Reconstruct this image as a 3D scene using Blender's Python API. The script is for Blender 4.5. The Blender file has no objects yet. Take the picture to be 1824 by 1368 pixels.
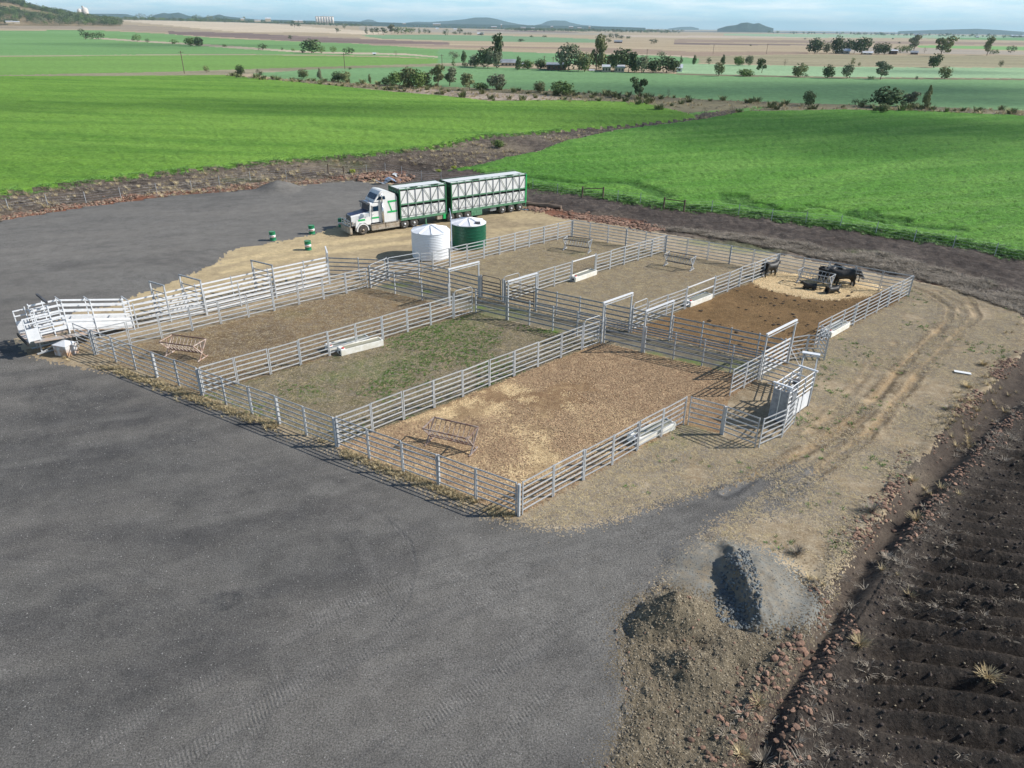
import bpy, math, random
import numpy as np
from mathutils import Vector, Matrix
R = math.radians
random.seed(7); rng = np.random.default_rng(7)
scene = bpy.context.scene
COL = scene.collection

# ------------------------------------------------------------------ camera
FPX, CX, CY, CAMH = 1264.0, 912.0, 684.0, 19.15
PITCH = math.atan((684 - 47) / FPX); ROLL = 0.0125
_f = np.array([0, math.cos(PITCH), -math.sin(PITCH)])
_r0 = np.array([1.0, 0, 0]); _u0 = np.array([0, math.sin(PITCH), math.cos(PITCH)])
_r = math.cos(ROLL) * _r0 + math.sin(ROLL) * _u0
_u = -math.sin(ROLL) * _r0 + math.cos(ROLL) * _u0
cam = bpy.data.cameras.new("camera"); camo = bpy.data.objects.new("camera", cam); COL.objects.link(camo)
cam.sensor_width = 36; cam.lens = 36 * FPX / 1824; cam.clip_start = 0.5; cam.clip_end = 60000
camo.matrix_world = Matrix(((_r[0], _u[0], -_f[0], 0), (_r[1], _u[1], -_f[1], 0), (_r[2], _u[2], -_f[2], CAMH), (0, 0, 0, 1)))
scene.camera = camo

# ------------------------------------------------------------------ light
SUN_EL, SUN_AZ = R(36.5), R(87.5)        # azimuth from +Y towards +X
sd = Vector((math.sin(SUN_AZ) * math.cos(SUN_EL), math.cos(SUN_AZ) * math.cos(SUN_EL), math.sin(SUN_EL)))
sun = bpy.data.lights.new("sun", 'SUN'); sun.energy = 5.0; sun.angle = R(0.53); sun.color = (1.0, 0.955, 0.89)
suno = bpy.data.objects.new("sun", sun); COL.objects.link(suno)
suno.rotation_euler = sd.to_track_quat('Z', 'Y').to_euler(); suno.location = (60, 0, 60)
world = bpy.data.worlds.new("World"); scene.world = world; world.use_nodes = True
nt = world.node_tree; nt.nodes.clear()
wo = nt.nodes.new('ShaderNodeOutputWorld'); bg = nt.nodes.new('ShaderNodeBackground'); sky = nt.nodes.new('ShaderNodeTexSky')
sky.sky_type = 'NISHITA'; sky.sun_disc = False; sky.sun_elevation = SUN_EL; sky.sun_rotation = SUN_AZ
sky.altitude = 400; sky.air_density = 1.0; sky.dust_density = 0.5; sky.ozone_density = 1.5
bg.inputs['Strength'].default_value = 0.11
# pale band of thin cloud and haze low in the sky, fading upwards, the same all round
tc = nt.nodes.new('ShaderNodeTexCoord'); mp = nt.nodes.new('ShaderNodeMapping'); mp.inputs['Scale'].default_value = (3, 3, 30)
ns = nt.nodes.new('ShaderNodeTexNoise'); ns.inputs['Scale'].default_value = 3; ns.inputs['Detail'].default_value = 8; ns.inputs['Roughness'].default_value = 0.6
sx = nt.nodes.new('ShaderNodeSeparateXYZ'); m1_ = nt.nodes.new('ShaderNodeMapRange'); m1_.inputs['From Min'].default_value = 0.02; m1_.inputs['From Max'].default_value = 0.30; m1_.inputs['To Min'].default_value = .95; m1_.inputs['To Max'].default_value = 0.0
rp = nt.nodes.new('ShaderNodeMapRange'); rp.inputs['From Min'].default_value = .42; rp.inputs['From Max'].default_value = .66
mc = nt.nodes.new('ShaderNodeMixRGB'); mc.inputs['Color1'].default_value = (5.3, 8.0, 9.2, 1); mc.inputs['Color2'].default_value = (8.6, 9.8, 10.4, 1)
mx = nt.nodes.new('ShaderNodeMixRGB')
L = nt.links.new
L(tc.outputs['Generated'], mp.inputs['Vector']); L(mp.outputs[0], ns.inputs['Vector']); L(ns.outputs['Fac'], rp.inputs['Value']); L(rp.outputs[0], mc.inputs['Fac'])
L(tc.outputs['Generated'], sx.inputs[0]); L(sx.outputs['Z'], m1_.inputs['Value']); L(m1_.outputs[0], mx.inputs['Fac']); L(sky.outputs[0], mx.inputs['Color1']); L(mc.outputs[0], mx.inputs['Color2'])
L(mx.outputs[0], bg.inputs[0]); L(bg.outputs[0], wo.inputs[0])
vs = scene.view_settings; vs.view_transform = 'Standard'; vs.look = 'None'; vs.gamma = 1; vs.use_curve_mapping = False; vs.exposure = 0.17
KEXP = 1.12      # sunlit radiance of a white level surface; turns a display colour into a base colour
scene.cycles.max_bounces = 4; scene.cycles.diffuse_bounces = 2; scene.cycles.glossy_bounces = 2
scene.cycles.transparent_max_bounces = 96; scene.cycles.volume_bounces = 0; scene.cycles.transmission_bounces = 2

# ------------------------------------------------------------------ coordinates
def at(px, py, z=0.0):
    d = _f + _r * (px - CX) / FPX - _u * (py - CY) / FPX
    t = (z - CAMH) / d[2]
    return np.array([d[0] * t, d[1] * t, z])
def at_dist(px, py, dist):
    """point at horizontal distance dist on the ray through a photo pixel"""
    d = _f + _r * (px - CX) / FPX - _u * (py - CY) / FPX
    t = dist / math.hypot(d[0], d[1])
    return np.array([d[0] * t, d[1] * t, CAMH + d[2] * t])
def far_at(px, py):
    d = _f + _r * (px - CX) / FPX - _u * (py - CY) / FPX
    if d[2] > -1e-4 or CAMH / -d[2] > 24000:
        t = 24000 / math.hypot(d[0], d[1]); return np.array([d[0] * t, d[1] * t, 0.0])
    return at(px, py)
OA = at(922, 918)[:2]
_D = at(172, 632)[:2]; _F2 = at(1617.4, 527)[:2]
UU = (OA - _D) / np.linalg.norm(OA - _D); VV = (_F2 - OA) / np.linalg.norm(_F2 - OA)
MI = np.linalg.inv(np.array([UU, VV]).T)
def W(u, v, z=0.0):
    p = OA + u * UU + v * VV
    return Vector((p[0], p[1], z))
ANG_U = math.atan2(UU[1], UU[0]); ANG_V = math.atan2(VV[1], VV[0])

# ------------------------------------------------------------------ materials
def lin(c):
    c = c / 255.0
    return c / 12.92 if c <= 0.04045 else ((c + 0.055) / 1.055) ** 2.4
def C(r, g, b, k=None):
    k = KEXP if k is None else k
    return (min(lin(r) / k, .9), min(lin(g) / k, .9), min(lin(b) / k, .9), 1)
MATS = {}
def mat(name, color, rough=0.6, metal=0.0, noise=None, scale=6.0, bump=0.0, rand=0.0, spec=0.5, coords='Object', stretch=None):
    """plain procedural material: base colour, a second colour mixed in by noise, optional bump and per-object variation"""
    m = bpy.data.materials.new(name); m.use_nodes = True; t = m.node_tree; b = t.nodes['Principled BSDF']
    b.inputs['Roughness'].default_value = rough; b.inputs['Metallic'].default_value = metal
    b.inputs['Specular IOR Level'].default_value = spec
    l = t.links.new
    out = None
    if noise or bump:
        co = t.nodes.new('ShaderNodeTexCoord'); n = t.nodes.new('ShaderNodeTexNoise')
        n.inputs['Scale'].default_value = scale; n.inputs['Detail'].default_value = 6
        src = co.outputs[coords]
        if stretch:
            ma = t.nodes.new('ShaderNodeMapping'); ma.inputs['Scale'].default_value = stretch; l(src, ma.inputs[0]); src = ma.outputs[0]
        l(src, n.inputs['Vector'])
        if bump:
            bp = t.nodes.new('ShaderNodeBump'); bp.inputs['Strength'].default_value = bump; bp.inputs['Distance'].default_value = 0.03
            l(n.outputs['Fac'], bp.inputs['Height']); l(bp.outputs[0], b.inputs['Normal'])
    if noise:
        r = t.nodes.new('ShaderNodeValToRGB'); e = r.color_ramp.elements
        e[0].position = 0.38; e[1].position = 0.62; e[0].color = color; e[1].color = noise
        l(n.outputs['Fac'], r.inputs[0]); out = r.outputs[0]
    if rand:
        oi = t.nodes.new('ShaderNodeObjectInfo'); mr = t.nodes.new('ShaderNodeMapRange')
        mr.inputs['To Min'].default_value = 1 - rand; mr.inputs['To Max'].default_value = 1 + rand
        hs = t.nodes.new('ShaderNodeHueSaturation'); l(oi.outputs['Random'], mr.inputs['Value']); l(mr.outputs[0], hs.inputs['Value'])
        if out: l(out, hs.inputs['Color'])
        else: hs.inputs['Color'].default_value = color
        out = hs.outputs[0]
    if out: l(out, b.inputs['Base Color'])
    else: b.inputs['Base Color'].default_value = color
    MATS[name] = m
    return m

def gmat(name, a, b_, big=(0.12, 1.0), mid=None, midc=None, fine=14.0, finec=None, fine_amt=0.35, speck=None, speck_scale=20, speck_thr=0.68,
         bump=0.5, bdist=0.05, stretch=None, rot=0.0, attrs=(), rough=0.95, blotch=(0.35, 0.65), grain=.22, grain_scale=1.3):
    """ground material in world coordinates: broad patches a..b_, mid-scale colour, fine grain, specks, painted-in features from mesh attributes"""
    m = bpy.data.materials.new(name); m.use_nodes = True; t = m.node_tree; B = t.nodes['Principled BSDF']
    B.inputs['Roughness'].default_value = rough; B.inputs['Specular IOR Level'].default_value = 0.15
    l = t.links.new
    g = t.nodes.new('ShaderNodeNewGeometry'); src = g.outputs['Position']
    st = src
    if stretch or rot:
        ma = t.nodes.new('ShaderNodeMapping'); ma.vector_type = 'TEXTURE'
        ma.inputs['Rotation'].default_value = (0, 0, rot)
        s = stretch or (1, 1, 1); ma.inputs['Scale'].default_value = s
        l(src, ma.inputs[0]); st = ma.outputs[0]
    def noise(sc, vec, det=8, ro=0.66):
        n = t.nodes.new('ShaderNodeTexNoise'); n.inputs['Scale'].default_value = sc; n.inputs['Detail'].default_value = det
        n.inputs['Roughness'].default_value = ro; l(vec, n.inputs['Vector']); return n.outputs['Fac']
    def ramp(f, p0, p1):
        r = t.nodes.new('ShaderNodeMapRange'); r.inputs['From Min'].default_value = p0; r.inputs['From Max'].default_value = p1
        r.clamp = True; l(f, r.inputs['Value']); return r.outputs[0]
    def mix(f, c1, c2):
        x = t.nodes.new('ShaderNodeMixRGB')
        if isinstance(f, float): x.inputs[0].default_value = f
        else: l(f, x.inputs[0])
        for i, c in ((1, c1), (2, c2)):
            if isinstance(c, tuple): x.inputs[i].default_value = c
            else: l(c, x.inputs[i])
        return x.outputs[0]
    def mul(f, v):
        x = t.nodes.new('ShaderNodeMath'); x.operation = 'MULTIPLY'; l(f, x.inputs[0])
        if isinstance(v, (int, float)): x.inputs[1].default_value = v
        else: l(v, x.inputs[1])
        return x.outputs[0]
    c = mix(ramp(noise(big[0], st), *blotch), a, b_)
    if mid: c = mix(mul(ramp(noise(mid, st), .45, .65), .8), c, midc)
    for nm, colr, amt in attrs:
        an = t.nodes.new('ShaderNodeAttribute'); an.attribute_name = nm
        f = mul(mul(an.outputs['Fac'], ramp(noise(3.0, src), .2, .6)), amt)
        x = mix(f, c, colr); c = x
    fn = noise(fine, src, 3, .8)
    if grain:
        hs = t.nodes.new('ShaderNodeHueSaturation'); mr = t.nodes.new('ShaderNodeMapRange')
        mr.inputs['From Min'].default_value = .3; mr.inputs['From Max'].default_value = .7; mr.inputs['To Min'].default_value = 1 - grain; mr.inputs['To Max'].default_value = 1 + grain
        l(noise(grain_scale, src, 9, .72), mr.inputs['Value']); l(mr.outputs[0], hs.inputs['Value']); l(c, hs.inputs['Color']); c = hs.outputs[0]
    if finec is None:
        hs = t.nodes.new('ShaderNodeHueSaturation'); mr = t.nodes.new('ShaderNodeMapRange')
        mr.inputs['From Min'].default_value = .25; mr.inputs['From Max'].default_value = .75
        mr.inputs['To Min'].default_value = 1 - fine_amt; mr.inputs['To Max'].default_value = 1 + fine_amt
        l(fn, mr.inputs['Value']); l(mr.outputs[0], hs.inputs['Value']); l(c, hs.inputs['Color']); c = hs.outputs[0]
    else:
        c = mix(mul(ramp(fn, .5, .68), fine_amt * 2), c, finec)
    if speck:
        v = noise(speck_scale, src, 2, .5)
        c = mix(ramp(v, speck_thr, speck_thr + .05), c, speck)
    l(c, B.inputs['Base Color'])
    if bump:
        bp = t.nodes.new('ShaderNodeBump'); bp.inputs['Strength'].default_value = bump; bp.inputs['Distance'].default_value = bdist
        l(noise(fine * .6, src, 6, .75), bp.inputs['Height']); l(bp.outputs[0], B.inputs['Normal'])
    return m

M_STEEL = mat('galvanised_steel', (.44, .455, .465, 1), rough=.45, metal=.15, noise=(.55, .565, .575, 1), scale=5, rand=.12)
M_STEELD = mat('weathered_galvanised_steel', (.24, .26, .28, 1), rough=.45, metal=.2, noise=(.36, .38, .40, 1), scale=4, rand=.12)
M_BRIGHT = mat('bright_galvanised_steel', (.68, .70, .72, 1), rough=.45, metal=0, noise=(.76, .77, .78, 1), scale=4, rand=.06)
M_RUST = mat('rusty_steel', C(94, 68, 60, 1), rough=.8, noise=C(136, 112, 100, 1), scale=3)
M_RUST2 = mat('brown_rusted_steel', C(110, 80, 70, 1), rough=.8, noise=C(165, 150, 140, 1), scale=3)
M_DARKST = mat('dark_painted_steel', C(60, 62, 66, 1), rough=.6, noise=C(90, 90, 92, 1), scale=6)
M_WHITE = mat('white_paint', (.82, .82, .80, 1), rough=.35, noise=(.74, .74, .72, 1), scale=1.2)
M_TANKW = mat('white_poly_tank', (.80, .82, .84, 1), rough=.45)
M_TANKG = mat('green_tank_paint', C(14, 84, 60, 1), rough=.4, noise=C(18, 92, 66, 1), scale=2)
M_GREEN = mat('green_truck_paint', C(28, 92, 55, 1), rough=.45, noise=C(45, 110, 75, 1), scale=3)
M_GREEND = mat('dark_green_truck_paint', C(22, 62, 42, 1), rough=.5, noise=C(30, 72, 50, 1), scale=3)
M_GREENL = mat('dusty_green_paint', C(105, 150, 120, 1), rough=.6, noise=C(70, 125, 90, 1), scale=3)
M_GREENB = mat('bright_green_stripe', C(35, 175, 95, 1), rough=.4)
M_BLACK = mat('black_rubber', (.018, .018, .019, 1), rough=.8, noise=(.035, .033, .03, 1), scale=8)
M_TYRE = mat('dusty_tyre_rubber', C(62, 60, 58, 1), rough=.9, noise=C(88, 84, 78, 1), scale=5)
M_VOID = mat('dark_shadow_gap_paint', (.02, .022, .022, 1), rough=.9)
M_GLASS = mat('dark_tinted_glass', (.01, .03, .06, 1), rough=.08, spec=.8)
M_CHROME = mat('dull_chrome', (.6, .6, .6, 1), rough=.25, metal=.8)
M_DUSTY = mat('dusty_aluminium', C(190, 180, 165, 1), rough=.5, metal=.2, noise=C(160, 145, 125, 1), scale=3)
M_CONC = mat('white_concrete', C(242, 240, 232, 1), rough=.85, noise=C(226, 222, 208, 1), scale=3)
M_RED = mat('red_print', C(200, 60, 55, 1), rough=.5)
M_BLUEP = mat('blue_print', C(60, 110, 150, 1), rough=.5)
M_WATER = mat('still_water', (.02, .04, .06, 1), rough=.03, spec=.9)
M_HIDE = mat('black_cattle_hide', (.012, .011, .010, 1), rough=.55, noise=(.02, .018, .016, 1), scale=12, bump=.2)
M_BARK = mat('tree_bark', C(120, 105, 88, 1), rough=.9, noise=C(90, 78, 66, 1), scale=3)
M_ROCK = mat('red_brown_rock', C(150, 118, 98, 1), rough=.95, noise=C(118, 94, 80, 1), scale=7, bump=.4, rand=.5)
M_ROCKG = mat('grey_tan_stone', C(158, 146, 124, 1), rough=.95, noise=C(112, 102, 86, 1), scale=7, bump=.4, rand=.5)

# ------------------------------------------------------------------ mesh building
class MB:
    def __init__(s): s.v = []; s.f = []; s.mi = []; s.cur = 0
    def add(s, vs, fs):
        o = len(s.v); s.v.extend([tuple(v) for v in vs]); s.f.extend([tuple(i + o for i in f) for f in fs]); s.mi.extend([s.cur] * len(fs)); return s
    def box(s, c, size, rot=None):
        x, y, z = [k / 2 for k in size]
        vs = [Vector((sx * x, sy * y, sz * z)) for sz in (-1, 1) for sy in (-1, 1) for sx in (-1, 1)]
        if rot is not None: vs = [rot @ v for v in vs]
        c = Vector(c); vs = [v + c for v in vs]
        return s.add(vs, [(0, 2, 3, 1), (4, 5, 7, 6), (0, 1, 5, 4), (2, 6, 7, 3), (0, 4, 6, 2), (1, 3, 7, 5)])
    def bar(s, p, q, w, h=None, seg=4, up=(0, 0, 1)):
        """bar from p to q: seg 4 = rectangular w x h, else a tube with elliptical section"""
        h = h or w; p = Vector(p); q = Vector(q); d = (q - p)
        if d.length < 1e-6: return s
        d.normalize(); upv = Vector(up)
        if abs(d.dot(upv)) > .98: upv = Vector((0, 1, 0))
        side = d.cross(upv).normalized(); u2 = side.cross(d).normalized()
        if seg == 4: ang = [R(45), R(135), R(225), R(315)]; k = math.sqrt(2)
        else: ang = [2 * math.pi * i / seg for i in range(seg)]; k = 1
        vs = []
        for e in (p, q):
            for a in ang: vs.append(e + side * (math.cos(a) * w / 2 * k) + u2 * (math.sin(a) * h / 2 * k))
        n = seg
        fs = [(i, (i + 1) % n, n + (i + 1) % n, n + i) for i in range(n)] + [tuple(range(n - 1, -1, -1)), tuple(range(n, 2 * n))]
        return s.add(vs, fs)
    def prism(s, pts, y0, y1):
        """profile pts (x,z) extruded along y"""
        n = len(pts); vs = [(x, y0, z) for x, z in pts] + [(x, y1, z) for x, z in pts]
        fs = [(i, (i + 1) % n, n + (i + 1) % n, n + i) for i in range(n)] + [tuple(range(n - 1, -1, -1)), tuple(range(n, 2 * n))]
        return s.add(vs, fs)
    def lathe(s, prof, seg=32, cx=0, cy=0, cap=True, mod=None, axis='z'):
        """profile (r,z) turned about the axis"""
        vs = []
        for j, (r, z) in enumerate(prof):
            for i in range(seg):
                a = 2 * math.pi * i / seg; rr = r; zz = z
                if mod: rr, zz = mod(r, z, a)
                x, y = rr * math.cos(a), rr * math.sin(a)
                vs.append((cx + x, cy + y, zz) if axis == 'z' else (cx + x, cy + zz, y))
        fs = [(j * seg + i, j * seg + (i + 1) % seg, (j + 1) * seg + (i + 1) % seg, (j + 1) * seg + i) for j in range(len(prof) - 1) for i in range(seg)]
        if cap: fs += [tuple(range(seg - 1, -1, -1)), tuple(range((len(prof) - 1) * seg, len(prof) * seg))]
        return s.add(vs, fs)
    def data(s, name, mats, smooth=False):
        me = bpy.data.meshes.new(name); me.from_pydata(s.v, [], s.f)
        for m in (mats if isinstance(mats, (list, tuple)) else [mats]): me.materials.append(m)
        if any(s.mi): me.polygons.foreach_set('material_index', s.mi)
        if smooth: me.polygons.foreach_set('use_smooth', [True] * len(me.polygons))
        me.update(); return me
    def build(s, name, mats, parent=None, smooth=False, loc=None, rotz=0):
        return place(name, s.data(name, mats, smooth), parent, loc, rotz)
def place(name, data, parent=None, loc=None, rotz=0):
    o = bpy.data.objects.new(name, data); COL.objects.link(o)
    if parent: o.parent = parent
    if loc is not None: o.location = loc
    o.rotation_euler.z = rotz
    return o
def tag(o, label, cat=None, group=None):
    o['label'] = label
    if cat: o['category'] = cat
    if group: o['group'] = group
    return o
def thing(name, label, cat, loc=(0, 0, 0), rotz=0, group=None):
    return tag(place(name, None, None, loc, rotz), label, cat, group)
def kind(o, k): o['kind'] = k; return o
ORD = ['zero', 'first', 'second', 'third', 'fourth', 'fifth', 'sixth', 'seventh', 'eighth', 'ninth', 'tenth', 'eleventh', 'twelfth', 'thirteenth', 'fourteenth', 'fifteenth', 'sixteenth', 'seventeenth', 'eighteenth', 'nineteenth', 'twentieth']

# ------------------------------------------------------------------ noise
def _hash(ix, iy, seed):
    h = (ix.astype(np.int64) * 374761393 + iy.astype(np.int64) * 668265263 + seed * 1274126177) & 0x7fffffff
    h = ((h ^ (h >> 13)) * 1274126177) & 0x7fffffff
    return ((h ^ (h >> 16)) & 0xffff) / 65535.0
def vnoise(x, y, seed=0):
    ix = np.floor(x); iy = np.floor(y); fx = x - ix; fy = y - iy
    fx = fx * fx * (3 - 2 * fx); fy = fy * fy * (3 - 2 * fy)
    a = _hash(ix, iy, seed); b = _hash(ix + 1, iy, seed); c = _hash(ix, iy + 1, seed); d = _hash(ix + 1, iy + 1, seed)
    return (a * (1 - fx) + b * fx) * (1 - fy) + (c * (1 - fx) + d * fx) * fy
def fbm(x, y, oct=4, seed=0, gain=.5):
    s = 0; a = 1; t = 0; x = x + .0; y = y + .0
    for i in range(oct):
        x, y = (x * .8 - y * .6) + 13.7 * i, (x * .6 + y * .8) - 7.1 * i
        s = s + a * vnoise(x, y, seed + i * 17); t += a; a *= gain; x, y = x * 2.03, y * 2.03
    return s / t - .5
def inpoly(x, y, poly):
    poly = np.asarray(poly); res = np.zeros(x.shape, bool)
    m = (x >= poly[:, 0].min()) & (x <= poly[:, 0].max()) & (y >= poly[:, 1].min()) & (y <= poly[:, 1].max())
    xs, ys = x[m], y[m]; r = np.zeros(xs.shape, bool)
    n = len(poly)
    for i in range(n):
        x0, y0 = poly[i]; x1, y1 = poly[(i + 1) % n]
        if y0 == y1: continue
        c = ((y0 > ys) != (y1 > ys)) & (xs < (x1 - x0) * (ys - y0) / (y1 - y0) + x0)
        r ^= c
    res[m] = r; return res
def dist_line(x, y, pts):
    """distance to a polyline"""
    d = np.full(x.shape, 1e9)
    for (x0, y0), (x1, y1) in zip(pts[:-1], pts[1:]):
        dx, dy = x1 - x0, y1 - y0; L2 = dx * dx + dy * dy + 1e-9
        t = np.clip(((x - x0) * dx + (y - y0) * dy) / L2, 0, 1)
        d = np.minimum(d, np.hypot(x - x0 - t * dx, y - y0 - t * dy))
    return d
def sstep(a, b, x):
    t = np.clip((x - a) / (b - a), 0, 1); return t * t * (3 - 2 * t)
def P(*pts):
    return [tuple(far_at(*p)[:2]) for p in pts]
def PU(*pts):
    return [tuple(W(*p)[:2]) for p in pts]
# ================================================================== GROUND
def px_rows():
    a = np.arange(1425, 200, -1.9); b = np.arange(200, 60, -0.8)
    ys = np.concatenate([a, b]); dep = PITCH + np.arctan((ys - CY) / FPX)
    d = CAMH / np.tan(np.clip(dep, 1e-5, None)); d = d[d < 2200]
    near = np.linspace(6.5, d[0] - .3, 8); far = np.geomspace(d[-1] * 1.03, 25500, 40)
    return np.concatenate([near, d, far])
RD = px_rows(); TH = np.radians(np.linspace(-56, 56, 901))
NR, NC = len(RD), len(TH)
GX = (RD[:, None] * np.sin(TH)[None, :]).ravel(); GY = (RD[:, None] * np.cos(TH)[None, :]).ravel()
GR = np.repeat(RD, NC)

RIGHT_FIELD = P((1330, 199), (1500, 196), (1640, 198), (1824, 207), (2700, 250), (2900, 700), (2300, 590), (1824, 460), (1740, 440), (1500, 404), (1300, 378), (1180, 368),
                (1040, 345), (940, 331), (900, 322), (840, 306), (795, 303), (860, 290), (960, 270), (1010, 252), (1100, 232), (1240, 215))
LEFT_FIELD = P((-700, 150), (0, 136), (200, 136), (400, 134), (470, 141), (700, 164), (800, 172), (870, 181), (1000, 179), (1140, 183), (1235, 205), (1240, 211), (1100, 225),
               (930, 240), (880, 247), (780, 262), (640, 276), (500, 287), (300, 307), (150, 325), (0, 346), (-700, 440))
GRAVEL = P((-700, 470), (0, 393), (150, 368), (300, 349), (400, 341), (480, 335), (620, 322), (690, 327), (705, 345), (625, 395), (560, 418), (490, 431), (404, 447), (381, 471), (338, 488),
           (292, 508), (246, 525), (215, 536), (196, 545), (150, 552), (60, 585), (28, 605), (45, 628), (100, 647), (150, 657), (200, 667), (290, 692), (360, 716), (430, 743), (500, 771), (600, 804),
           (700, 848), (800, 890), (880, 922), (925, 930), (965, 941), (1012, 942), (1080, 927), (1200, 889), (1330, 848), (1405, 828), (1462, 836), (1450, 884), (1372, 916), (1290, 926),
           (1250, 962), (1215, 985), (1195, 1005), (1175, 1035), (1128, 1075), (1108, 1120), (1112, 1180), (1127, 1230), (1112, 1300), (1095, 1368), (1080, 1700), (-900, 1700))
RUBBLE = P((1175, 1035), (1215, 985), (1260, 962), (1320, 965), (1400, 1008), (1455, 1045), (1478, 1095), (1440, 1145), (1390, 1222), (1345, 1300), (1305, 1375), (1260, 1700), (1040, 1700), (1080, 1368), (1100, 1300),
           (1115, 1230), (1100, 1180), (1096, 1120), (1120, 1070))
GPILE = P((1178, 1030), (1200, 995), (1265, 958), (1325, 968), (1360, 982), (1405, 1012), (1440, 1055), (1462, 1085), (1452, 1118), (1400, 1128), (1350, 1128), (1305, 1112), (1270, 1070), (1200, 1052))
SOIL_STRIP = P((1905, 560), (1850, 605), (1800, 650), (1752, 695), (1700, 748), (1640, 815), (1590, 880), (1545, 935), (1498, 1010), (1470, 1045), (1462, 1090), (1425, 1135), (1372, 1215), (1325, 1290), (1280, 1368), (1220, 1700), (1420, 1700),
               (1400, 1368), (1420, 1270), (1490, 1165), (1540, 1090), (1590, 1010), (1640, 930), (1700, 860), (1780, 770), (1824, 735), (1950, 640))
FURROW = P((1950, 640), (1824, 735), (1780, 770), (1700, 860), (1640, 930), (1590, 1010), (1540, 1090), (1490, 1165), (1420, 1270), (1400, 1368), (1420, 1700), (3200, 1700), (3200, 800), (2300, 600))
BACK_SOIL = P((700, 330), (696, 318), (720, 308), (790, 301), (840, 305), (900, 321), (940, 330), (1040, 344), (1180, 367), (1300, 377), (1500, 403), (1740, 439), (1824, 459), (2300, 589), (2900, 720), (2900, 950), (1950, 640), (1905, 560), (1850, 600),
              (1828, 575), (1812, 552), (1780, 534), (1700, 514), (1640, 502), (1560, 487), (1500, 474), (1400, 455), (1250, 428), (1150, 408), (1050, 393), (985, 385), (945, 364), (936, 350), (800, 345))
LEFT_SOIL = P((-700, 470), (0, 393), (150, 368), (300, 349), (480, 334), (620, 321), (700, 326), (716, 308), (795, 302), (860, 289), (960, 269), (1010, 251), (1100, 231), (1240, 214), (1330, 198), (1300, 194), (1235, 204), (1240, 211),
              (1100, 225), (930, 240), (880, 247), (780, 262), (640, 276), (500, 287), (300, 307), (150, 325), (0, 346), (-700, 440))
TRACK = P((381, 471), (404, 447), (490, 431), (560, 418), (625, 395), (705, 345), (936, 350), (985, 385), (1010, 395), (960, 408), (890, 422), (740, 460), (700, 455), (600, 475), (540, 498), (440, 520), (330, 548), (250, 565), (200, 560), (196, 545), (246, 525), (292, 508), (338, 488))
STRAW_RING = P((1344, 492), (1375, 486), (1430, 490), (1500, 497), (1550, 503), (1570, 514), (1550, 526), (1480, 533), (1440, 530), (1395, 522), (1360, 513), (1343, 503))
G = 'pen_floor'
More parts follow.
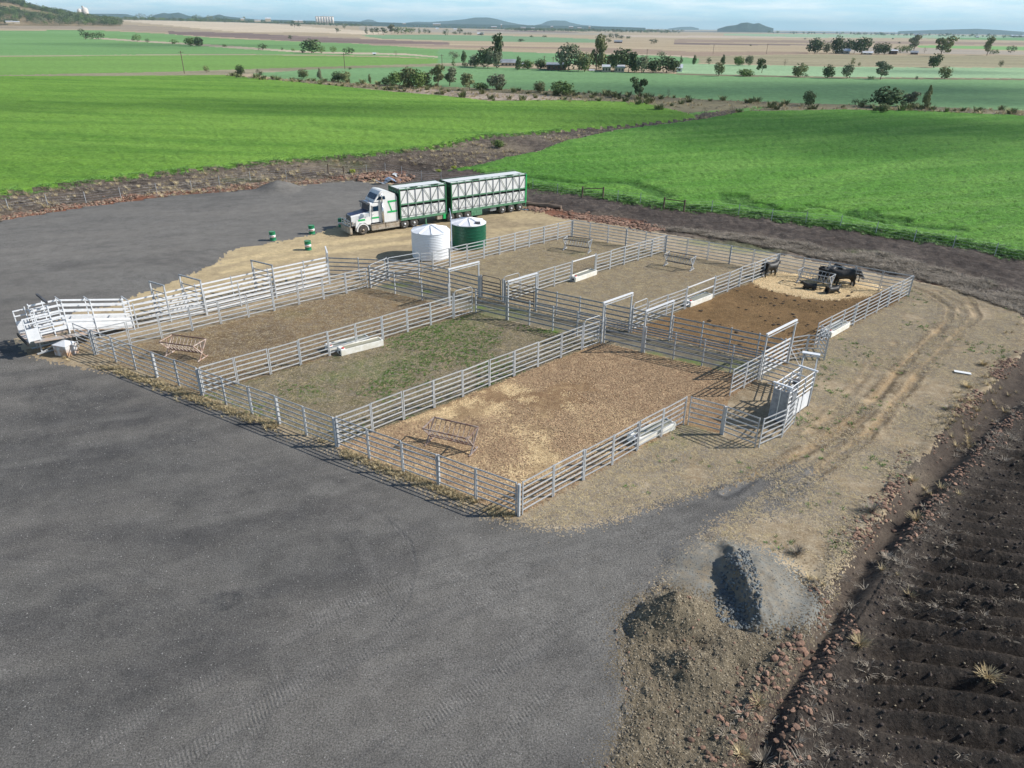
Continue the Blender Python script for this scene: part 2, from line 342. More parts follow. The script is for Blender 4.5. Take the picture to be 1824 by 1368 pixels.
FIELDS = [  # name, colour a, colour b, polygon in photo pixels on flat ground
    ('stubble_field', (194, 176, 146), (172, 154, 126), None),
    ('pale_stubble_strip', (222, 205, 178), (212, 194, 168), [(150, 40), (300, 43), (450, 49), (600, 55.5), (700, 60), (660, 63), (560, 60), (430, 60), (300, 53), (200, 48)]),
    ('fallow_field', (176, 160, 138), (162, 146, 126), [(-700, 38), (0, 46), (100, 49), (300, 54.5), (430, 62), (640, 67), (640, 77), (400, 67), (300, 61), (200, 57), (0, 56), (-700, 52)]),
    ('scrub_strip', (150, 130, 120), (118, 102, 96), [(300, 59), (450, 62), (600, 68), (800, 75), (800, 80), (600, 77), (450, 69), (300, 63)]),
    ('dull_green_field', (128, 168, 104), (114, 154, 92), [(-700, 54), (0, 57.5), (180, 58), (300, 63), (400, 69), (640, 78), (800, 90), (870, 96), (870, 110), (800, 106), (700, 100), (540, 97), (340, 96), (0, 99), (-700, 104)]),
    ('bright_green_field', (128, 166, 84), (114, 152, 76), [(-700, 105), (0, 100.5), (340, 97.5), (540, 98.5), (700, 102), (815, 106), (830, 112), (700, 116), (560, 120), (400, 125), (300, 128.5), (0, 134), (-700, 142)]),
    ('dry_verge', (190, 178, 150), (160, 150, 118), [(0, 99), (340, 96), (540, 97), (540, 98.6), (340, 97.6), (0, 100.6)]),
    ('dry_verge', (205, 190, 165), (165, 155, 125), [(145, 68), (180, 70), (250, 75), (330, 80), (400, 85), (560, 95), (720, 98), (820, 106), (820, 104), (720, 95), (560, 92), (400, 81), (330, 77), (250, 72), (180, 67.5)]),
    ('pale_green_strip', (135, 165, 125), (125, 155, 115), [(640, 64), (780, 62), (950, 65), (1085, 71), (1060, 76), (900, 74), (800, 72), (680, 69)]),
    ('dark_tilled_strip', (125, 100, 98), (110, 90, 90), [(850, 54), (1000, 56), (1030, 58), (950, 59), (850, 57)]),
    ('pale_stubble_strip', (208, 192, 172), (196, 178, 158), [(1090, 62), (1290, 64), (1514, 66), (1514, 68), (1290, 67.5), (1090, 66)]),
    ('pale_green_strip', (160, 185, 150), (150, 175, 140), [(1290, 60), (1514, 61), (1824, 64), (1824, 68), (1440, 67), (1290, 63)]),
    ('dark_tilled_strip', (112, 112, 122), (105, 108, 118), [(1100, 54), (1514, 57.5), (1824, 60), (1824, 62), (1600, 60.5), (1100, 55.5)]),
    ('green_strip', (115, 160, 98), (105, 150, 90), [(1640, 68), (1824, 67), (2300, 68), (2300, 76), (1824, 72), (1740, 71)]),
    ('green_strip', (138, 182, 112), (128, 172, 105), [(1630, 81), (1824, 83), (2300, 84), (2300, 94), (1824, 90), (1760, 88), (1640, 85)]),
    ('dark_tilled_strip', (135, 118, 112), (125, 110, 105), [(1200, 76), (1300, 78), (1450, 79), (1450, 81), (1300, 80.5), (1200, 79)]),
    ('brown_fallow_strip', (170, 148, 128), (158, 138, 118), [(1240, 92), (1440, 92), (1440, 96), (1240, 100), (1000, 90), (1000, 86)]),
    ('grey_stubble_strip', (180, 170, 152), (166, 156, 138), [(640, 52), (900, 56), (1100, 60), (1100, 63), (900, 60), (640, 57)]),
    ('brown_fallow_strip', (166, 146, 128), (152, 134, 116), [(1200, 70), (1500, 72), (1824, 76), (2300, 78), (2300, 82), (1824, 80), (1500, 77), (1200, 75)]),
    ('pale_stubble_strip', (206, 190, 164), (192, 174, 150), [(870, 92), (1000, 94), (1180, 97), (1240, 100), (1240, 103), (1180, 99), (1000, 96)]),
    ('grey_stubble_strip', (184, 172, 156), (168, 158, 142), [(1500, 85), (1640, 86), (1760, 90), (1824, 92), (2300, 95), (2300, 100), (1824, 98), (1500, 94)]),
    ('brown_fallow_strip', (172, 152, 132), (160, 140, 120), [(660, 78), (860, 82), (1000, 84), (1180, 88), (1180, 90), (860, 86), (660, 81)]),
    ('olive_field', (172, 162, 132), (150, 145, 112), [(1240, 100), (1450, 97), (1824, 100), (2400, 102), (2400, 126), (1824, 121), (1500, 118), (1240, 112)]),
    ('green_strip', (128, 168, 116), (118, 158, 106), [(780, 87), (900, 92), (1000, 95), (1190, 99), (1245, 104), (1245, 112), (1215, 118), (900, 112), (780, 113)]),
    ('turquoise_green_field', (160, 190, 146), (146, 178, 134), [(1205, 113), (1500, 119), (1824, 121.5), (2400, 127), (2400, 146), (1824, 140), (1500, 137), (1205, 131)]),
    ('blue_green_field', (128, 166, 114), (114, 152, 100), [(450, 131), (560, 122), (700, 118.5), (800, 117), (890, 120), (1050, 126), (1215, 132), (1500, 139.5), (1824, 143), (2700, 155), (2700, 240), (1824, 200), (1600, 191), (1400, 185), (1250, 179), (1130, 171), (960, 164), (860, 159), (700, 153), (640, 151), (500, 141)]),
    ('dry_verge', (150, 138, 110), (105, 100, 78), [(1205, 131), (1500, 137.5), (1824, 140.5), (2400, 147), (2400, 150), (1824, 143), (1500, 140), (1205, 133.5)]),
    ('dry_verge', (175, 165, 138), (120, 118, 85), [(-700, 142), (0, 134), (300, 128), (400, 124.5), (560, 119.5), (700, 115.5), (830, 111.5), (870, 112), (870, 117), (800, 118), (700, 120), (560, 123.5), (450, 131), (400, 135), (200, 137), (0, 137), (-700, 150)]),
    ('creek_verge', (150, 138, 112), (92, 98, 62), [(400, 135), (500, 140), (660, 150), (860, 157), (1000, 163), (1130, 169), (1250, 177), (1400, 183), (1600, 189), (1824, 197), (2700, 238), (2700, 256), (1824, 208), (1600, 200), (1450, 195), (1330, 200), (1240, 214), (1200, 204), (1100, 184), (880, 181), (780, 171), (680, 161), (560, 151), (420, 140)]),
    ('pale_dry_grass_patch', (192, 176, 158), (168, 150, 128), [(700, 160), (760, 158), (860, 164), (960, 169), (1040, 177), (960, 181), (860, 177), (760, 169)]),
    ('bright_grass_wedge', (118, 160, 84), (104, 146, 78), [(1200, 203), (1290, 196), (1350, 190), (1372, 191), (1330, 199), (1240, 207)]),
]
reg_names, reg_mats, reg_polys = [], [], []
def region(name, m, poly): reg_names.append(name); reg_mats.append(m); reg_polys.append(poly)
ROWANG = ANG_V
for i, (nm, c1, c2, poly) in enumerate(FIELDS):
    crop = 'green' in nm
    m = gmat(nm + '_soil' * (not crop) + '_crop' * crop, C(*c1), C(*c2), big=(0.006 if crop else .01, 1), mid=.04, midc=C(*[k * (.9 if crop else .84) for k in c1]), fine=.35, fine_amt=.3, bump=.25 if crop else .4, bdist=.3,
             stretch=(6, 1, 1), rot=R(8) if crop else R(-10))
    region(nm, m, P(*poly) if poly else None)
region('bare_ground', gmat('dry_bare_ground', C(146, 128, 102), C(162, 145, 118), big=(.35, 1), mid=2.2, midc=C(178, 164, 140), fine=11, fine_amt=.42, speck=C(205, 192, 168), speck_scale=16, speck_thr=.66, bump=.6,
       attrs=(('a_track', C(170, 144, 108), .85), ('a_pale', C(196, 182, 158), .7), ('a_dark', C(88, 74, 56), .95), ('a_green', C(92, 118, 50), .9))), P((196, 548), (-100, 700), (925, 1000), (1500, 1000), (1950, 640), (1830, 540), (1500, 440), (1000, 370), (700, 340)))
region('dirt_track', gmat('pale_dirt_track', C(186, 168, 134), C(166, 149, 120), big=(.25, 1), mid=1.2, midc=C(156, 140, 112), fine=9, fine_amt=.25, bump=.4, attrs=(('a_pale', C(214, 192, 148), .9), ('a_dark', C(110, 98, 82), .7), ('a_track', C(150, 132, 104), .6))), TRACK)
region('black_soil', gmat('back_black_soil', C(74, 66, 61), C(92, 84, 78), big=(.2, 1), mid=1.3, midc=C(108, 98, 90), fine=5, fine_amt=.5, speck=C(165, 152, 138), speck_scale=7, speck_thr=.7, bump=1, bdist=.12,
       attrs=(('a_pale', C(150, 136, 118), .7), ('a_green', C(95, 120, 60), .7), ('a_dark', C(58, 50, 46), .8), ('a_track', C(150, 92, 66), .7))), BACK_SOIL)
region('black_soil', gmat('left_black_soil', C(98, 88, 79), C(80, 71, 64), big=(.15, 1), mid=.8, midc=C(124, 113, 100), fine=4, fine_amt=.5, speck=C(165, 152, 135), speck_scale=6, speck_thr=.68, bump=1, bdist=.12,
       attrs=(('a_pale', C(158, 145, 122), .8), ('a_green', C(100, 120, 62), .7), ('a_dark', C(60, 52, 47), .85), ('a_track', C(152, 94, 70), .8))), LEFT_SOIL)
region('crop_field', gmat('left_crop', C(127, 165, 70), C(107, 150, 56), big=(.02, 1), mid=.11, midc=C(88, 132, 48), fine=2.2, fine_amt=.38, bump=.8, bdist=.35, stretch=(7, 1, 1), rot=R(-8), attrs=(('a_dark', C(88, 130, 62), .6), ('a_pale', C(150, 176, 92), .6))), LEFT_FIELD)
region('crop_field', gmat('right_crop', C(100, 150, 60), C(82, 131, 49), big=(.03, 1), mid=.16, midc=C(120, 162, 76), fine=2.6, fine_amt=.42, bump=.8, bdist=.35, stretch=(5, 1, 1), rot=R(24), attrs=(('a_dark', C(58, 98, 42), .95), ('a_pale', C(122, 166, 76), .7))), RIGHT_FIELD)
region('gravel_yard', gmat('yard_gravel', C(108, 106, 102), C(122, 118, 112), big=(.09, 1), mid=.35, midc=C(91, 89, 87), fine=17, fine_amt=.8, grain=.2, grain_scale=.8, speck=C(158, 155, 150), speck_scale=30, speck_thr=.68, bump=1, bdist=.04, stretch=(2.5, 1, 1), rot=R(20),
       attrs=(('a_dark', C(62, 63, 65), .85), ('a_pale', C(134, 131, 125), .8), ('a_track', C(136, 134, 130), .7))), GRAVEL)
region('ditch_soil', gmat('ditch_dark_soil', C(86, 77, 69), C(72, 64, 58), big=(.3, 1), mid=1.5, midc=C(98, 88, 78), fine=12, fine_amt=.35, speck=C(40, 35, 32), speck_scale=5, speck_thr=.66, bump=.8, bdist=.06, attrs=(('a_pale', C(150, 138, 120), .7), ('a_dark', C(46, 40, 37), .8))), SOIL_STRIP)
region('ploughed_soil', gmat('ploughed_black_soil', C(56, 51, 47), C(72, 65, 59), big=(.3, 1), mid=2, midc=C(84, 76, 68), fine=9, fine_amt=.6, speck=C(172, 160, 142), speck_scale=9, speck_thr=.715, bump=1, bdist=.1, attrs=(('a_pale', C(140, 128, 114), .5), ('a_dark', C(44, 39, 37), .8))), FURROW)
region('rubble_ground', gmat('brown_gravel_ground', C(114, 105, 88), C(130, 119, 100), big=(.4, 1), mid=2.2, midc=C(98, 90, 75), fine=14, fine_amt=.55, speck=C(190, 178, 155), speck_scale=14, speck_thr=.64, bump=1, bdist=.08, attrs=(('a_pale', C(158, 144, 120), .6), ('a_dark', C(84, 76, 64), .7))), RUBBLE)
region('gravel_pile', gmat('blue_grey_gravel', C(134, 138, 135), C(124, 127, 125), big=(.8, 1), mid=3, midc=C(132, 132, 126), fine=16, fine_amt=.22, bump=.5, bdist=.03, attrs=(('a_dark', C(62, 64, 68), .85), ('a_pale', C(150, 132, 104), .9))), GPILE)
T1a, T2a, T3a = PU((-31.3, 23.2), (-21.2, 23.2), (-21.3, 44.3), (-31.3, 44.5)), PU((-21.2, 23.2), (-10.6, 23.2), (-10.7, 43.8), (-21.3, 44.3)), PU((-10.6, 23.2), (0, 23.4), (0, 43.3), (-10.7, 43.8))
pa = dict(bump=.7, bdist=.05)
region(G, gmat('brown_pen_dirt', C(134, 112, 84), C(118, 98, 74), big=(.3, 1), mid=1.4, midc=C(150, 128, 94), fine=10, fine_amt=.38, speck=C(172, 152, 118), speck_scale=14, speck_thr=.68, attrs=(('a_dark', C(88, 70, 54), .8), ('a_green', C(88, 110, 48), .8)), **pa), PU((-31.5, 0), (-21.1, 0), (-21.1, 20.2), (-31.3, 20.2)))
region(G, gmat('greenish_pen_dirt', C(128, 116, 94), C(112, 104, 78), big=(.3, 1), mid=1.2, midc=C(98, 96, 62), fine=10, fine_amt=.42, speck=C(170, 155, 128), speck_scale=14, speck_thr=.69, attrs=(('a_dark', C(90, 76, 62), .7), ('a_green', C(84, 122, 42), .9)), **pa), PU((-21.1, 0), (-10.65, 0), (-10.6, 20.2), (-21.1, 20.2)))
region(G, gmat('husk_litter_pen_dirt', C(150, 124, 94), C(126, 100, 76), big=(.22, 1), mid=1.4, midc=C(168, 142, 108), fine=12, fine_amt=.5, speck=C(212, 180, 132), speck_scale=18, speck_thr=.62, attrs=(('a_pale', C(206, 182, 140), .95), ('a_dark', C(112, 88, 68), .7), ('a_green', C(110, 118, 60), .6)), **pa), PU((-10.65, 0), (0, 0), (.1, 12.2), (2.1, 12.2), (0, 16.9), (0, 20.2), (-10.6, 20.2)))
region(G, gmat('pale_pen_dirt', C(150, 136, 106), C(136, 120, 92), big=(.3, 1), mid=1.3, midc=C(168, 154, 124), fine=9, fine_amt=.35, speck=C(190, 176, 146), speck_scale=12, speck_thr=.66, attrs=(('a_dark', C(120, 94, 70), .8), ('a_green', C(96, 122, 60), .8)), **pa), T1a)
region(G, gmat('grey_tan_pen_dirt', C(152, 138, 110), C(140, 122, 95), big=(.3, 1), mid=1.3, midc=C(166, 152, 122), fine=9, fine_amt=.35, speck=C(188, 172, 142), speck_scale=12, speck_thr=.66, attrs=(('a_dark', C(128, 100, 78), .8), ('a_green', C(96, 122, 60), .8)), **pa), T2a)
region(G, gmat('manure_pen_dirt', C(138, 110, 76), C(118, 94, 64), big=(.35, 1), mid=1.1, midc=C(154, 128, 92), fine=8, fine_amt=.5, speck=C(180, 148, 98), speck_scale=12, speck_thr=.67, attrs=(('a_dark', C(70, 56, 32), .9), ('a_pale', C(180, 150, 110), .8)), **pa), T3a)
region('yard_lane', gmat('grey_lane_dirt', C(126, 118, 100), C(112, 108, 96), big=(.4, 1), mid=1.5, midc=C(140, 130, 106), fine=9, fine_amt=.35, attrs=(('a_dark', C(84, 80, 74), .7), ('a_green', C(100, 122, 54), .9)), **pa), PU((-31.3, 20.3), (0, 20.3), (0, 23.2), (-31.3, 23.2)))
region('straw_bedding', gmat('pale_straw_bedding', C(246, 226, 188), C(238, 214, 172), big=(.5, 1), mid=2.5, midc=C(240, 222, 186), fine=8, fine_amt=.25, bump=.35, bdist=.05), STRAW_RING)

# ---- heights
GZ = np.zeros_like(GX)
nearm = GR < 900
xn, yn = GX[nearm], GY[nearm]
z = np.zeros_like(xn); aT = np.zeros_like(xn); aP = np.zeros_like(xn); aD = np.zeros_like(xn); aG = np.zeros_like(xn)
z += .03 * fbm(xn * .25, yn * .25, 3, 1)
def jitter(x, y):
    r = np.hypot(x, y); k = np.clip(r / 60, .6, 1.6)
    return ((fbm(x * .4, y * .4, 3, 101, .6) * 2.2 + fbm(x * 3.1, y * 3.1, 2, 103) * .5) * k, (fbm(x * .4, y * .4, 3, 107, .6) * 2.2 + fbm(x * 3.1, y * 3.1, 2, 109) * .5) * k)
jnx, jny = jitter(xn, yn)
inL = inpoly(xn + jnx * .35, yn + jny * .35, LEFT_FIELD); inR = inpoly(xn + jnx * .35, yn + jny * .35, RIGHT_FIELD)
c_, s_ = math.cos(R(24)), math.sin(R(24)); xr = xn * c_ + yn * s_; yr = -xn * s_ + yn * c_
crop_n = fbm(xr * .35, yr * 1.6, 4, 5) * .45 + fbm(xn * 1.7, yn * 1.7, 2, 6) * .18
cm_ = np.zeros_like(GX); cm_[nearm] = (inL | inR); cm_ = cm_.reshape(NR, NC)
for _ in range(2):
    cm_ = (np.roll(cm_, 1, 1) + cm_ + np.roll(cm_, -1, 1)) / 3; cm_[1:-1] = (cm_[:-2] + cm_[1:-1] + cm_[2:]) / 3
cm_ = cm_.ravel()[nearm]; z += cm_ * (.30 + crop_n * np.clip(1.4 - GR[nearm] / 700, 0, 1))
inF = inpoly(xn, yn, FURROW); inS = inpoly(xn, yn, SOIL_STRIP); inB = inpoly(xn, yn, BACK_SOIL); inLS = inpoly(xn, yn, LEFT_SOIL)
inRb = inpoly(xn, yn, RUBBLE); inGP = inpoly(xn, yn, GPILE); inGv = inpoly(xn, yn, GRAVEL)
# ploughed rows
fa, fb = np.array(P((1490, 1172))[0]), np.array(P((1740, 1215))[0]); fd = (fb - fa) / np.linalg.norm(fb - fa)
s1 = (xn - fa[0]) * fd[0] + (yn - fa[1]) * fd[1]; s2 = -(xn - fa[0]) * fd[1] + (yn - fa[1]) * fd[0]
wob = fbm(s1 * .18, s2 * .18, 3, 9) * 1.8
amp = .5 + .9 * sstep(-.1, .25, fbm(xn * .18, yn * .18, 2, 12))
d2 = dist_line(xn, yn, P((1950, 640), (1824, 735), (1700, 860), (1590, 1010), (1490, 1165), (1420, 1270), (1400, 1368), (1420, 1700)))
win = sstep(.4, 1.6, d2) * (1 - .65 * sstep(4.5, 7.5, d2))
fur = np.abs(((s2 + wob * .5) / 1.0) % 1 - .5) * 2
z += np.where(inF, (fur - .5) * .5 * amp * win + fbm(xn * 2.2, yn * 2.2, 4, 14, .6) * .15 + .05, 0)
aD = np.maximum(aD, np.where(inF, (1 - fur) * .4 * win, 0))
d1 = dist_line(xn, yn, P((1905, 560), (1800, 650), (1700, 748), (1590, 880), (1545, 935), (1470, 1045), (1425, 1135), (1325, 1290), (1280, 1368), (1220, 1700)))
z += np.where(inS, -.38 * sstep(0, .9, np.minimum(d1, d2)) + fbm(xn * 2, yn * 2, 4, 15) * .05, 0)
z += .20 * np.exp(-(d1 / .5) ** 2) * (inS | inRb | ~inGv) + .22 * np.exp(-(d2 / .55) ** 2)
z += np.where(inB, -.1 + fbm(xn * .7, yn * .7, 4, 16, .6) * .55, 0)
z += np.where(inLS, -.25 + fbm(xn * .35, yn * .8, 4, 17, .6) * .9, 0)
# spoil bank beyond the trailers and its dark pit
for px, py, rr, h in ((740, 296, 7, -1.4), (790, 303, 6, .9), (690, 312, 3.0, .8), (880, 250, 7, .7)):
    c = P((px, py))[0]; z += h * np.exp(-((xn - c[0]) / (rr * 1.6)) ** 2 - ((yn - c[1]) / rr) ** 2)
def blob(arr, px, py, r, a=1.0, el=1.0, seed=0):
    c = P((px, py))[0]; d = np.hypot((xn - c[0]) / el, yn - c[1]) / r
    d = d + fbm((xn + seed) * (1.3 / r), yn * (1.3 / r), 4, 31 + seed) * 1.1
    np.maximum(arr, a * (1 - sstep(.35, 1.15, d)), out=arr)
# gravel heap by the field, brown heap and blue-grey pile in the foreground
def mound(px, py, rx, ry, h, rot=0, p=1.6, rough=.12):
    c = P((px, py))[0]; dx, dy = xn - c[0], yn - c[1]; a, b = math.cos(rot), math.sin(rot)
    q = np.hypot((dx * a + dy * b) / rx, (-dx * b + dy * a) / ry); f = np.clip(1 - q, 0, 1)
    return h * sstep(0, 1, f ** (1 / p) if p > 1 else f) * (1 + rough * fbm(dx * 1.5, dy * 1.5, 4, 41) * 2)
z += mound(498, 336, 3.4, 2.8, .95, p=1.2)
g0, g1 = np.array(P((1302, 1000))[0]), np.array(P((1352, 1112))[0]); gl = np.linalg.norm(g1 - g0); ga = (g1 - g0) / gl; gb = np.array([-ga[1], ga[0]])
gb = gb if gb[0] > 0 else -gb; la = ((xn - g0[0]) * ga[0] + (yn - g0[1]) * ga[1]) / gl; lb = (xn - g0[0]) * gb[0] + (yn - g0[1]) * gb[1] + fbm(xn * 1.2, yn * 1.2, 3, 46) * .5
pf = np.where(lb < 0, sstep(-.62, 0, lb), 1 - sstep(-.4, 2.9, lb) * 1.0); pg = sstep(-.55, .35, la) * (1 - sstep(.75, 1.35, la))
m1 = .68 * pf * pg * (1 + np.where(lb < .1, .9, .3) * fbm(xn * 2.5, yn * 2.5, 5, 47, .72))
cpile = P((1302, 1055))[0]; scoop = np.exp(-(((xn - cpile[0]) / .85) ** 2 + ((yn - cpile[1]) / 1.5) ** 2))
z += m1 + mound(1250, 990, 1.8, .9, .2) + mound(1235, 1045, 1.2, .5, .15)
z += mound(1212, 1100, 1.7, 1.3, .95, p=1.2, rough=.35) + mound(1160, 1115, 1.1, .8, .35, rough=.4) + mound(1240, 1190, 1.5, 1.0, .42, rough=.6) + mound(1300, 1150, 1.2, .9, .25, rough=.6)
z += np.where(inRb & ~inGP, fbm(xn * 2.2, yn * 2.2, 5, 44, .7) * .26, 0)
aD = np.maximum(aD, .5 * (pf * pg > .12) * (lb < .02) * inGP); blob(aP, 1252, 1022, .55, .9, 1.2, 5); blob(aP, 1195, 1018, .45, .7, 1.0, 6)  # pile's left face coloured darker: fresh blue metal, plus painted shade away from sun
blob(aD, 1180, 1090, .7, .8, 1, 7); blob(aD, 1225, 1160, .5, .9, 1, 8); blob(aD, 1215, 1200, .5, .8, 1, 9)  # left sides of the brown heaps painted darker, as shade to show their relief
# green, dark and pale patches
for k, (px, py, r, a) in enumerate([(650, 655, 1.7, .55), (720, 640, 1.4, .4), (600, 670, 1.2, .6), (560, 705, 1.1, .4), (700, 668, 1.1, .4), (840, 575, 1.6, .35), (855, 548, .7, 1), (985, 592, .7, 1), (1215, 648, 1.3, .9), (1160, 632, .7, .7),
                                 (1480, 640, 1.5, .6), (1492, 640, .5, 1), (1170, 795, .7, .6), (1230, 770, 1.0, .5), (1205, 790, .8, .5), (705, 508, 1.0, .7), (760, 520, .6, .9), (1030, 452, 1.2, .5), (900, 560, 2, .5), (780, 590, 1.8, .4),
                                 (1240, 520, 1, .4), (1740, 500, 1.5, .6), (1250, 432, 2, .6), (1540, 452, 2, .7), (1330, 440, 3, .6), (620, 285, 4, .5), (440, 318, 3, .5), (1310, 652, 1.2, .5), (520, 560, 1.2, .3)]):
    blob(aG, px, py, r, a, 1.3, k)
for k, (px, py, r, a) in enumerate([(455, 600, 2.2, .8), (410, 612, 2.0, .7), (350, 640, 1.4, .6), (480, 585, 1.5, .5), (150, 720, 2.2, .7), (95, 700, 1.5, .7), (60, 745, 2, .6), (240, 745, 2.2, .6), (330, 775, 1.5, .5), (290, 830, 1.6, .4),
                                 (410, 1065, .8, .9), (150, 1060, .9, .6), (470, 1060, .6, .6), (200, 1230, 1.2, .5), (330, 880, 1.4, .5), (620, 960, .6, .6), (520, 940, .7, .5), (1150, 665, 3.2, .8), (1040, 660, 2.2, .6), (1230, 690, 2.5, .7), (1090, 720, 1.6, .5), (1260, 650, 2, .6), (1380, 575, 2, .6), (1290, 560, 1.5, .5), (1000, 735, 1.2, .4), (1050, 470, 2, .4), (1240, 490, 2, .4),
                                 (1100, 590, 2, .4), (900, 400, 1.5, .6), (960, 402, 1.5, .6), (880, 392, 2, .7), (760, 420, 2, .5), (820, 400, 2, .6), (720, 360, 3, .5), (240, 395, 3, .3), (650, 300, 6, .7), (770, 292, 7, 1.), (1000, 365, 5, .7), (1150, 385, 5, .7), (1300, 405, 5, .5), (1500, 425, 5, .6), (1700, 470, 5, .7)]):
    blob(aD, px, py, r, a, 1.5, 50 + k)
for k, (px, py, r, a) in enumerate([(760, 790, 4.2, .6), (880, 820, 3.4, .55), (960, 850, 2, .5), (900, 760, 3.0, .4), (1000, 770, 2.5, .35), (1040, 905, .9, .7), (1150, 865, 1.3, .6), (1420, 905, 1.5, .7), (1550, 830, 2, .6), (1500, 700, 1.6, .3),
                                 (1700, 560, 2.5, .5), (1650, 505, 2, .6), (260, 360, 3, .5), (560, 318, 3, .6), (930, 385, 2, .4), (1050, 385, 4, .6), (1250, 425, 5, .7), (1350, 445, 5, .6), (1450, 460, 4, .6), (1580, 480, 4, .6), (590, 870, .7, .7), (560, 290, 4, .6), (420, 308, 4, .5), (870, 262, 5, .7), (1000, 246, 6, .6),
                                 (300, 660, 1, .9), (420, 735, .8, .8), (250, 665, 1, .9), (650, 825, .7, .7)]):
    blob(aP, px, py, r, a, 1.8, 90 + k)
for px, py, r in ((300, 400, 14), (80, 450, 9), (480, 372, 10), (600, 345, 10), (150, 500, 7), (420, 420, 7)): blob(aP, px, py, r, .75, 1.6, 400 + px)
for px, py, r, a in ((1000, 1050, 5, .6), (1130, 960, 3.5, .5), (850, 1180, 3, .4), (1000, 1250, 3, .35)): blob(aP, px, py, r, a, 2.0, 450 + px)
for px, py, r, a in ((60, 830, 4, .5), (350, 950, 2.5, .45), (250, 1120, 2.5, .5), (560, 1010, 2, .4), (80, 1250, 2, .5), (500, 870, 2, .3)): blob(aD, px, py, r, a, 2.2, 500 + px)
for k_ in range(10):
    u_, v_ = rng.uniform(-10.4, -.3), rng.uniform(23.8, 43); q_ = W(u_, v_); aD = np.maximum(aD, .4 * (1 - sstep(.1, .75, np.hypot(xn - q_.x, yn - q_.y) + fbm(xn * 2, yn * 2, 2, 99) * .6)))
# manure band below the straw, darker crop strips, wheel tracks
dm = dist_line(xn, yn, P((1300, 512), (1380, 540), (1450, 550), (1530, 545), (1590, 528))); aD = np.maximum(aD, .95 * (1 - sstep(.3, 2.4, dm + fbm(xn * .8, yn * .8, 3, 71) * 1.5)))
for pl, w in (([(1060, 325), (1120, 328), (1160, 340), (1185, 352)], .9), ([(1292, 350), (1300, 362), (1345, 372), (1420, 378)], .7), ([(1320, 352), (1330, 362), (1370, 368)], .6), ([(1518, 380), (1530, 390), (1600, 402), (1700, 412)], .7), ([(1550, 380), (1560, 388), (1610, 395)], .5), ([(940, 318), (1030, 328)], .6), ([(1440, 370), (1500, 380), (1560, 395)], .5)):
    dd = dist_line(xn, yn, P(*pl)) + fbm(xn * .6, yn * .6, 3, 77) * .8; q = (1 - sstep(w * .7, w * 2.2, dd)) * inR
    aD = np.maximum(aD, q); z -= q * .28
rut1 = P((1290, 878), (1365, 838), (1440, 800), (1500, 762), (1560, 705), (1600, 658), (1650, 612), (1688, 572), (1690, 546), (1660, 526), (1625, 512))
rut2 = P((1390, 880), (1470, 832), (1540, 778), (1600, 712), (1640, 660), (1700, 602), (1738, 562), (1724, 530), (1690, 512), (1640, 500))
rut3 = P((1440, 772), (1490, 730), (1520, 690), (1560, 645), (1600, 610)); rut4 = P((1480, 790), (1540, 740), (1580, 690), (1620, 640), (1670, 590), (1712, 560), (1706, 540), (1670, 520))
for pl, a in ((rut1, 1), (rut2, 1), (rut3, .5), (rut4, .7)):
    dd = dist_line(xn, yn, pl); aT = np.maximum(aT, a * (1 - sstep(.12, .34, dd + fbm(xn * 1.1, yn * 1.1, 3, 79) * .35))); ed = np.abs(dd - .38 + fbm(xn * .9, yn * .9, 3, 78) * .25)
    aD = np.maximum(aD, a * .9 * (1 - sstep(.05, .2, ed)) * (fbm(xn * .7, yn * .7, 3, 81) > -.12)); z += -.07 * a * np.exp(-(dd / .3) ** 2) + .05 * a * np.exp(-(ed / .15) ** 2)
for pl, a in (([(380, 472), (500, 448), (620, 428), (760, 415)], 1), ([(400, 484), (520, 458), (640, 441), (760, 428)], 1), ([(340, 505), (480, 470), (560, 458)], .5), ([(880, 410), (960, 405), (1000, 398)], .4)):
    dd = dist_line(xn, yn, P(*pl)) + fbm(xn * .5, yn * .5, 3, 83) * .5; aP = np.maximum(aP, a * (1 - sstep(.35, .9, dd)) * ~inGv)
# rocky edge strips: reddish tint under the stones
for pl, w in (([(-100, 402), (0, 388), (150, 362), (300, 343), (480, 327), (640, 313), (700, 312)], 1.8), ([(945, 368), (990, 380), (1060, 388), (1110, 396)], 2.2)):
    dd = dist_line(xn, yn, P(*pl)) + fbm(xn * .6, yn * .6, 3, 85) * 2; aT = np.maximum(aT, (1 - sstep(w * .5, w, dd)) * ~inGv)
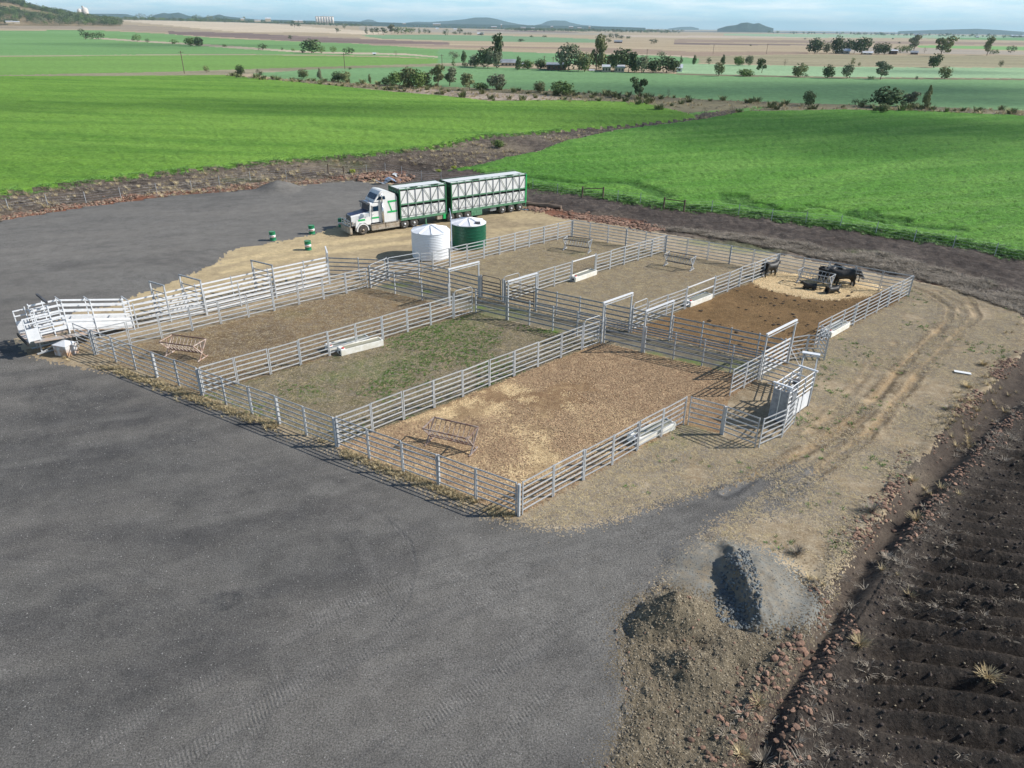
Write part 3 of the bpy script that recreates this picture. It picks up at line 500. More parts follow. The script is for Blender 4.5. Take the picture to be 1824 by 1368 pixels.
# wheel marks in the gravel: swirls of the turning trucks, and long foreground tracks
cs = P((170, 520))[0]; rr = np.hypot(xn - cs[0], yn - cs[1]); an = np.arctan2(yn - cs[1], xn - cs[0])
sw = .5 + .5 * np.sin(rr * 6.28 / 1.35 + fbm(an * 3, rr * .3, 3, 87) * 5)
w_ = np.exp(-((an - .25) / 1.0) ** 2) * sstep(3, 6, rr) * (1 - sstep(11, 18, rr)); aD = np.maximum(aD, np.where(inGv, (1 - sw) ** 2 * w_ * .75, 0)); z += np.where(inGv, -.03 * sw * w_, 0)
for pl, w, a in (([(560, 1092), (800, 1000), (1010, 950), (1200, 900), (1340, 858)], .3, .7), ([(700, 1110), (900, 1030), (1100, 985), (1260, 930)], .3, .6), ([(900, 1150), (1100, 1050), (1180, 1000)], .25, .6), ([(300, 1368), (560, 1200), (760, 1110), (1000, 1010), (1250, 910), (1420, 850)], .35, .6), ([(100, 1368), (420, 1180), (700, 1050), (1000, 985), (1290, 895)], .3, .6), ([(640, 1368), (840, 1230), (1000, 1120), (1180, 1010), (1300, 925)], .3, .55), ([(820, 1368), (960, 1250), (1060, 1150), (1150, 1050)], .25, .5), ([(-50, 1000), (200, 1010), (420, 1080), (500, 1200), (420, 1368)], .25, .4), ([(-50, 800), (200, 790), (460, 850), (640, 960), (700, 1100)], .25, .35), ([(100, 690), (300, 760), (520, 850), (760, 960)], .25, .35),
                 ([(690, 925), (730, 965), (740, 1010), (725, 1070), (690, 1110)], .06, 1), ([(1290, 1160), (1130, 1290), (1080, 1340)], .12, .5), ([(0, 470), (150, 440), (380, 400), (560, 385)], .6, .5), ([(60, 480), (240, 500), (400, 470), (520, 440)], .5, .6), ([(320, 372), (330, 382), (420, 365)], .25, .8),
                 ([(0, 560), (120, 540), (300, 490)], .5, .5), ([(1110, 1130), (1100, 1190), (1110, 1260), (1060, 1368)], .3, .5)):
    dd = dist_line(xn, yn, P(*pl)); q = a * (1 - sstep(w * .7, w * 1.3, np.abs(dd)))
    tread = .5 + .5 * np.sin((xn * 1.0 + yn * .6) * 46 + fbm(xn * .8, yn * .8, 2, 88) * 9); q = q * sstep(-.18, .2, fbm(xn * .45, yn * .45, 3, 89))
    aT = np.maximum(aT, np.where(inGv, q * (.35 + .65 * tread) * .8, 0)); z += np.where(inGv, q * (tread * .035 - .03), 0)
    aD = np.maximum(aD, np.where(inGv, a * .55 * (1 - sstep(.02, .14, np.abs(dd - w))), 0))
# long soft drag marks over the yard
st = fbm((xn * .94 + yn * .34) * .12, (-xn * .34 + yn * .94) * .7, 4, 91); aD = np.maximum(aD, np.where(inGv, sstep(.12, .3, st) * .5, 0)); aP = np.maximum(aP, np.where(inGv, sstep(.14, .3, -st) * .5, 0))
GZ[nearm] = z
def far_rise(x, y):
    r = np.hypot(x, y); az = np.degrees(np.arctan2(x, y))
    return 27 * sstep(900, 4200, r) * (1 - sstep(-28, 2, az)) * (1 - 0 * r)
GZ += far_rise(GX, GY) + np.where(GR > 150, fbm(GX * .004, GY * .004, 3, 93) * 1.2 * sstep(150, 800, GR), 0)
def gz(x, y):
    x = np.atleast_1d(np.asarray(x, float)); y = np.atleast_1d(np.asarray(y, float)); r = np.hypot(x, y); th = np.arctan2(x, y)
    i = np.clip(np.searchsorted(RD, r), 1, NR - 1); t = np.clip((r - RD[i - 1]) / (RD[i] - RD[i - 1]), 0, 1)
    j = np.clip(((th - TH[0]) / (TH[1] - TH[0])).round().astype(int), 0, NC - 1)
    H2 = GZ.reshape(NR, NC); return H2[i - 1, j] * (1 - t) + H2[i, j] * t
AT = {}
for nm, arr in (('a_track', aT), ('a_pale', aP), ('a_dark', aD), ('a_green', aG)):
    full = np.zeros_like(GX); full[nearm] = arr; AT[nm] = full

# ---- split the sheet into regions
ii, jj = np.meshgrid(np.arange(NR - 1), np.arange(NC - 1), indexing='ij')
q0 = (ii * NC + jj).ravel(); quads = np.stack([q0, q0 + 1, q0 + NC + 1, q0 + NC], 1)[:, ::-1]
fx = GX[quads].mean(1); fy = GY[quads].mean(1); fr = np.hypot(fx, fy)
jx, jy = jitter(fx, fy)
rid = np.zeros(len(quads), int); wn1, wn2 = rng.normal(size=len(quads)), rng.normal(size=len(quads)); wk = np.where(fr < 34, 1, .4)
for k, poly in enumerate(reg_polys):
    if poly is None: continue
    nm = reg_names[k]; ja = {G: .12, 'yard_lane': .15, 'crop_field': .35, 'gravel_yard': .3, 'black_soil': .5, 'gravel_pile': .45}.get(nm, .6 if k >= len(FIELDS) else 1.0)
    dz_ = .06 if nm == G else .16 if nm == 'crop_field' else .18 if 'soil' in nm else .32
    sel = inpoly(fx + jx * ja + wn1 * dz_ * wk, fy + jy * ja + wn2 * dz_ * wk, poly); rid[sel] = k
for k, nm in enumerate(reg_names):
    fs = quads[rid == k]
    if not len(fs): continue
    vid, inv = np.unique(fs, return_inverse=True); inv = inv.reshape(fs.shape)
    me = bpy.data.meshes.new(nm); n = len(vid); me.vertices.add(n); me.loops.add(fs.size); me.polygons.add(len(fs))
    co = np.empty((n, 3), np.float32); co[:, 0] = GX[vid]; co[:, 1] = GY[vid]; co[:, 2] = GZ[vid]
    me.vertices.foreach_set('co', co.ravel()); me.loops.foreach_set('vertex_index', inv.ravel().astype(np.int32))
    me.polygons.foreach_set('loop_start', np.arange(0, fs.size, 4, dtype=np.int32)); me.polygons.foreach_set('use_smooth', np.ones(len(fs), bool))
    for an_, arr in AT.items():
        at_ = me.attributes.new(an_, 'FLOAT', 'POINT'); at_.data.foreach_set('value', arr[vid].astype(np.float32))
    me.materials.append(reg_mats[k]); me.update(calc_edges=True)
    o = bpy.data.objects.new(nm, me); COL.objects.link(o); kind(o, 'structure')
# the ground goes on all round, outside the finely built part
b = MB(); seg = 60
angs = [TH[-1] + (2 * math.pi - (TH[-1] - TH[0])) * i / seg for i in range(seg + 1)]
for r0, r1 in ((0.0, 6.5), (6.5, 60), (60, 600), (600, 25500)):
    for a0, a1 in zip(angs[:-1], angs[1:]):
        b.add([(r * math.sin(a), r * math.cos(a), 0) for r, a in ((r0, a0), (r1, a0), (r1, a1), (r0, a1))] if r0 else [(0, 0, 0), (r1 * math.sin(a0), r1 * math.cos(a0), 0), (r1 * math.sin(a1), r1 * math.cos(a1), 0)], [(0, 1, 2, 3)] if r0 else [(0, 1, 2)])
for i in range(20):
    a0 = TH[0] + (TH[-1] - TH[0]) * i / 20; a1 = TH[0] + (TH[-1] - TH[0]) * (i + 1) / 20
    b.add([(0, 0, 0), (6.5 * math.sin(a1), 6.5 * math.cos(a1), 0), (6.5 * math.sin(a0), 6.5 * math.cos(a0), 0)], [(0, 1, 2)])
me = b.data('surrounding_plain', gmat('surrounding_dry_ground', C(120, 112, 98), C(140, 130, 112), big=(.05, 1), mid=.5, midc=C(104, 100, 90), fine=6, fine_amt=.3))
o = place('surrounding_plain', me); kind(o, 'structure')

# ---- distant hills: real ridges with depth, blue only through the air between
def ridge(name, prof, dist, depth, m, base_drop=0, n=60, nd=9, rough=.12, seed=0):
    px0, px1 = prof[0][0], prof[-1][0]; vs = []; xs = np.linspace(px0, px1, n)
    tops = np.interp(xs, [p[0] for p in prof], [p[1] for p in prof])
    for i, (x, t) in enumerate(zip(xs, tops)):
        top = at_dist(x, t, dist); base = far_rise(np.array([top[0]]), np.array([top[1]]))[0] - 2
        h = max(top[2] - base, .5)
        for j in range(nd):
            s = (j / (nd - 1)) * 2 - 1; dd = dist + s * depth
            k = dd / dist; prof_h = max(0, 1 - abs(s)) ** .9
            nz = 1 + rough * float(fbm(np.array([x * .13]), np.array([s * 3.]), 3, seed)[0]) * (1 - prof_h) * 3
            bb_ = far_rise(np.array([top[0] * k]), np.array([top[1] * k]))[0] - 2
            vs.append((top[0] * k, top[1] * k, bb_ * (1 - prof_h) + (base + h) * prof_h * nz if prof_h < .999 else top[2]))
    fs = [(i * nd + j, (i + 1) * nd + j, (i + 1) * nd + j + 1, i * nd + j + 1) for i in range(n - 1) for j in range(nd - 1)]
    b = MB(); b.add(vs, fs); o = b.build(name, m, smooth=True); return kind(o, 'structure')
M_HILL = gmat('wooded_hill_cover', C(60, 80, 74), C(78, 92, 82), big=(.004, 1), mid=.02, midc=C(50, 70, 66), fine=.08, fine_amt=.4, bump=1, bdist=6)
M_HILLN = gmat('near_hill_grass', C(158, 140, 112), C(140, 122, 96), big=(.01, 1), mid=.04, midc=C(120, 112, 84), fine=.4, fine_amt=.3, bump=.5, bdist=1)
ridge('hill', [(640, 47), (700, 43), (740, 38.5), (765, 39), (800, 37), (830, 34), (845, 31.3), (870, 31), (885, 34), (905, 39), (925, 43), (960, 47)], 11000, 1500, M_HILL, seed=1)
ridge('hill', [(940, 47), (965, 42.5), (975, 37.5), (985, 36.3), (1008, 37), (1015, 40), (1035, 44), (1090, 48.5)], 12000, 900, M_HILL, seed=2)
ridge('hill', [(262, 34), (275, 27), (292, 22.5), (300, 24.5), (318, 22.2), (335, 28), (355, 31), (375, 29), (390, 25.6), (402, 29), (440, 33), (500, 37)], 8200, 1200, M_HILL, seed=3)
ridge('hill', [(640, 41), (645, 36.8), (655, 34.4), (664, 35.5), (672, 39), (690, 42)], 14000, 600, M_HILL, seed=4)
ridge('hill', [(92, 28), (100, 17.5), (107, 15), (118, 17), (128, 22), (145, 25), (165, 24.5), (200, 24.6), (225, 25), (245, 30)], 9000, 900, M_HILL, seed=5)
ridge('hill', [(1278, 51.5), (1295, 46.5), (1312, 44.5), (1320, 40.8), (1332, 40), (1342, 42.5), (1352, 41), (1364, 46.5), (1378, 50.5)], 6500, 500, M_HILL, seed=6)
ridge('hill', [(1190, 51), (1212, 48), (1232, 47.6), (1245, 50.5)], 13000, 400, M_HILL, seed=7)
ridge('hill', [(1600, 55.5), (1690, 52.5), (1740, 51.2), (1780, 53.5), (1830, 57)], 9500, 700, M_HILL, seed=8)
ridge('low_rise', [(180, 38), (300, 33.5), (420, 33.5), (560, 37), (620, 38), (760, 42), (920, 44.5), (1090, 47.5), (1150, 49.5)], 6200, 700, M_HILL, n=160, rough=.3, seed=9)
NEAR_HILL = [(-420, -60), (-200, -40), (-60, -14), (0, -4), (22, 2), (40, 9), (60, 16), (90, 22), (125, 29), (160, 33), (190, 38.5), (215, 42)]
ridge('wooded_hill', NEAR_HILL, 2500, 420, M_HILLN, n=80, nd=17, rough=.1, seed=10)
# ================================================================== STOCK YARDS
_cache = {}
def cached(key, fn):
    if key not in _cache: _cache[key] = fn()
    return _cache[key]
def rail_mesh(L, w, h, m, seg=4):
    return cached(('rail', round(L, 2), w, h, m.name, seg), lambda: MB().bar((0, 0, 0), (round(L, 2), 0, 0), w, h, seg).data('rail', m, False))
def frame_mesh(L, h, m, t=.05, mid=False):
    def f():
        return MB().box((0, 0, h / 2), (t, t, h)).data('upright', m)
    return cached(('frame', round(L, 2), h, m.name, t, mid), f)
def post_mesh(h, t, m): return cached(('post', h, t, m.name), lambda: MB().box((0, 0, h / 2), (t, t, h)).box((0, 0, h + .004), (t + .012, t + .012, .012)).data('post', m))
def add_panel(root, p, q, h=1.72, n=6, name='panel', m=None, w=.022, hh=.068, z0=.22, jitter=True, mid=False, zs=None):
    """one framed rail panel from p to q (world points), child of root"""
    p = Vector(p); q = Vector(q); d = q - p; L_ = d.length; ang = math.atan2(d.y, d.x)
    o = place(name, None, root); fm_ = frame_mesh(0, h, m or M_STEEL)
    for x in (.025, round(L_ - .04, 2) - .025): place('upright', fm_, o).location = (x, 0, 0)
    base = p + d.normalized() * .02
    if jitter: base.z += random.uniform(-.03, .03)
    o.location = base - root.location; o.rotation_euler = (random.uniform(-.012, .012), random.uniform(-.008, .008) if jitter else 0, ang)
    zs = zs or [z0 + (h - .04 - z0) * i / (n - 1) for i in range(n)]
    rm = rail_mesh(L_ - .14, w, hh, m or M_STEEL)
    for z_ in zs:
        r = place('rail', rm, o); r.location = (.05, 0, z_)
    return o
def run(label, pts, n=None, group='steel rail fences of the cattle yards', h=1.72, m=None, posts=True, each=3, name='rail_fence', **kw):
    """a fence run: pts in yard coordinates; straight runs are divided in n panels"""
    if n: (u0, v0), (u1, v1) = pts; pts = [(u0 + (u1 - u0) * i / n, v0 + (v1 - v0) * i / n) for i in range(n + 1)]
    t = thing(name, label, 'fence', W(*pts[0]), 0, group)
    wob = [W(u + random.uniform(-.035, .035), v + random.uniform(-.035, .035)) for u, v in pts]
    wob[0] = W(*pts[0]); wob[-1] = W(*pts[-1])
    for a, c in zip(wob[:-1], wob[1:]): add_panel(t, a, c, h=h + random.uniform(-.015, .015) * 0, m=m, **kw)
    if posts:
        for i, a in enumerate(wob):
            if i % each == 0 and 0 < i < len(wob) - 1:
                o = place('post', post_mesh(1.62, .085, m or M_STEEL), t); d = (wob[i] - wob[i - 1]).normalized(); o.location = a - t.location + Vector((-d.y, d.x, 0)) * .085; o.rotation_euler.z = math.atan2(d.y, d.x)
    return t
def corner(u, v, h=1.66, t=.11, m=None, label='square steel corner post'):
    o = place('fence_post', post_mesh(h, t, m or M_STEEL), None, W(u, v), ANG_U); return tag(o, label, 'post', 'square steel posts where the yard fences meet')

run('grey rail fence along the gravel, front of the husk-littered pen', [(-10.62, 0), (-.05, 0)], 5)
run('grey rail fence along the gravel, front of the green-patched pen', [(-21.1, 0), (-10.72, 0)], 5)
run('grey rail fence along the gravel, front of the brown pen with the rusty feeder', [(-31.55, 0), (-21.2, 0)], 5)
run('single dark rail panel between the steel box and the loading ramp', [(-33.75, .1), (-31.65, 0)], 1, posts=False)
run('bright rail fence on the right side of the husk-littered pen, up to the gate', [(.1, .12), (.15, 12.15)], 6, each=2)
run('bright rail fence between the husk-littered pen and the green-patched pen', [(-10.68, .1), (-10.65, 18.35)], 9)
run('bright rail fence between the green-patched pen and the brown pen, passing a white trough', [(-21.15, .1), (-21.1, 18.35)], 9)
run('bright rail fence beside the loading race, left side of the brown pen', [(-31.6, .1), (-31.25, 20.1)], 10, each=3)
run('dark rail fence at the back of the pen nearest the green tank', [(-31.35, 44.5), (-21.35, 44.3)], 5)
run('dark rail fence at the back of the middle upper pen', [(-21.25, 44.3), (-10.75, 43.85)], 5)
run('dark rail fence at the back of the cattle pen, behind the straw', [(-10.65, 43.85), (-.1, 43.35)], 5)
run('bright rail fence beside the water tanks, left side of the upper pens', [(-31.5, 28.8), (-31.4, 44.4)], 8)
run('bright rail fence right of the first upper pen, between trough and back fence', [(-21.3, 34.3), (-21.3, 44.2)], 5, each=2)
run('bright rail fence right of the first upper pen, short length between gate and trough', [(-21.2, 25.2), (-21.25, 31.1)], 3, posts=False)
run('bright rail fence left of the cattle pen, from its trough to the back fence', [(-10.65, 33.9), (-10.7, 43.75)], 5, each=2)
run('bright rail fence left of the cattle pen, short length between gate and trough', [(-10.6, 25.2), (-10.6, 29.9)], 2, posts=False)
run('bright rail fence on the right side of the cattle pen, past a trough', [(-.2, 27.7), (0, 43.3)], 8)
run('two bright rail panels between the lane end and the open corner of the crush yard', [(0, 16.9), (0, 20.15)], 2, posts=False)
run('dark rail gate panel closing the husk-littered pen beside the crush yard', [(.3, 12.2), (2.15, 12.2)], 1, posts=False, name='rail_fence')
run('dark rail panel in front of the crush, casting criss-cross shadows', [(2.25, 12.15), (4.2, 11.75)], 1, posts=False)
run('bright rail panels running back from the front corner of the crush yard to the crush', [(4.3, 11.8), (4.55, 13.65), (4.3, 15.5)], None, posts=False)
run('short zigzag of bright rail panels between the lane end and the cattle pen', [(-.1, 24.0), (.35, 25.1), (1.4, 25.6), (.1, 27.5)], None, posts=False)
run('dark rail gate panel leading from the lane end to the crush', [(.15, 20.1), (2.55, 19.7)], 1, posts=False)
run('short bright rail fence in front of the white water tank', [(-31.7, 25.9), (-31.3, 26.7), (-31.45, 28.7)], None, posts=False)
for (u, v, lb) in ((0.05, 0, 'square steel post at the front corner of the yards, next to the gravel'), (-10.67, -.02, 'square steel post at the front corner between the husk-littered and green-patched pens'),
                   (-21.15, -.02, 'square steel post at the front corner between the green-patched and brown pens'), (-31.6, -.05, 'square steel post at the front left corner of the brown pen'),
                   (-31.4, 44.5, 'square steel post at the far corner of the yards, nearest the trailers'), (-21.3, 44.35, 'square steel post in the back fence between the first two upper pens'),
                   (-10.7, 43.9, 'square steel post in the back fence at the left corner of the cattle pen'), (.02, 43.35, 'square steel post at the far right corner of the cattle pen'),
                   (-31.45, 28.75, 'square steel post in front of the gap between the two water tanks'), (2.2, 12.2, 'square steel post between the two dark gate panels in front of the crush')):
    corner(u, v, label=lb)

# heavy rail lane fences
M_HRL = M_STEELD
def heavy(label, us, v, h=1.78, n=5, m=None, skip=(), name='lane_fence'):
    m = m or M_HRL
    pts = [W(u, v) if not isinstance(u, tuple) else W(*u) for u in us]
    t = thing(name, label, 'fence', pts[0], 0, 'heavy rail fences along the central lane')
    for i, p in enumerate(pts):
        o = place('post', post_mesh(h + .03, .075, M_STEEL), t); o.location = p - t.location; o.rotation_euler.z = ANG_U
    for i, (a, c) in enumerate(zip(pts[:-1], pts[1:])):
        if i in skip: continue
        d = c - a
        for k in range(n):
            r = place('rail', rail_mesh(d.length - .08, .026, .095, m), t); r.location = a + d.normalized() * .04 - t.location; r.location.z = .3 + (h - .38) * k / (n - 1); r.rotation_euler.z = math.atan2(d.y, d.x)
    return t
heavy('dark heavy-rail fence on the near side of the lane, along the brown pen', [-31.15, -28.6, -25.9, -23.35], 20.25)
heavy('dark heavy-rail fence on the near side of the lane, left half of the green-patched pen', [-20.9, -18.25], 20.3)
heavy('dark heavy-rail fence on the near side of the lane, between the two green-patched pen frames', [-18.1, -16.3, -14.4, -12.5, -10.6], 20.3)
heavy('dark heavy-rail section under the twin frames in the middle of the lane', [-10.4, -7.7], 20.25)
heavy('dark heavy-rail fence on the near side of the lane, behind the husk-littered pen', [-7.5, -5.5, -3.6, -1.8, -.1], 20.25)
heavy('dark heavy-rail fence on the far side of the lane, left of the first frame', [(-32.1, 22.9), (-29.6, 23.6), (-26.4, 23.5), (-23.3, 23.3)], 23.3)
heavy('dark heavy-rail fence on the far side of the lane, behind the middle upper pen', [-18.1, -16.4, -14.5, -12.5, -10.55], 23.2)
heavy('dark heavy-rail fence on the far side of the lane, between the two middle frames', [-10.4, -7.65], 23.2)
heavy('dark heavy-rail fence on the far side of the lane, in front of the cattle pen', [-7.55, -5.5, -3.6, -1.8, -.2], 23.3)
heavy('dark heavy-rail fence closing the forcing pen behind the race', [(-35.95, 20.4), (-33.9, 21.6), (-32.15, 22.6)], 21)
heavy('two-rail barrier over the white trough beside the first upper pen', [(-21.25, 31.2), (-21.3, 34.2)], 0, n=2, m=M_BRIGHT)
heavy('two-rail barrier over the white trough of the cattle pen', [(-10.6, 30.0), (-10.65, 33.8)], 0, n=3, m=M_BRIGHT)
# overhead gate frames with sliding gates
def gframe(u, v0, v1, label, h=2.88, closed=False, m=None):
    a, c = W(u, v0), W(u, v1); m = m or M_STEEL
    t = thing('gate_frame', label, 'gate frame', a, 0, 'tall gate frames across the lane and race'); d = c - a; L_ = d.length; t.rotation_euler.z = math.atan2(d.y, d.x)
    for x in (0, L_): o = place('post', post_mesh(h - .02, .085, m), t); o.location = (x, 0, 0)
    o = MB().box((L_ / 2, 0, h + .04), (L_ + .14, .12, .085)).build('crossbeam', M_BRIGHT, t)
    for y in (-.11,):
        MB().box((L_ / 2, y, h - .1), (L_ + .1, .03, .06)).build('slide_track', m, t)
    if closed:
        g = MB().box((.13, 0, .95), (.05, .05, 1.75)).box((L_ - .13, 0, .95), (.05, .05, 1.75)).build('sliding_gate', M_BRIGHT, t); g.location = (0, .07, 0)
        for k in range(6): r = place('rail', rail_mesh(L_ - .3, .04, .09, M_BRIGHT), g); r.location = (.15, 0, .25 + k * .30)
    return t
gframe(-23.35, 20.35, 23.25, 'tall gate frame over the lane at the right end of the brown pen')
gframe(-18.18, 20.4, 23.2, 'tall gate frame over the lane behind the green-patched pen')
gframe(-10.5, 20.1, 23.05, 'tall gate frame with white crossbeam where the husk-littered and green-patched pens meet')
gframe(-7.6, 20.2, 23.15, 'tall gate frame with white crossbeam at the lower left corner of the cattle pen')
gframe(-.02, 20.3, 23.8, 'tall gate frame with white crossbeam at the lane end near the crush', h=2.95, closed=True)
# framed swing gates with raised rounded tops
def swing(p, q, label, h=2.05, n=5, m=None, group='swing gates of the cattle yards'):
    p, q = W(*p), W(*q); d = q - p; L_ = d.length; m = m or M_STEEL
    t = thing('swing_gate', label, 'gate', p, math.atan2(d.y, d.x), group)
    fr = MB(); r = .028
    pts = [(.04, 0, .12), (.04, 0, h - .15), (.16, 0, h), (L_ - .16, 0, h), (L_ - .04, 0, h - .15), (L_ - .04, 0, .12), (.04, 0, .12)]
    for a, c in zip(pts[:-1], pts[1:]): fr.bar(a, c, r * 2, r * 2, 8)
    fr.build('gate_frame_tube', m, t)
    for k in range(n): o = place('rail', rail_mesh(L_ - .12, .035, .07, m), t); o.location = (.06, 0, .42 + (h - .85) * k / (n - 1))
    MB().box((-.06, 0, .95), (.09, .09, 1.9)).build('hinge_post', M_STEELD, t)
    return t
swing((-10.65, 18.45), (-10.6, 20.0), 'tall framed gate at the lane end of the fence left of the husk-littered pen')
swing((-21.1, 18.45), (-21.05, 20.15), 'tall framed gate at the lane end of the fence left of the green-patched pen')
swing((-21.2, 23.4), (-21.2, 25.1), 'tall framed gate on the far side of the lane, right of the first upper pen')
swing((-10.55, 23.4), (-10.6, 25.1), 'tall framed gate on the far side of the lane, left of the cattle pen')
swing((-23.1, 23.3), (-21.3, 23.25), 'dark framed gate on the far side of the lane, into the first upper pen', m=M_DARKST, h=1.9)
swing((-32.2, 22.9), (-31.75, 25.8), 'bright framed gate between the race end and the white tank', h=1.8)
swing((-31.2, 20.3), (-32.0, 22.8), 'bright framed gate across the left end of the lane', h=1.9)
swing((-20.9, 23.25), (-18.3, 23.2), 'dark framed gate on the far side of the lane beside the second frame', m=M_DARKST, h=1.8)

# ---- race to the loading ramp
def racefence(label, us, n=5, h=1.8, m=None, sheet=False):
    m = m or M_BRIGHT; pts = [W(*u) for u in us]
    t = thing('race_fence', label, 'fence', pts[0], 0, 'rail sides of the loading race')
    for i, p in enumerate(pts): o = place('post', post_mesh(h + .05, .07, M_STEEL), t); o.location = p - t.location; o.rotation_euler.z = ANG_V
    for a, c in zip(pts[:-1], pts[1:]):
        d = c - a
        for k in range(n):
            r = place('rail', rail_mesh(d.length - .07, .04, .105, m), t); r.location = a + d.normalized() * .035 - t.location; r.location.z = .32 + (h - .40) * k / (n - 1); r.rotation_euler.z = math.atan2(d.y, d.x)
    return t
racefence('bright heavy-rail outer side of the race, on the gravel side', [(-36.0, 20.4), (-36.05, 18.3), (-36.05, 15.2), (-36.0, 12.2), (-35.9, 9.4), (-35.7, 6.6), (-35.6, 4.2)])
racefence('bright heavy-rail inner side of the race, facing the brown pen', [(-34.2, 19.0), (-34.1, 16.6), (-34.1, 14.0), (-34.05, 11.4), (-34.0, 8.8), (-34.3, 6.4), (-34.55, 4.3)])
gframe(-1e-3 - 34.0, 5.8, 5.8 + 1e-3, 'x') if False else None
def xframe(u0, u1, v, label, h=2.6):
    a, c = W(u0, v), W(u1, v); d = c - a; L_ = d.length
    t = thing('gate_frame', label, 'gate frame', a, math.atan2(d.y, d.x), 'tall gate frames across the lane and race')
    for x in (0, L_): o = place('post', post_mesh(h, .09, M_STEEL), t); o.location = (x, 0, 0)
    MB().box((L_ / 2, 0, h + .05), (L_ + .12, .1, .08)).build('crossbeam', M_STEELD, t)
    g = MB().box((.1, 0, 1.2), (.04, .04, 1.9)).box((L_ - .1, 0, 1.2), (.04, .04, 1.9)).build('sliding_gate', M_STEEL, t); g.location = (0, .06, 0)
    for k in range(5): r = place('rail', rail_mesh(L_ - .25, .03, .07, M_STEELD), g); r.location = (.12, 0, .4 + k * .4)
xframe(-36.1, -34.5, 6.5, 'tall gate frame across the race nearest the loading ramp')
xframe(-36.3, -33.95, 8.7, 'tall gate frame across the race, second from the loading ramp')
xframe(-36.3, -34.0, 14.2, 'tall gate frame halfway along the race')
t = thing('gate_frame', 'narrow tall frame at the back end of the race', 'gate frame', W(-34.2, 19.1), ANG_V, 'tall gate frames across the lane and race')
t.rotation_euler.z = math.atan2((W(-36, 20.4) - W(-34.2, 19.1)).y, (W(-36, 20.4) - W(-34.2, 19.1)).x); L_ = (W(-36, 20.4) - W(-34.2, 19.1)).length
for x in (0, L_): o = place('post', post_mesh(2.6, .08, M_STEEL), t); o.location = (x, 0, 0)
MB().box((L_ / 2, 0, 2.65), (L_ + .1, .1, .08)).build('crossbeam', M_BRIGHT, t)

# ---- loading ramp
rp0, rp1 = W(-35.05, 4.2), W(-34.72, -1.75); d = (rp1 - rp0); RL = d.length
ramp = thing('loading_ramp', 'bright steel cattle loading ramp with raised deck at the end of the race', 'loading ramp', rp0, math.atan2(d.y, d.x))
def dz(x): return .15 + .95 * min(x / (RL - 1.9), 1)
b = MB(); hw = .55
xs = [0, RL - 1.9, RL - .02]
for x0, x1 in zip(xs[:-1], xs[1:]):
    b.add([(x, y, dz(x) - k) for k in (0, .10) for x, y in ((x0, -hw), (x1, -hw), (x1, hw), (x0, hw))], [(0, 1, 2, 3), (7, 6, 5, 4), (0, 4, 5, 1), (1, 5, 6, 2), (2, 6, 7, 3), (3, 7, 4, 0)])
b.build('deck', mat('worn_ramp_floor', C(170, 160, 150, 1), rough=.8, noise=C(140, 120, 100, 1), scale=4), ramp)
for sy in (-1, 1):   # walkways either side
    b = MB(); y0, y1 = sy * (hw + .04), sy * (hw + .62); x0 = RL - 3.4 if sy > 0 else RL - 3.0
    b.add([(x, y, dz(x) - .05 - k) for k in (0, .05) for x, y in ((x0, y0), (RL + .25, y0), (RL + .25, y1), (x0, y1))], [(0, 1, 2, 3), (7, 6, 5, 4), (0, 4, 5, 1), (1, 5, 6, 2), (2, 6, 7, 3), (3, 7, 4, 0)])
    b.build('walkway', mat('walkway_%s_plate' % ('left' if sy > 0 else 'right'), C(160, 160, 158, 1), rough=.6, noise=C(175, 150, 130, 1), scale=2), ramp)
    for k in range(5):   # side rails follow the slope
        h = .25 + k * .38
        for i in range(3):
            xa, xb = [(0, 2.3), (2.35, RL - 1.95), (RL - 1.9, RL - .3)][i]
            MB().bar((xa, sy * hw, dz(xa) + h), (xb, sy * hw, dz(xb) + h), .04, .11 if k else .26, 4).build('side_rail', M_BRIGHT, ramp)
    for x in (0.05, 2.32, RL - 1.92, RL - 1.1, RL - .3):
        MB().box((x, sy * (hw + .04), dz(x) + .85), (.06, .06, 2.1)).build('side_post', M_BRIGHT, ramp)
    # sheeted lower side
    b = MB(); b.add([(x, y, dz(x) + z_) for y in (sy * (hw - .03), sy * (hw - .01)) for x, z_ in ((0, 0), (RL - 1.95, 0), (RL - 1.95, .75), (0, .75))], [(0, 1, 2, 3), (7, 6, 5, 4), (0, 4, 5, 1), (1, 5, 6, 2), (2, 6, 7, 3), (3, 7, 4, 0)]); b.build('side_sheet', M_BRIGHT, ramp)
for x in (2.32, RL - 1.92, .05):
    MB().box((x, 0, dz(x) + 1.98), (.06, 2 * hw + .2, .06)).build('crossbar', M_STEEL, ramp)
# loading end: gate box with perforated plates and a dark crossbeam
MB().box((RL - 1.05, 0, dz(9) + 2.25), (.12, 2.1, .14)).build('crossbeam', M_DARKST, ramp)
for sy in (-1, 1):
    b = MB(); b.box((RL - .15, sy * .95, dz(9) + .8), (.06, .06, 1.75)); b.box((RL + .5, sy * 1.05, dz(9) + .7), (.06, .06, 1.5)); b.box((RL + .18, sy * 1.0, dz(9) + .4), (.72, .03, .8)); b.box((RL + .18, sy * 1.0, dz(9) + 1.5), (.72, .03, .08)); b.box((RL + .18, sy * 1.0, dz(9) + 1.15), (.72, .03, .08))
    b.build('end_wing', M_BRIGHT, ramp)
    for z_ in (.35, .7, 1.05, 1.4): MB().box((RL - .9, sy * 1.0, dz(9) + z_), (1.3, .035, .06)).build('walkway_rail', M_BRIGHT, ramp)
b = MB(); b.box((RL + .28, 0, dz(9) - .03), (.62, 1.9, .05)); b.build('end_platform', mat('brown_stained_plate', C(190, 160, 135, 1), rough=.7, noise=C(205, 200, 195, 1), scale=2), ramp)
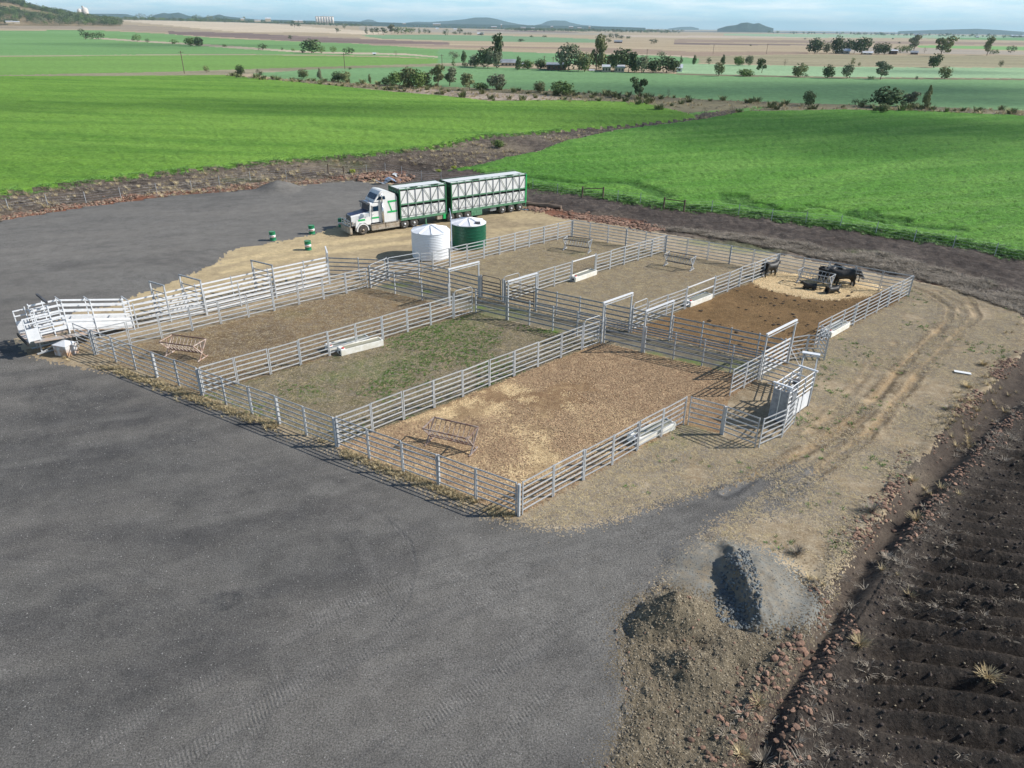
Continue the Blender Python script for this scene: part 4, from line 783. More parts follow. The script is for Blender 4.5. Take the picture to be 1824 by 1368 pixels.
MB().box((RL + .62, 0, dz(9) - .1), (.09, 2.3, .2)).build('rubber_buffer', M_BLACK, ramp)
for x in (RL - .1, RL - 1.9, RL - 3.6):
    for sy in (-1, 1): MB().box((x, sy * .5, (dz(x) - .1) / 2), (.08, .08, dz(x) - .1)).build('leg', M_STEEL, ramp)
    if x > 2: MB().bar((x, -.5, .1), (x, .5, dz(x) - .15), .05, .05, 4).build('brace', M_STEEL, ramp)
MB().bar((RL - .1, .5, .06), (RL - 1.9, .5, .7), .05, .05, 4).build('brace', M_STEEL, ramp)
MB().box((RL - 1, -.6, .06), (2.4, .1, .08)).build('skid', M_STEEL, ramp); MB().box((RL - 1, .6, .06), (2.4, .1, .08)).build('skid', M_STEEL, ramp)

# stained steel box at the ramp foot
M_STAIN = mat('stained_white_sheet', C(205, 205, 205, 1), rough=.6, noise=C(175, 140, 110, 1), scale=2.2)
bx = thing('steel_bin', 'white rust-stained metal box with a sloping lid beside the loading ramp', 'box', W(-33.0, -.95), ANG_U + .25)
b = MB(); b.box((0, 0, .36), (1.02, .86, .72)); b.build('bin_body', M_STAIN, bx)
b = MB(); b.add([(-.55, -.47, .73), (.55, -.47, .73), (.55, .47, .73), (-.55, .47, .73), (.06, 0.05, .93)], [(3, 2, 1, 0), (0, 1, 4), (1, 2, 4), (2, 3, 4), (3, 0, 4)]); b.build('lid', M_BRIGHT, bx)
for x in (-.4, .4): MB().box((x, 0, .02), (.1, .8, .06)).build('skid', M_STEELD, bx)

# ---- cattle crush
cr = thing('cattle_crush', 'sheeted steel cattle crush with open railed top at the right end of the yards', 'cattle crush', W(3.45, 15.3), math.atan2((W(3.35, 18.3) - W(3.45, 15.3)).y, (W(3.35, 18.3) - W(3.45, 15.3)).x))
CLn = 3.0
for sy in (-1, 1):
    y = sy * .42
    for x in (0, .95, 1.9, CLn): MB().box((x, y, 1.1), (.07, .07, 2.2)).build('upright', M_STEEL, cr)
    for x0 in (0.05, 1.0, 1.95): MB().box((x0 + .43, y, .58), (.86, .03, .95)).build('side_sheet', M_BRIGHT if sy < 0 else M_STEELD, cr)
    for z_ in (1.25, 1.55, 1.85, 2.18): MB().bar((0, y, z_), (CLn, y, z_), .04, .08, 8).build('rail', M_BRIGHT, cr)
for x in (0, CLn): MB().box((x, 0, 2.22), (.12, 1.1, .08)).build('crossbeam', M_BRIGHT, cr)
MB().box((.95, 0, 2.2), (.05, .84, .05)).build('crossbar', M_STEEL, cr); MB().box((1.9, 0, 2.2), (.05, .84, .05)).build('crossbar', M_STEEL, cr)
MB().box((-.06, -.2, 1.0), (.05, .36, 1.85)).build('headbail_door', M_STEELD, cr); MB().box((-.06, .22, 1.0), (.05, .36, 1.85)).build('headbail_door', M_STEELD, cr)
MB().box((-.1, .0, 1.0), (.02, .04, 1.6)).build('yellow_strap', mat('pale_strap', C(235, 235, 225, 1)), cr)
MB().bar((-.12, -.85, 2.1), (-.12, .8, 2.1), .05, .05, 8).build('lever_arm', M_STEEL, cr)
MB().box((-.1, -.75, 1.1), (.5, .03, 1.9)).build('side_wing', M_STEELD, cr); MB().box((1.45, 0, .04), (CLn, .8, .05)).build('floor', M_DARKST, cr)
MB().lathe([(.0, -.02), (.16, -.02), (.2, .0), (.2, .25), (.16, .28), (0, .28)], 14, 2.0, 0, cap=False).build('drum_winch', M_DARKST, cr).location = (0, .1, 1.55)
t = thing('race_section', 'short V-braced steel race section behind the crush', 'race', W(3.3, 18.5), math.atan2((W(2.35, 20.9) - W(3.3, 18.5)).y, (W(2.35, 20.9) - W(3.3, 18.5)).x)); L_ = 2.6
for sy in (-1, 1):
    for k in range(6): MB().bar((0, sy * .4, .25 + k * .3), (L_, sy * .36, .25 + k * .3), .04, .075, 8).build('rail', M_STEEL, t)
    for x in (.03, L_): MB().box((x, sy * .42, 1.0), (.06, .06, 2.0)).build('post', M_STEEL, t)
MB().box((L_, 0, 2.02), (.3, 1.0, .06)).build('top_plate', M_BRIGHT, t)
MB().bar((L_, .35, 1.9), (L_ + 1.9, 1.9, 1.95), .03, .03, 6).build('stay_rod', M_STEEL, t); MB().bar((L_, .35, .9), (L_ + 1.0, 1.3, 1.9), .03, .03, 6).build('stay_rod', M_STEEL, t)

# ---- hay feeders
def feeder(p, q, label, m1, m2, L_=2.5):
    """V cradle on crossed legs, long axis from foot p to foot q (photo pixels)"""
    a, c = Vector(at(*p)), Vector(at(*q)); mid = (a + c) / 2; ang = math.atan2((c - a).y, (c - a).x)
    t = thing('hay_feeder', label, 'hay feeder', mid, ang, 'hay feeders in the pens')
    h, w = 1.12, .62
    for sy in (-1, 1):
        rk = MB().bar((-L_ / 2, sy * w, h), (L_ / 2, sy * w, h), .06, .06, 4).bar((-L_ / 2, sy * .07, .42), (L_ / 2, sy * .07, .42), .05, .05, 4).build('rack_side', m1, t)
        bm = cached(('fbar', sy, m2.name), lambda: MB().bar((0, sy * .07, .44), (0, sy * w, h - .03), .035, .035, 6).data('bar', m2))
        for k in range(9): place('bar', bm, rk).location = (-L_ / 2 + .16 + k * (L_ - .32) / 8, 0, 0)
    for sx in (-1, 1):
        x = sx * L_ / 2
        b = MB(); b.bar((x, -w, h), (x, w, h), .045, .045, 4); b.bar((x, -w, h), (x, .33, .02), .06, .06, 4); b.bar((x, w, h), (x, -.33, .02), .06, .06, 4); b.bar((x, 0, .42), (x, 0, h), .05, .05, 4); b.bar((x, -.5, .03), (x, .5, .03), .07, .05, 4)
        b.build('end_frame', m2, t)
    return t
feeder((295, 630), (368, 640), 'rusty brown hay feeder leaning in the brown pen by the front fence', M_RUST, mat('pink_rust_white_paint', C(205, 192, 182, 1), rough=.7, noise=C(160, 128, 110, 1), scale=2.5))
feeder((762, 786), (846, 806), 'brown-grey hay feeder on the husk litter in the front pen', M_RUST2, mat('grey_worn_paint', C(165, 155, 150, 1), rough=.7, noise=C(130, 105, 92, 1), scale=3))
feeder((1010, 444), (1046, 449), 'dark-topped hay feeder in the far pen nearest the tanks', M_DARKST, M_STEEL)
feeder((1186, 472), (1232, 481), 'grey hay feeder with white end frames in the middle upper pen', M_DARKST, M_STEEL)
feeder((1424, 502), (1476, 514), 'grey hay feeder standing in the straw among the black cattle', M_STEELD, M_STEEL, 2.7)

# ---- troughs
def trough(p, q, label, L_=None, wd=.75, side=1, off=.0):
    a, c = Vector(at(*p)), Vector(at(*q)); d = c - a; L_ = L_ or d.length; ang = math.atan2(d.y, d.x); mid = (a + c) / 2 + Vector((-d.y, d.x, 0)).normalized() * (wd / 2 * side)
    t = thing('water_trough', label, 'trough', mid, ang, 'white concrete water troughs'); h = .42; x, y, k = L_ / 2, wd / 2, .07
    b = MB(); o = [(-x, -y), (x, -y), (x, y), (-x, y)]; i_ = [(-x + .3, -y + k), (x - k, -y + k), (x - k, y - k), (-x + .3, y - k)]
    vs = [(px * 1.0, py * .92, .02) for px, py in o] + [(px, py, h) for px, py in o] + [(px, py, h) for px, py in i_] + [(px * .97, py * .85, .12) for px, py in i_]
    fs = [(3, 2, 1, 0)] + [(j, (j + 1) % 4, 4 + (j + 1) % 4, 4 + j) for j in range(4)] + [(4 + j, 4 + (j + 1) % 4, 8 + (j + 1) % 4, 8 + j) for j in range(4)] + [(8 + j, 8 + (j + 1) % 4, 12 + (j + 1) % 4, 12 + j) for j in range(4)] + [(12, 13, 14, 15)]
    b.add(vs, fs); b.build('trough_body', M_CONC, t)
    MB().add([(-x + .3, -y + k + .02, .38), (x - k - .02, -y + k + .02, .38), (x - k - .02, y - k - .02, .38), (-x + .3, y - k - .02, .38)], [(0, 1, 2, 3)]).build('water', mat('trough_water_' + str(len(MATS)), C(150, 145, 120, 1), rough=.1, spec=.8), t)
    MB().box((-x + .17, 0, h + .012), (.28, wd - .12, .03)).build('float_cover', M_CONC, t); MB().lathe([(.09, 0), (.09, .05), (.03, .08)], 12).build('red_float_cap', M_RED, t).location = (-x + .2, -y + .2, h + .03)
    MB().bar((-x - .01, -.1, .2), (-x - .05, -.1, .2), .16, .2, 10).build('drain_plug', M_BLACK, t)
    return t
tr = trough((609, 635), (684, 616), 'white water trough on the grass side of the fence left of the green-patched pen', 3.0, side=1)
def txt(s, size, m, parent, loc, rot, name='lettering'):
    cu = bpy.data.curves.new(name, 'FONT'); cu.body = s; cu.size = size; cu.extrude = .002; cu.align_x = 'CENTER'; cu.materials.append(m)
    o = bpy.data.objects.new(name, cu); COL.objects.link(o); o.parent = parent; o.location = loc; o.rotation_euler = rot; return o
t2 = trough((592, 628), (655, 612), 'white water trough on the brown pen side, behind the fence rails', 2.9, side=1)
for k, (dx, w_) in enumerate(((-.62, .13), (-.4, .13), (-.18, .13))):
    for z_ in (.16, .24, .33): MB().box((dx, -.345, z_), (w_, .012, .028)).build('stencil_mark', M_BLACK, t2)
for k in range(9): MB().box((.05 + k * .1, -.352, .24), (.06, .01, .05)).build('stencil_mark', mat('faint_blue_print', C(185, 205, 225, 1)) if k == 0 else MATS['faint_blue_print'], tr)
trough((1026, 503), (1063, 490), 'white water trough beside the first upper pen with a yellow weed at its end', 2.9, side=1)
trough((1230, 548), (1269, 533), 'white water trough at the left fence of the cattle pen', 2.9, side=1)
trough((1140, 793), (1198, 768), 'white water trough inside the right fence of the husk-littered pen', 2.9, side=1)
trough((1478, 604), (1515, 583), 'white water trough inside the right fence of the cattle pen', 2.9, side=1)

# ---- cattle
def cow(loc, ang, label, lying=False, s=1.0, graze=False, turn=0.0):
    me = bpy.data.meshes.new('cow_body')
    if not lying:
        hz = 0.7 if graze else 1.3
        V_ = [(-.78, 0, 1.02, .33), (-.3, 0, .96, .41), (.2, 0, .95, .42), (.58, 0, 1.02, .37), (.84, turn * .08, 1.12, .27), (1.06, turn * .2, hz, .2), (1.22, turn * .32, hz - .1, .16), (1.36, turn * .42, hz - .24, .12),
              (.5, .2, .66, .16), (.5, .21, .38, .095), (.52, .21, .12, .07), (.55, .21, .03, .08), (.5, -.2, .66, .16), (.57, -.21, .38, .095), (.59, -.21, .12, .07), (.62, -.21, .03, .08),
              (-.72, .22, .8, .23), (-.64, .23, .6, .15), (-.84, .23, .4, .09), (-.80, .23, .12, .07), (-.77, .23, .03, .08), (-.72, -.22, .8, .23), (-.57, -.23, .6, .15), (-.77, -.23, .4, .09), (-.70, -.23, .12, .07), (-.67, -.23, .03, .08)]
        E_ = [(0, 1), (1, 2), (2, 3), (3, 4), (4, 5), (5, 6), (6, 7), (3, 8), (8, 9), (9, 10), (10, 11), (3, 12), (12, 13), (13, 14), (14, 15), (0, 16), (16, 17), (17, 18), (18, 19), (19, 20), (0, 21), (21, 22), (22, 23), (23, 24), (24, 25)]
        head = Vector((1.1, turn * .22, hz)); tail = (-1.1, 0, 1.15)
    else:
        V_ = [(-.75, 0, .42, .30), (-.3, 0, .42, .36), (.2, 0, .42, .36), (.6, 0, .48, .28), (.85, .05, .7, .18), (1.02, .1, .88, .14), (1.18, .18, .8, .11), (1.32, .25, .7, .08),
              (.62, .3, .2, .11), (.95, .34, .1, .07), (.6, .4, .07, .055), (.62, -.28, .2, .11), (.9, -.32, .1, .07), (.62, -.38, .07, .055), (-.6, .32, .3, .17), (-.15, .45, .12, .09), (-.55, .5, .08, .06), (-.6, -.3, .25, .15)]
        E_ = [(0, 1), (1, 2), (2, 3), (3, 4), (4, 5), (5, 6), (6, 7), (3, 8), (8, 9), (9, 10), (3, 11), (11, 12), (12, 13), (0, 14), (14, 15), (15, 16), (0, 17)]
        head = Vector((1.02, .1, .88)); tail = (-1.03, 0, .5)
    me.from_pydata([v[:3] for v in V_], E_, []); me.materials.append(M_HIDE)
    t = thing('cow', label, 'cow', loc, ang, 'black cattle in the straw pen'); t.scale = (s * .93, s * .93, s * .93)
    o = place('body', me, t); sk = o.modifiers.new('skin', 'SKIN'); sk.use_smooth_shade = True
    for i, v in enumerate(V_): o.data.skin_vertices[0].data[i].radius = (v[3], v[3]); o.data.skin_vertices[0].data[i].use_root = (i == 1)
    ss = o.modifiers.new('sub', 'SUBSURF'); ss.levels = 1; ss.render_levels = 1
    for sy in (-1, 1):
        b = MB(); e = head + Vector((-.02, sy * .12, .06)); b.add([e, e + Vector((-.03, sy * .2, .03)), e + Vector((-.02, sy * .2, -.05)), e + Vector((.05, sy * .08, -.05)), e + Vector((-.05, sy * .1, -.02))], [(0, 1, 2, 3), (0, 4, 1), (1, 4, 2), (2, 4, 3), (3, 4, 0)]); b.build('ear', M_HIDE, t)
    T = Vector(tail); MB().bar(T, T + Vector((-.08, .02, -.35)), .05, .05, 6).bar(T + Vector((-.08, .02, -.35)), T + Vector((-.06, .04, -.75 if not lying else -.42)), .07, .07, 6).build('tail', M_HIDE, t)
    return t
def pa_(px, py): return Vector(at(px, py))
cow(pa_(1369, 492), R(28), 'black cow standing alone at the left of the straw, tail to the camera', s=.98, turn=.4)
cow(pa_(1478, 499), R(200), 'black cow standing behind the hay feeder with its head raised', s=1.0, turn=-.5)
cow(pa_(1470, 503), R(35), 'black cow half hidden by the hay feeder, facing the back fence', s=.98)
cow(pa_(1500, 509), R(172), 'large black cow standing broadside right of the hay feeder', s=1.1, graze=False)
cow(pa_(1508, 503), R(-20), 'black cow at the far right of the herd with lowered head', s=1.02, graze=True)
cow(pa_(1443, 515), R(160), 'black calf lying in the straw in front of the hay feeder', lying=True, s=.72)
cow(pa_(1481, 522), R(15), 'black cow lying at the front edge of the straw', lying=True, s=.78)
# ================================================================== TRUCK, TANKS, DRUMS
TD = Vector((0.8130, 0.5823, 0)); TN = Vector((-TD.y, TD.x, 0)); T0 = Vector(at(648.3, 419)); T0.z = 0
TANG = math.atan2(TD.y, TD.x)
def tk(s, off=0, z=0): return T0 + TD * s + TN * off + Vector((0, 0, z))
WID = 2.4
def wheel(parent, x, y, r=.5, w=.28, dual=False, steer=False):
    """wheel with hub, local coordinates of the parent thing; y<0 is the near side"""
    sgn = 1 if y < WID / 2 else -1
    o = MB().lathe([(r * .55, -w / 2), (r * .93, -w / 2), (r, -w / 2 + .05), (r, w / 2 - .05), (r * .93, w / 2), (r * .55, w / 2)], 28, axis='y', cap=True).build('wheel', M_TYRE, parent, True); o.location = (x, y, r)
    m = M_DUSTY if steer else M_STEELD
    MB().lathe([(r * .55, 0), (r * .5, .02 * sgn), (r * .3, .09 * sgn), (r * .12, .10 * sgn), (0.01, .11 * sgn)], 20, axis='y', cap=False).build('rim', m, o, True).location = (0, -sgn * (w / 2 + .012) , 0)
    MB().lathe([(r * .24, 0), (r * .22, -.08 * sgn), (.01, -.1 * sgn)], 14, axis='y', cap=False).build('hub', M_BRIGHT if not steer else M_DUSTY, o, True).location = (0, -sgn * (w / 2), 0)
    return o
# ---- prime mover (x = 0 at the steer axle, +x towards the trailers)
pm = thing('prime_mover', 'white bonneted truck cab with green stripes, tall sleeper and bull bar', 'truck', tk(0, 0), TANG)
yc = WID / 2 + .05
def ybox(b, x0, x1, y0, y1, z0, z1): return b.box(((x0 + x1) / 2, (y0 + y1) / 2, (z0 + z1) / 2), (abs(x1 - x0), abs(y1 - y0), abs(z1 - z0)))
# chassis, bumper
ybox(MB(), -.9, 6.3, yc - .45, yc + .45, .75, .95).build('chassis', M_DARKST, pm)
# bonnet: tapering hull
def loft(secs, name, m, parent, cap=True, smooth=False):
    """secs: list of (x, [(y,z)...]) cross-sections with equal point counts"""
    b = MB(); n = len(secs[0][1]); vs = [(x, y, z) for x, pts in secs for y, z in pts]
    fs = [(j * n + i, j * n + (i + 1) % n, (j + 1) * n + (i + 1) % n, (j + 1) * n + i) for j in range(len(secs) - 1) for i in range(n)]
    if cap: fs += [tuple(range(n - 1, -1, -1)), tuple(range((len(secs) - 1) * n, len(secs) * n))]
    b.add(vs, fs); return b.build(name, m, parent, smooth)
def sec(w, z0, z1, r=.15, cy=None):
    cy = yc if cy is None else cy
    return [(cy - w, z0), (cy + w, z0), (cy + w, z1 - r), (cy + w - r, z1 - r * .3), (cy + w - r * 2, z1), (cy - w + r * 2, z1), (cy - w + r, z1 - r * .3), (cy - w, z1 - r)]
loft([(-.95, sec(.62, .9, 1.95)), (-.5, sec(.66, .9, 2.02)), (.55, sec(.82, .9, 2.15)), (.95, sec(.95, .9, 2.22))], 'bonnet', M_WHITE, pm)
loft([(-.9, sec(.5, 1.96, 1.99, .005)), (.5, sec(.6, 2.1, 2.17, .005)), (.93, sec(.7, 2.2, 2.26, .005))], 'bonnet_top_panel', mat('dark_blue_bonnet', C(30, 36, 80, 1), rough=.3), pm)
# guards over the steer wheels
for sy in (-1, 1):
    y = yc + sy * .98
    b = MB(); arc = [(math.cos(a) * .66, math.sin(a) * .66 + .5) for a in np.linspace(R(-8), R(188), 12)]; arc2 = [(math.cos(a) * .56, math.sin(a) * .56 + .5) for a in np.linspace(R(188), R(-8), 12)]
    b.prism(arc + arc2, y - .22, y + .22); b.build('mudguard', M_WHITE, pm, False)
    b = MB(); b.prism([(-.72, .75), (-.62, 1.45), (.35, 1.75), (.95, 1.7), (.95, .95), (.6, .95), (.3, 1.2), (-.3, 1.2), (-.6, .8)], y - .06, y + .06); b.build('guard_panel', M_WHITE, pm)
    MB().box((-.02, y - sy * -.075, 1.5), (.75, .02, .17)).build('green_stripe', M_GREENB, pm)
# grille and lights
MB().box((-.98, yc, 1.42), (.06, 1.0, 1.0)).build('grille', M_DARKST, pm)
for k in range(5): MB().box((-1.02, yc, 1.05 + k * .2), (.04, .98, .03)).build('grille_bar', M_CHROME, pm)
for sy in (-1, 1): MB().box((-.95, yc + sy * .78, 1.25), (.14, .3, .26)).build('headlight', M_CHROME, pm)
# bull bar
bb = MB().box((-1.28, yc, .55), (.22, 2.35, .62)).build('bull_bar', M_DUSTY, pm)
for z_ in (1.0, 1.25, 1.5): MB().bar((-1.3, yc - 1.08, z_), (-1.3, yc + 1.08, z_), .055, .055, 8).build('bar', M_CHROME, bb)
for y in (-1.08, -.5, .5, 1.08): MB().bar((-1.3, yc + y, .8), (-1.28, yc + y, 1.62 if abs(y) < 1 else 1.45), .06, .06, 8).build('upright', M_CHROME, bb)
# cab
loft([(.95, sec(.98, 1.05, 2.2, .1)), (1.05, sec(.98, 1.05, 3.05, .12)), (2.1, sec(1.0, 1.05, 3.1, .12))], 'cab', M_WHITE, pm)
b = MB(); b.add([(.96, yc - .86, 2.24), (.96, yc + .86, 2.24), (1.04, yc + .80, 2.95), (1.04, yc - .80, 2.95), (.90, yc - .86, 2.24), (.90, yc + .86, 2.24), (.99, yc + .80, 2.95), (.99, yc - .80, 2.95)], [(0, 1, 2, 3), (7, 6, 5, 4), (0, 4, 5, 1), (1, 5, 6, 2), (2, 6, 7, 3), (3, 7, 4, 0)]); b.build('windscreen', M_GLASS, pm)
MB().box((.88, yc, 2.98), (.35, 1.9, .12)).build('sun_visor', M_DARKST, pm)
for sy in (-1, 1):
    y = yc + sy * 1.0
    d_ = MB().box((1.55, y + sy * .01, 1.75), (.85, .04, 1.35)).build('door', M_WHITE, pm)
    MB().box((1.6, y + sy * .035, 2.45), (.6, .02, .5)).build('side_window', M_GLASS, d_); MB().box((1.5, y + sy * .036, 1.55), (.8, .02, .16)).build('green_stripe', M_GREENB, d_)
    MB().box((1.25, y + sy * .05, 1.9), (.12, .05, .04)).build('handle', M_CHROME, d_)
# sleeper with raked wind deflector roof
b = MB(); prof = [(2.1, .95), (4.05, .95), (4.05, 3.35), (3.85, 3.72), (3.1, 4.02), (2.45, 4.18), (2.25, 4.1), (1.45, 3.12), (2.1, 3.1)]
b.prism(prof, yc - 1.02, yc + 1.02); b.build('sleeper', M_WHITE, pm)
b = MB(); b.add([(1.60, yc - .82, 3.33), (1.60, yc + .82, 3.33), (1.97, yc + .8, 3.78), (1.97, yc - .8, 3.78), (1.55, yc - .82, 3.35), (1.55, yc + .82, 3.35), (1.92, yc + .8, 3.82), (1.92, yc - .8, 3.82)], [(0, 1, 2, 3), (7, 6, 5, 4), (0, 4, 5, 1), (1, 5, 6, 2), (2, 6, 7, 3), (3, 7, 4, 0)]); b.build('roof_windscreen', M_GLASS, pm)
for sy in (-1, 1):
    y = yc + sy * 1.03
    b = MB(); b.prism([(1.75, 3.28), (2.75, 3.28), (2.7, 3.6), (2.05, 3.62)], y - .008, y + .012); b.build('roof_side_window', M_GLASS, pm)
    for (x0, x1, z_) in ((3.0, 4.0, 3.0), (2.9, 4.0, 1.95)): MB().box(((x0 + x1) / 2, y + sy * .01, z_), (x1 - x0, .02, .17)).build('green_stripe', M_GREENB, pm)
    MB().bar((3.08, y + sy * .01, 2.95), (3.4, y + sy * .01, 2.0), .10, .02, 4, (0, 1, 0)).build('green_stripe', M_GREENB, pm)
    # exhaust stack, mirror, tanks, steps
    MB().bar((2.3, y + sy * .13, 1.0), (2.3, y + sy * .13, 3.05), .26, .26, 14).bar((2.3, y + sy * .13, 3.05), (2.3, y + sy * .13, 4.0), .13, .13, 12).build('exhaust_stack', M_CHROME, pm, True)
    MB().box((1.05, y + sy * .35, 2.55), (.08, .22, .6)).bar((1.15, y, 2.8), (1.05, y + sy * .35, 2.8), .03, .03, 6).build('mirror', M_CHROME, pm)
    MB().bar((.95, y - sy * .1, 2.9), (.9, y - sy * .12, 4.0), .03, .03, 6).build('aerial', M_CHROME, pm)
    MB().box((1.75, y - sy * .05, .62), (1.5, .36, .5)).build('fuel_tank', M_DUSTY, pm); MB().box((3.35, y - sy * .05, .62), (1.5, .36, .5)).build('fuel_tank', M_DUSTY, pm)
    MB().box((1.7, y + sy * .16, .95), (1.5, .12, .04)).build('step', M_CHROME, pm); MB().box((3.3, y + sy * .16, .95), (1.5, .12, .04)).build('step', M_CHROME, pm)
    MB().box((2.5, y + sy * .17, .38), (3.1, .06, .1)).build('side_step', M_CHROME, pm)
    MB().box((4.3, y - sy * .1, .85), (.45, .3, .4)).build('battery_box', M_DUSTY, pm)
    wheel(pm, 0, yc + sy * 1.02, .5, .28, steer=True)
    for x in (4.72, 5.83): wheel(pm, x, yc + sy * .93, .5, .5)
    b = MB(); arc = [(math.cos(a) * .6 + 5.83, math.sin(a) * .6 + .5) for a in np.linspace(R(0), R(100), 8)]; b.prism(arc + [(x * 1, z - .03) for x, z in arc[::-1]], yc + sy * .93 - .3, yc + sy * .93 + .3); b.build('mudguard', M_BLACK, pm)
txt('Cattle', .28, M_BLUEP, pm, (1.98, yc, 3.88), (R(52), 0, R(-90))) if False else None
# ---- livestock trailers
def trailer(s0, L_, label, n, axles, zb=1.02, zt=4.12, cut=None):
    t = thing('livestock_trailer', label, 'trailer', tk(s0, 0), TANG, 'livestock trailers behind the truck'); zm = zb + 1.5
    ybox(MB(), 0, L_, .02, WID - .02, zb, zb + .12).build('floor', M_GREENL, t)
    ybox(MB(), 0, L_, .05, WID - .05, zm, zm + .08).build('upper_deck', M_GREENL, t)
    ybox(MB(), .08, L_ - .08, .25, WID - .25, zt - .06, zt).build('roof', M_WHITE, t)
    for x in (.04, L_ - .04): ybox(MB(), x - .04, x + .04, 0, WID, zb, zt).build('end_wall', M_GREEND, t)
    for k in range(4): ybox(MB(), -.02, -.0, .2 + k * .55, .6 + k * .55, zt - .45, zt - .25).build('vent', M_GREENL, t)
    for sy, y in ((0, .0), (1, WID)):
        ys = y if sy else y
        inn = .06 if not sy else -.06
        # white sheets, with dark gap under the top deck
        for z0, z1, nm in ((zb + .12, zm - .28, 'lower_side_sheet'), (zm + .1, zt - .22, 'upper_side_sheet')):
            for k in range(3):
                ybox(MB(), .1 + k * (L_ - .2) / 3 + .01, .1 + (k + 1) * (L_ - .2) / 3 - .01, y + inn - .015, y + inn + .015, z0, z1).build(nm, M_WHITE, t)
        ybox(MB(), .1, L_ - .1, y + inn * 3 - .02, y + inn * 3 + .02, zm - .3, zm).build('vent_slot', M_VOID, t); ybox(MB(), .1, L_ - .1, y + inn * 3 - .02, y + inn * 3 + .02, zt - .25, zt - .06).build('vent_slot', M_VOID, t)
        ybox(MB(), 0, L_, y - .02, y + .04, zb - .12, zb + .12).build('bottom_rail', M_GREENL, t); ybox(MB(), 0, L_, y - .02, y + .03, zm - .03, zm + .09).build('deck_rail', M_GREENL, t); ybox(MB(), 0, L_, y - .02, y + .03, zt - .07, zt).build('top_rail', M_GREENL, t)
        ybox(MB(), -.02, .10, y - .03, y + .05, zb, zt).build('corner_post', M_GREEN, t); ybox(MB(), L_ - .12, L_ + .02, y - .03, y + .05, zb - .1, zt).build('corner_post', M_GREENB if s0 > 8 else M_GREEN, t)
        cell = (L_ - .1) / n
        for k in range(1, n): MB().bar((.05 + k * cell, y, zb), (.05 + k * cell, y, zt), .05, .05, 4).build('stanchion', M_STEELD, t)
        for k in range(n):
            x0, x1 = .05 + k * cell, .05 + (k + 1) * cell; f = k % 2
            MB().bar((x0 if f else x1, y - .01, zt - .05), (x1 if f else x0, y - .01, zm + .08), .03, .03, 4).build('brace', M_GREEND, t)
            MB().bar((x0 if not f else x1, y - .01, zm - .03), (x1 if not f else x0, y - .01, zb + .1), .03, .03, 4).build('brace', M_GREEND, t)
            MB().bar((x1 if not f else x0, y - .01, zm - .03), (x0 if not f else x1, y - .01, zb + .1), .018, .018, 4).build('brace', M_STEELD, t)
        MB().bar((.1, y - .01, zb + .32), (L_ - .1, y - .01, zb + .32), .025, .025, 4).build('side_rod', M_DARKST, t)
    # roof walkway edges, hatches
    for y in (.1, WID - .1): MB().bar((0, y, zt + .12), (L_, y, zt + .12), .05, .05, 6).build('walkway_rail', M_GREENL if y < 1 else M_DARKST, t)
    for k in range(n + 1):
        x = k * L_ / n; MB().bar((x, .1, zt), (x, .1, zt + .12), .03, .03, 4).bar((x, .1, zt + .03), (x, .5, zt + .03), .03, .03, 4).build('walkway_bracket', M_STEELD, t)
    for x in (L_ * .78, L_ * .33): ybox(MB(), x - .4, x + .4, .12, .5, zt + .02, zt + .06).build('hatch_grille', M_VOID, t)
    ybox(MB(), .3, L_ - .2, WID / 2 - .45, WID / 2 + .45, zb - .3, zb - .12).build('chassis', M_DARKST, t)
    for a in axles:
        for y in (.26, WID - .26): wheel(t, a, y, .47, .5)
        b = MB(); arc = [(math.cos(q) * .56 + a, math.sin(q) * .56 + .47) for q in np.linspace(R(15), R(165), 8)]; b.prism(arc + [(x, z - .03) for x, z in arc[::-1]], .0, .55); b.build('mudguard', M_GREEND, t)
        MB().bar((a, .3, .47), (a, WID - .3, .47), .12, .12, 8).build('axle', M_DARKST, t)
    return t
tA = trailer(4.25, 5.55, 'front green-framed livestock trailer with white sheeted sides, half as long as the rear one', 6, [6.05, 7.12, 8.19])
ybox(MB(), 5.55, 8.7, .6, WID - .6, .72, .92).build('rear_chassis', M_DARKST, tA)
ybox(MB(), 3.0, 3.12, .15, .27, .12, .9).box((3.06, .2, .1), (.3, .3, .06)).build('landing_leg', M_GREENL, tA); ybox(MB(), 4.4, 5.0, .05, .5, .45, .95).build('tool_box', M_DUSTY, tA); ybox(MB(), 5.1, 5.4, -.02, .35, .45, .98).build('green_box', M_GREENB, tA)
tB = trailer(10.4, 10.05, 'long rear green-framed livestock trailer with white sheeted sides on triple axles', 11, [6.75, 7.95, 9.15])
ybox(MB(), 2.55, 3.2, 0, .5, .3, .98).build('tool_box', M_GREENL, tB); ybox(MB(), 3.22, 3.95, 0, .5, .3, .98).build('tool_box', M_GREENL, tB); ybox(MB(), 2.1, 2.22, .2, .3, .12, .95).build('landing_leg', M_GREENL, tB); ybox(MB(), 5.2, 6.0, .2, .7, .45, .9).build('air_tank', M_STEELD, tB)
MB().bar((10.02, .05, .4), (10.02, .05, 1.0), .08, .08, 4).bar((10.02, WID - .05, .4), (10.02, WID - .05, 1.0), .08, .08, 4).bar((10.02, .05, .5), (10.02, WID - .05, .5), .08, .08, 4).build('rear_bumper', M_GREENL, tB)

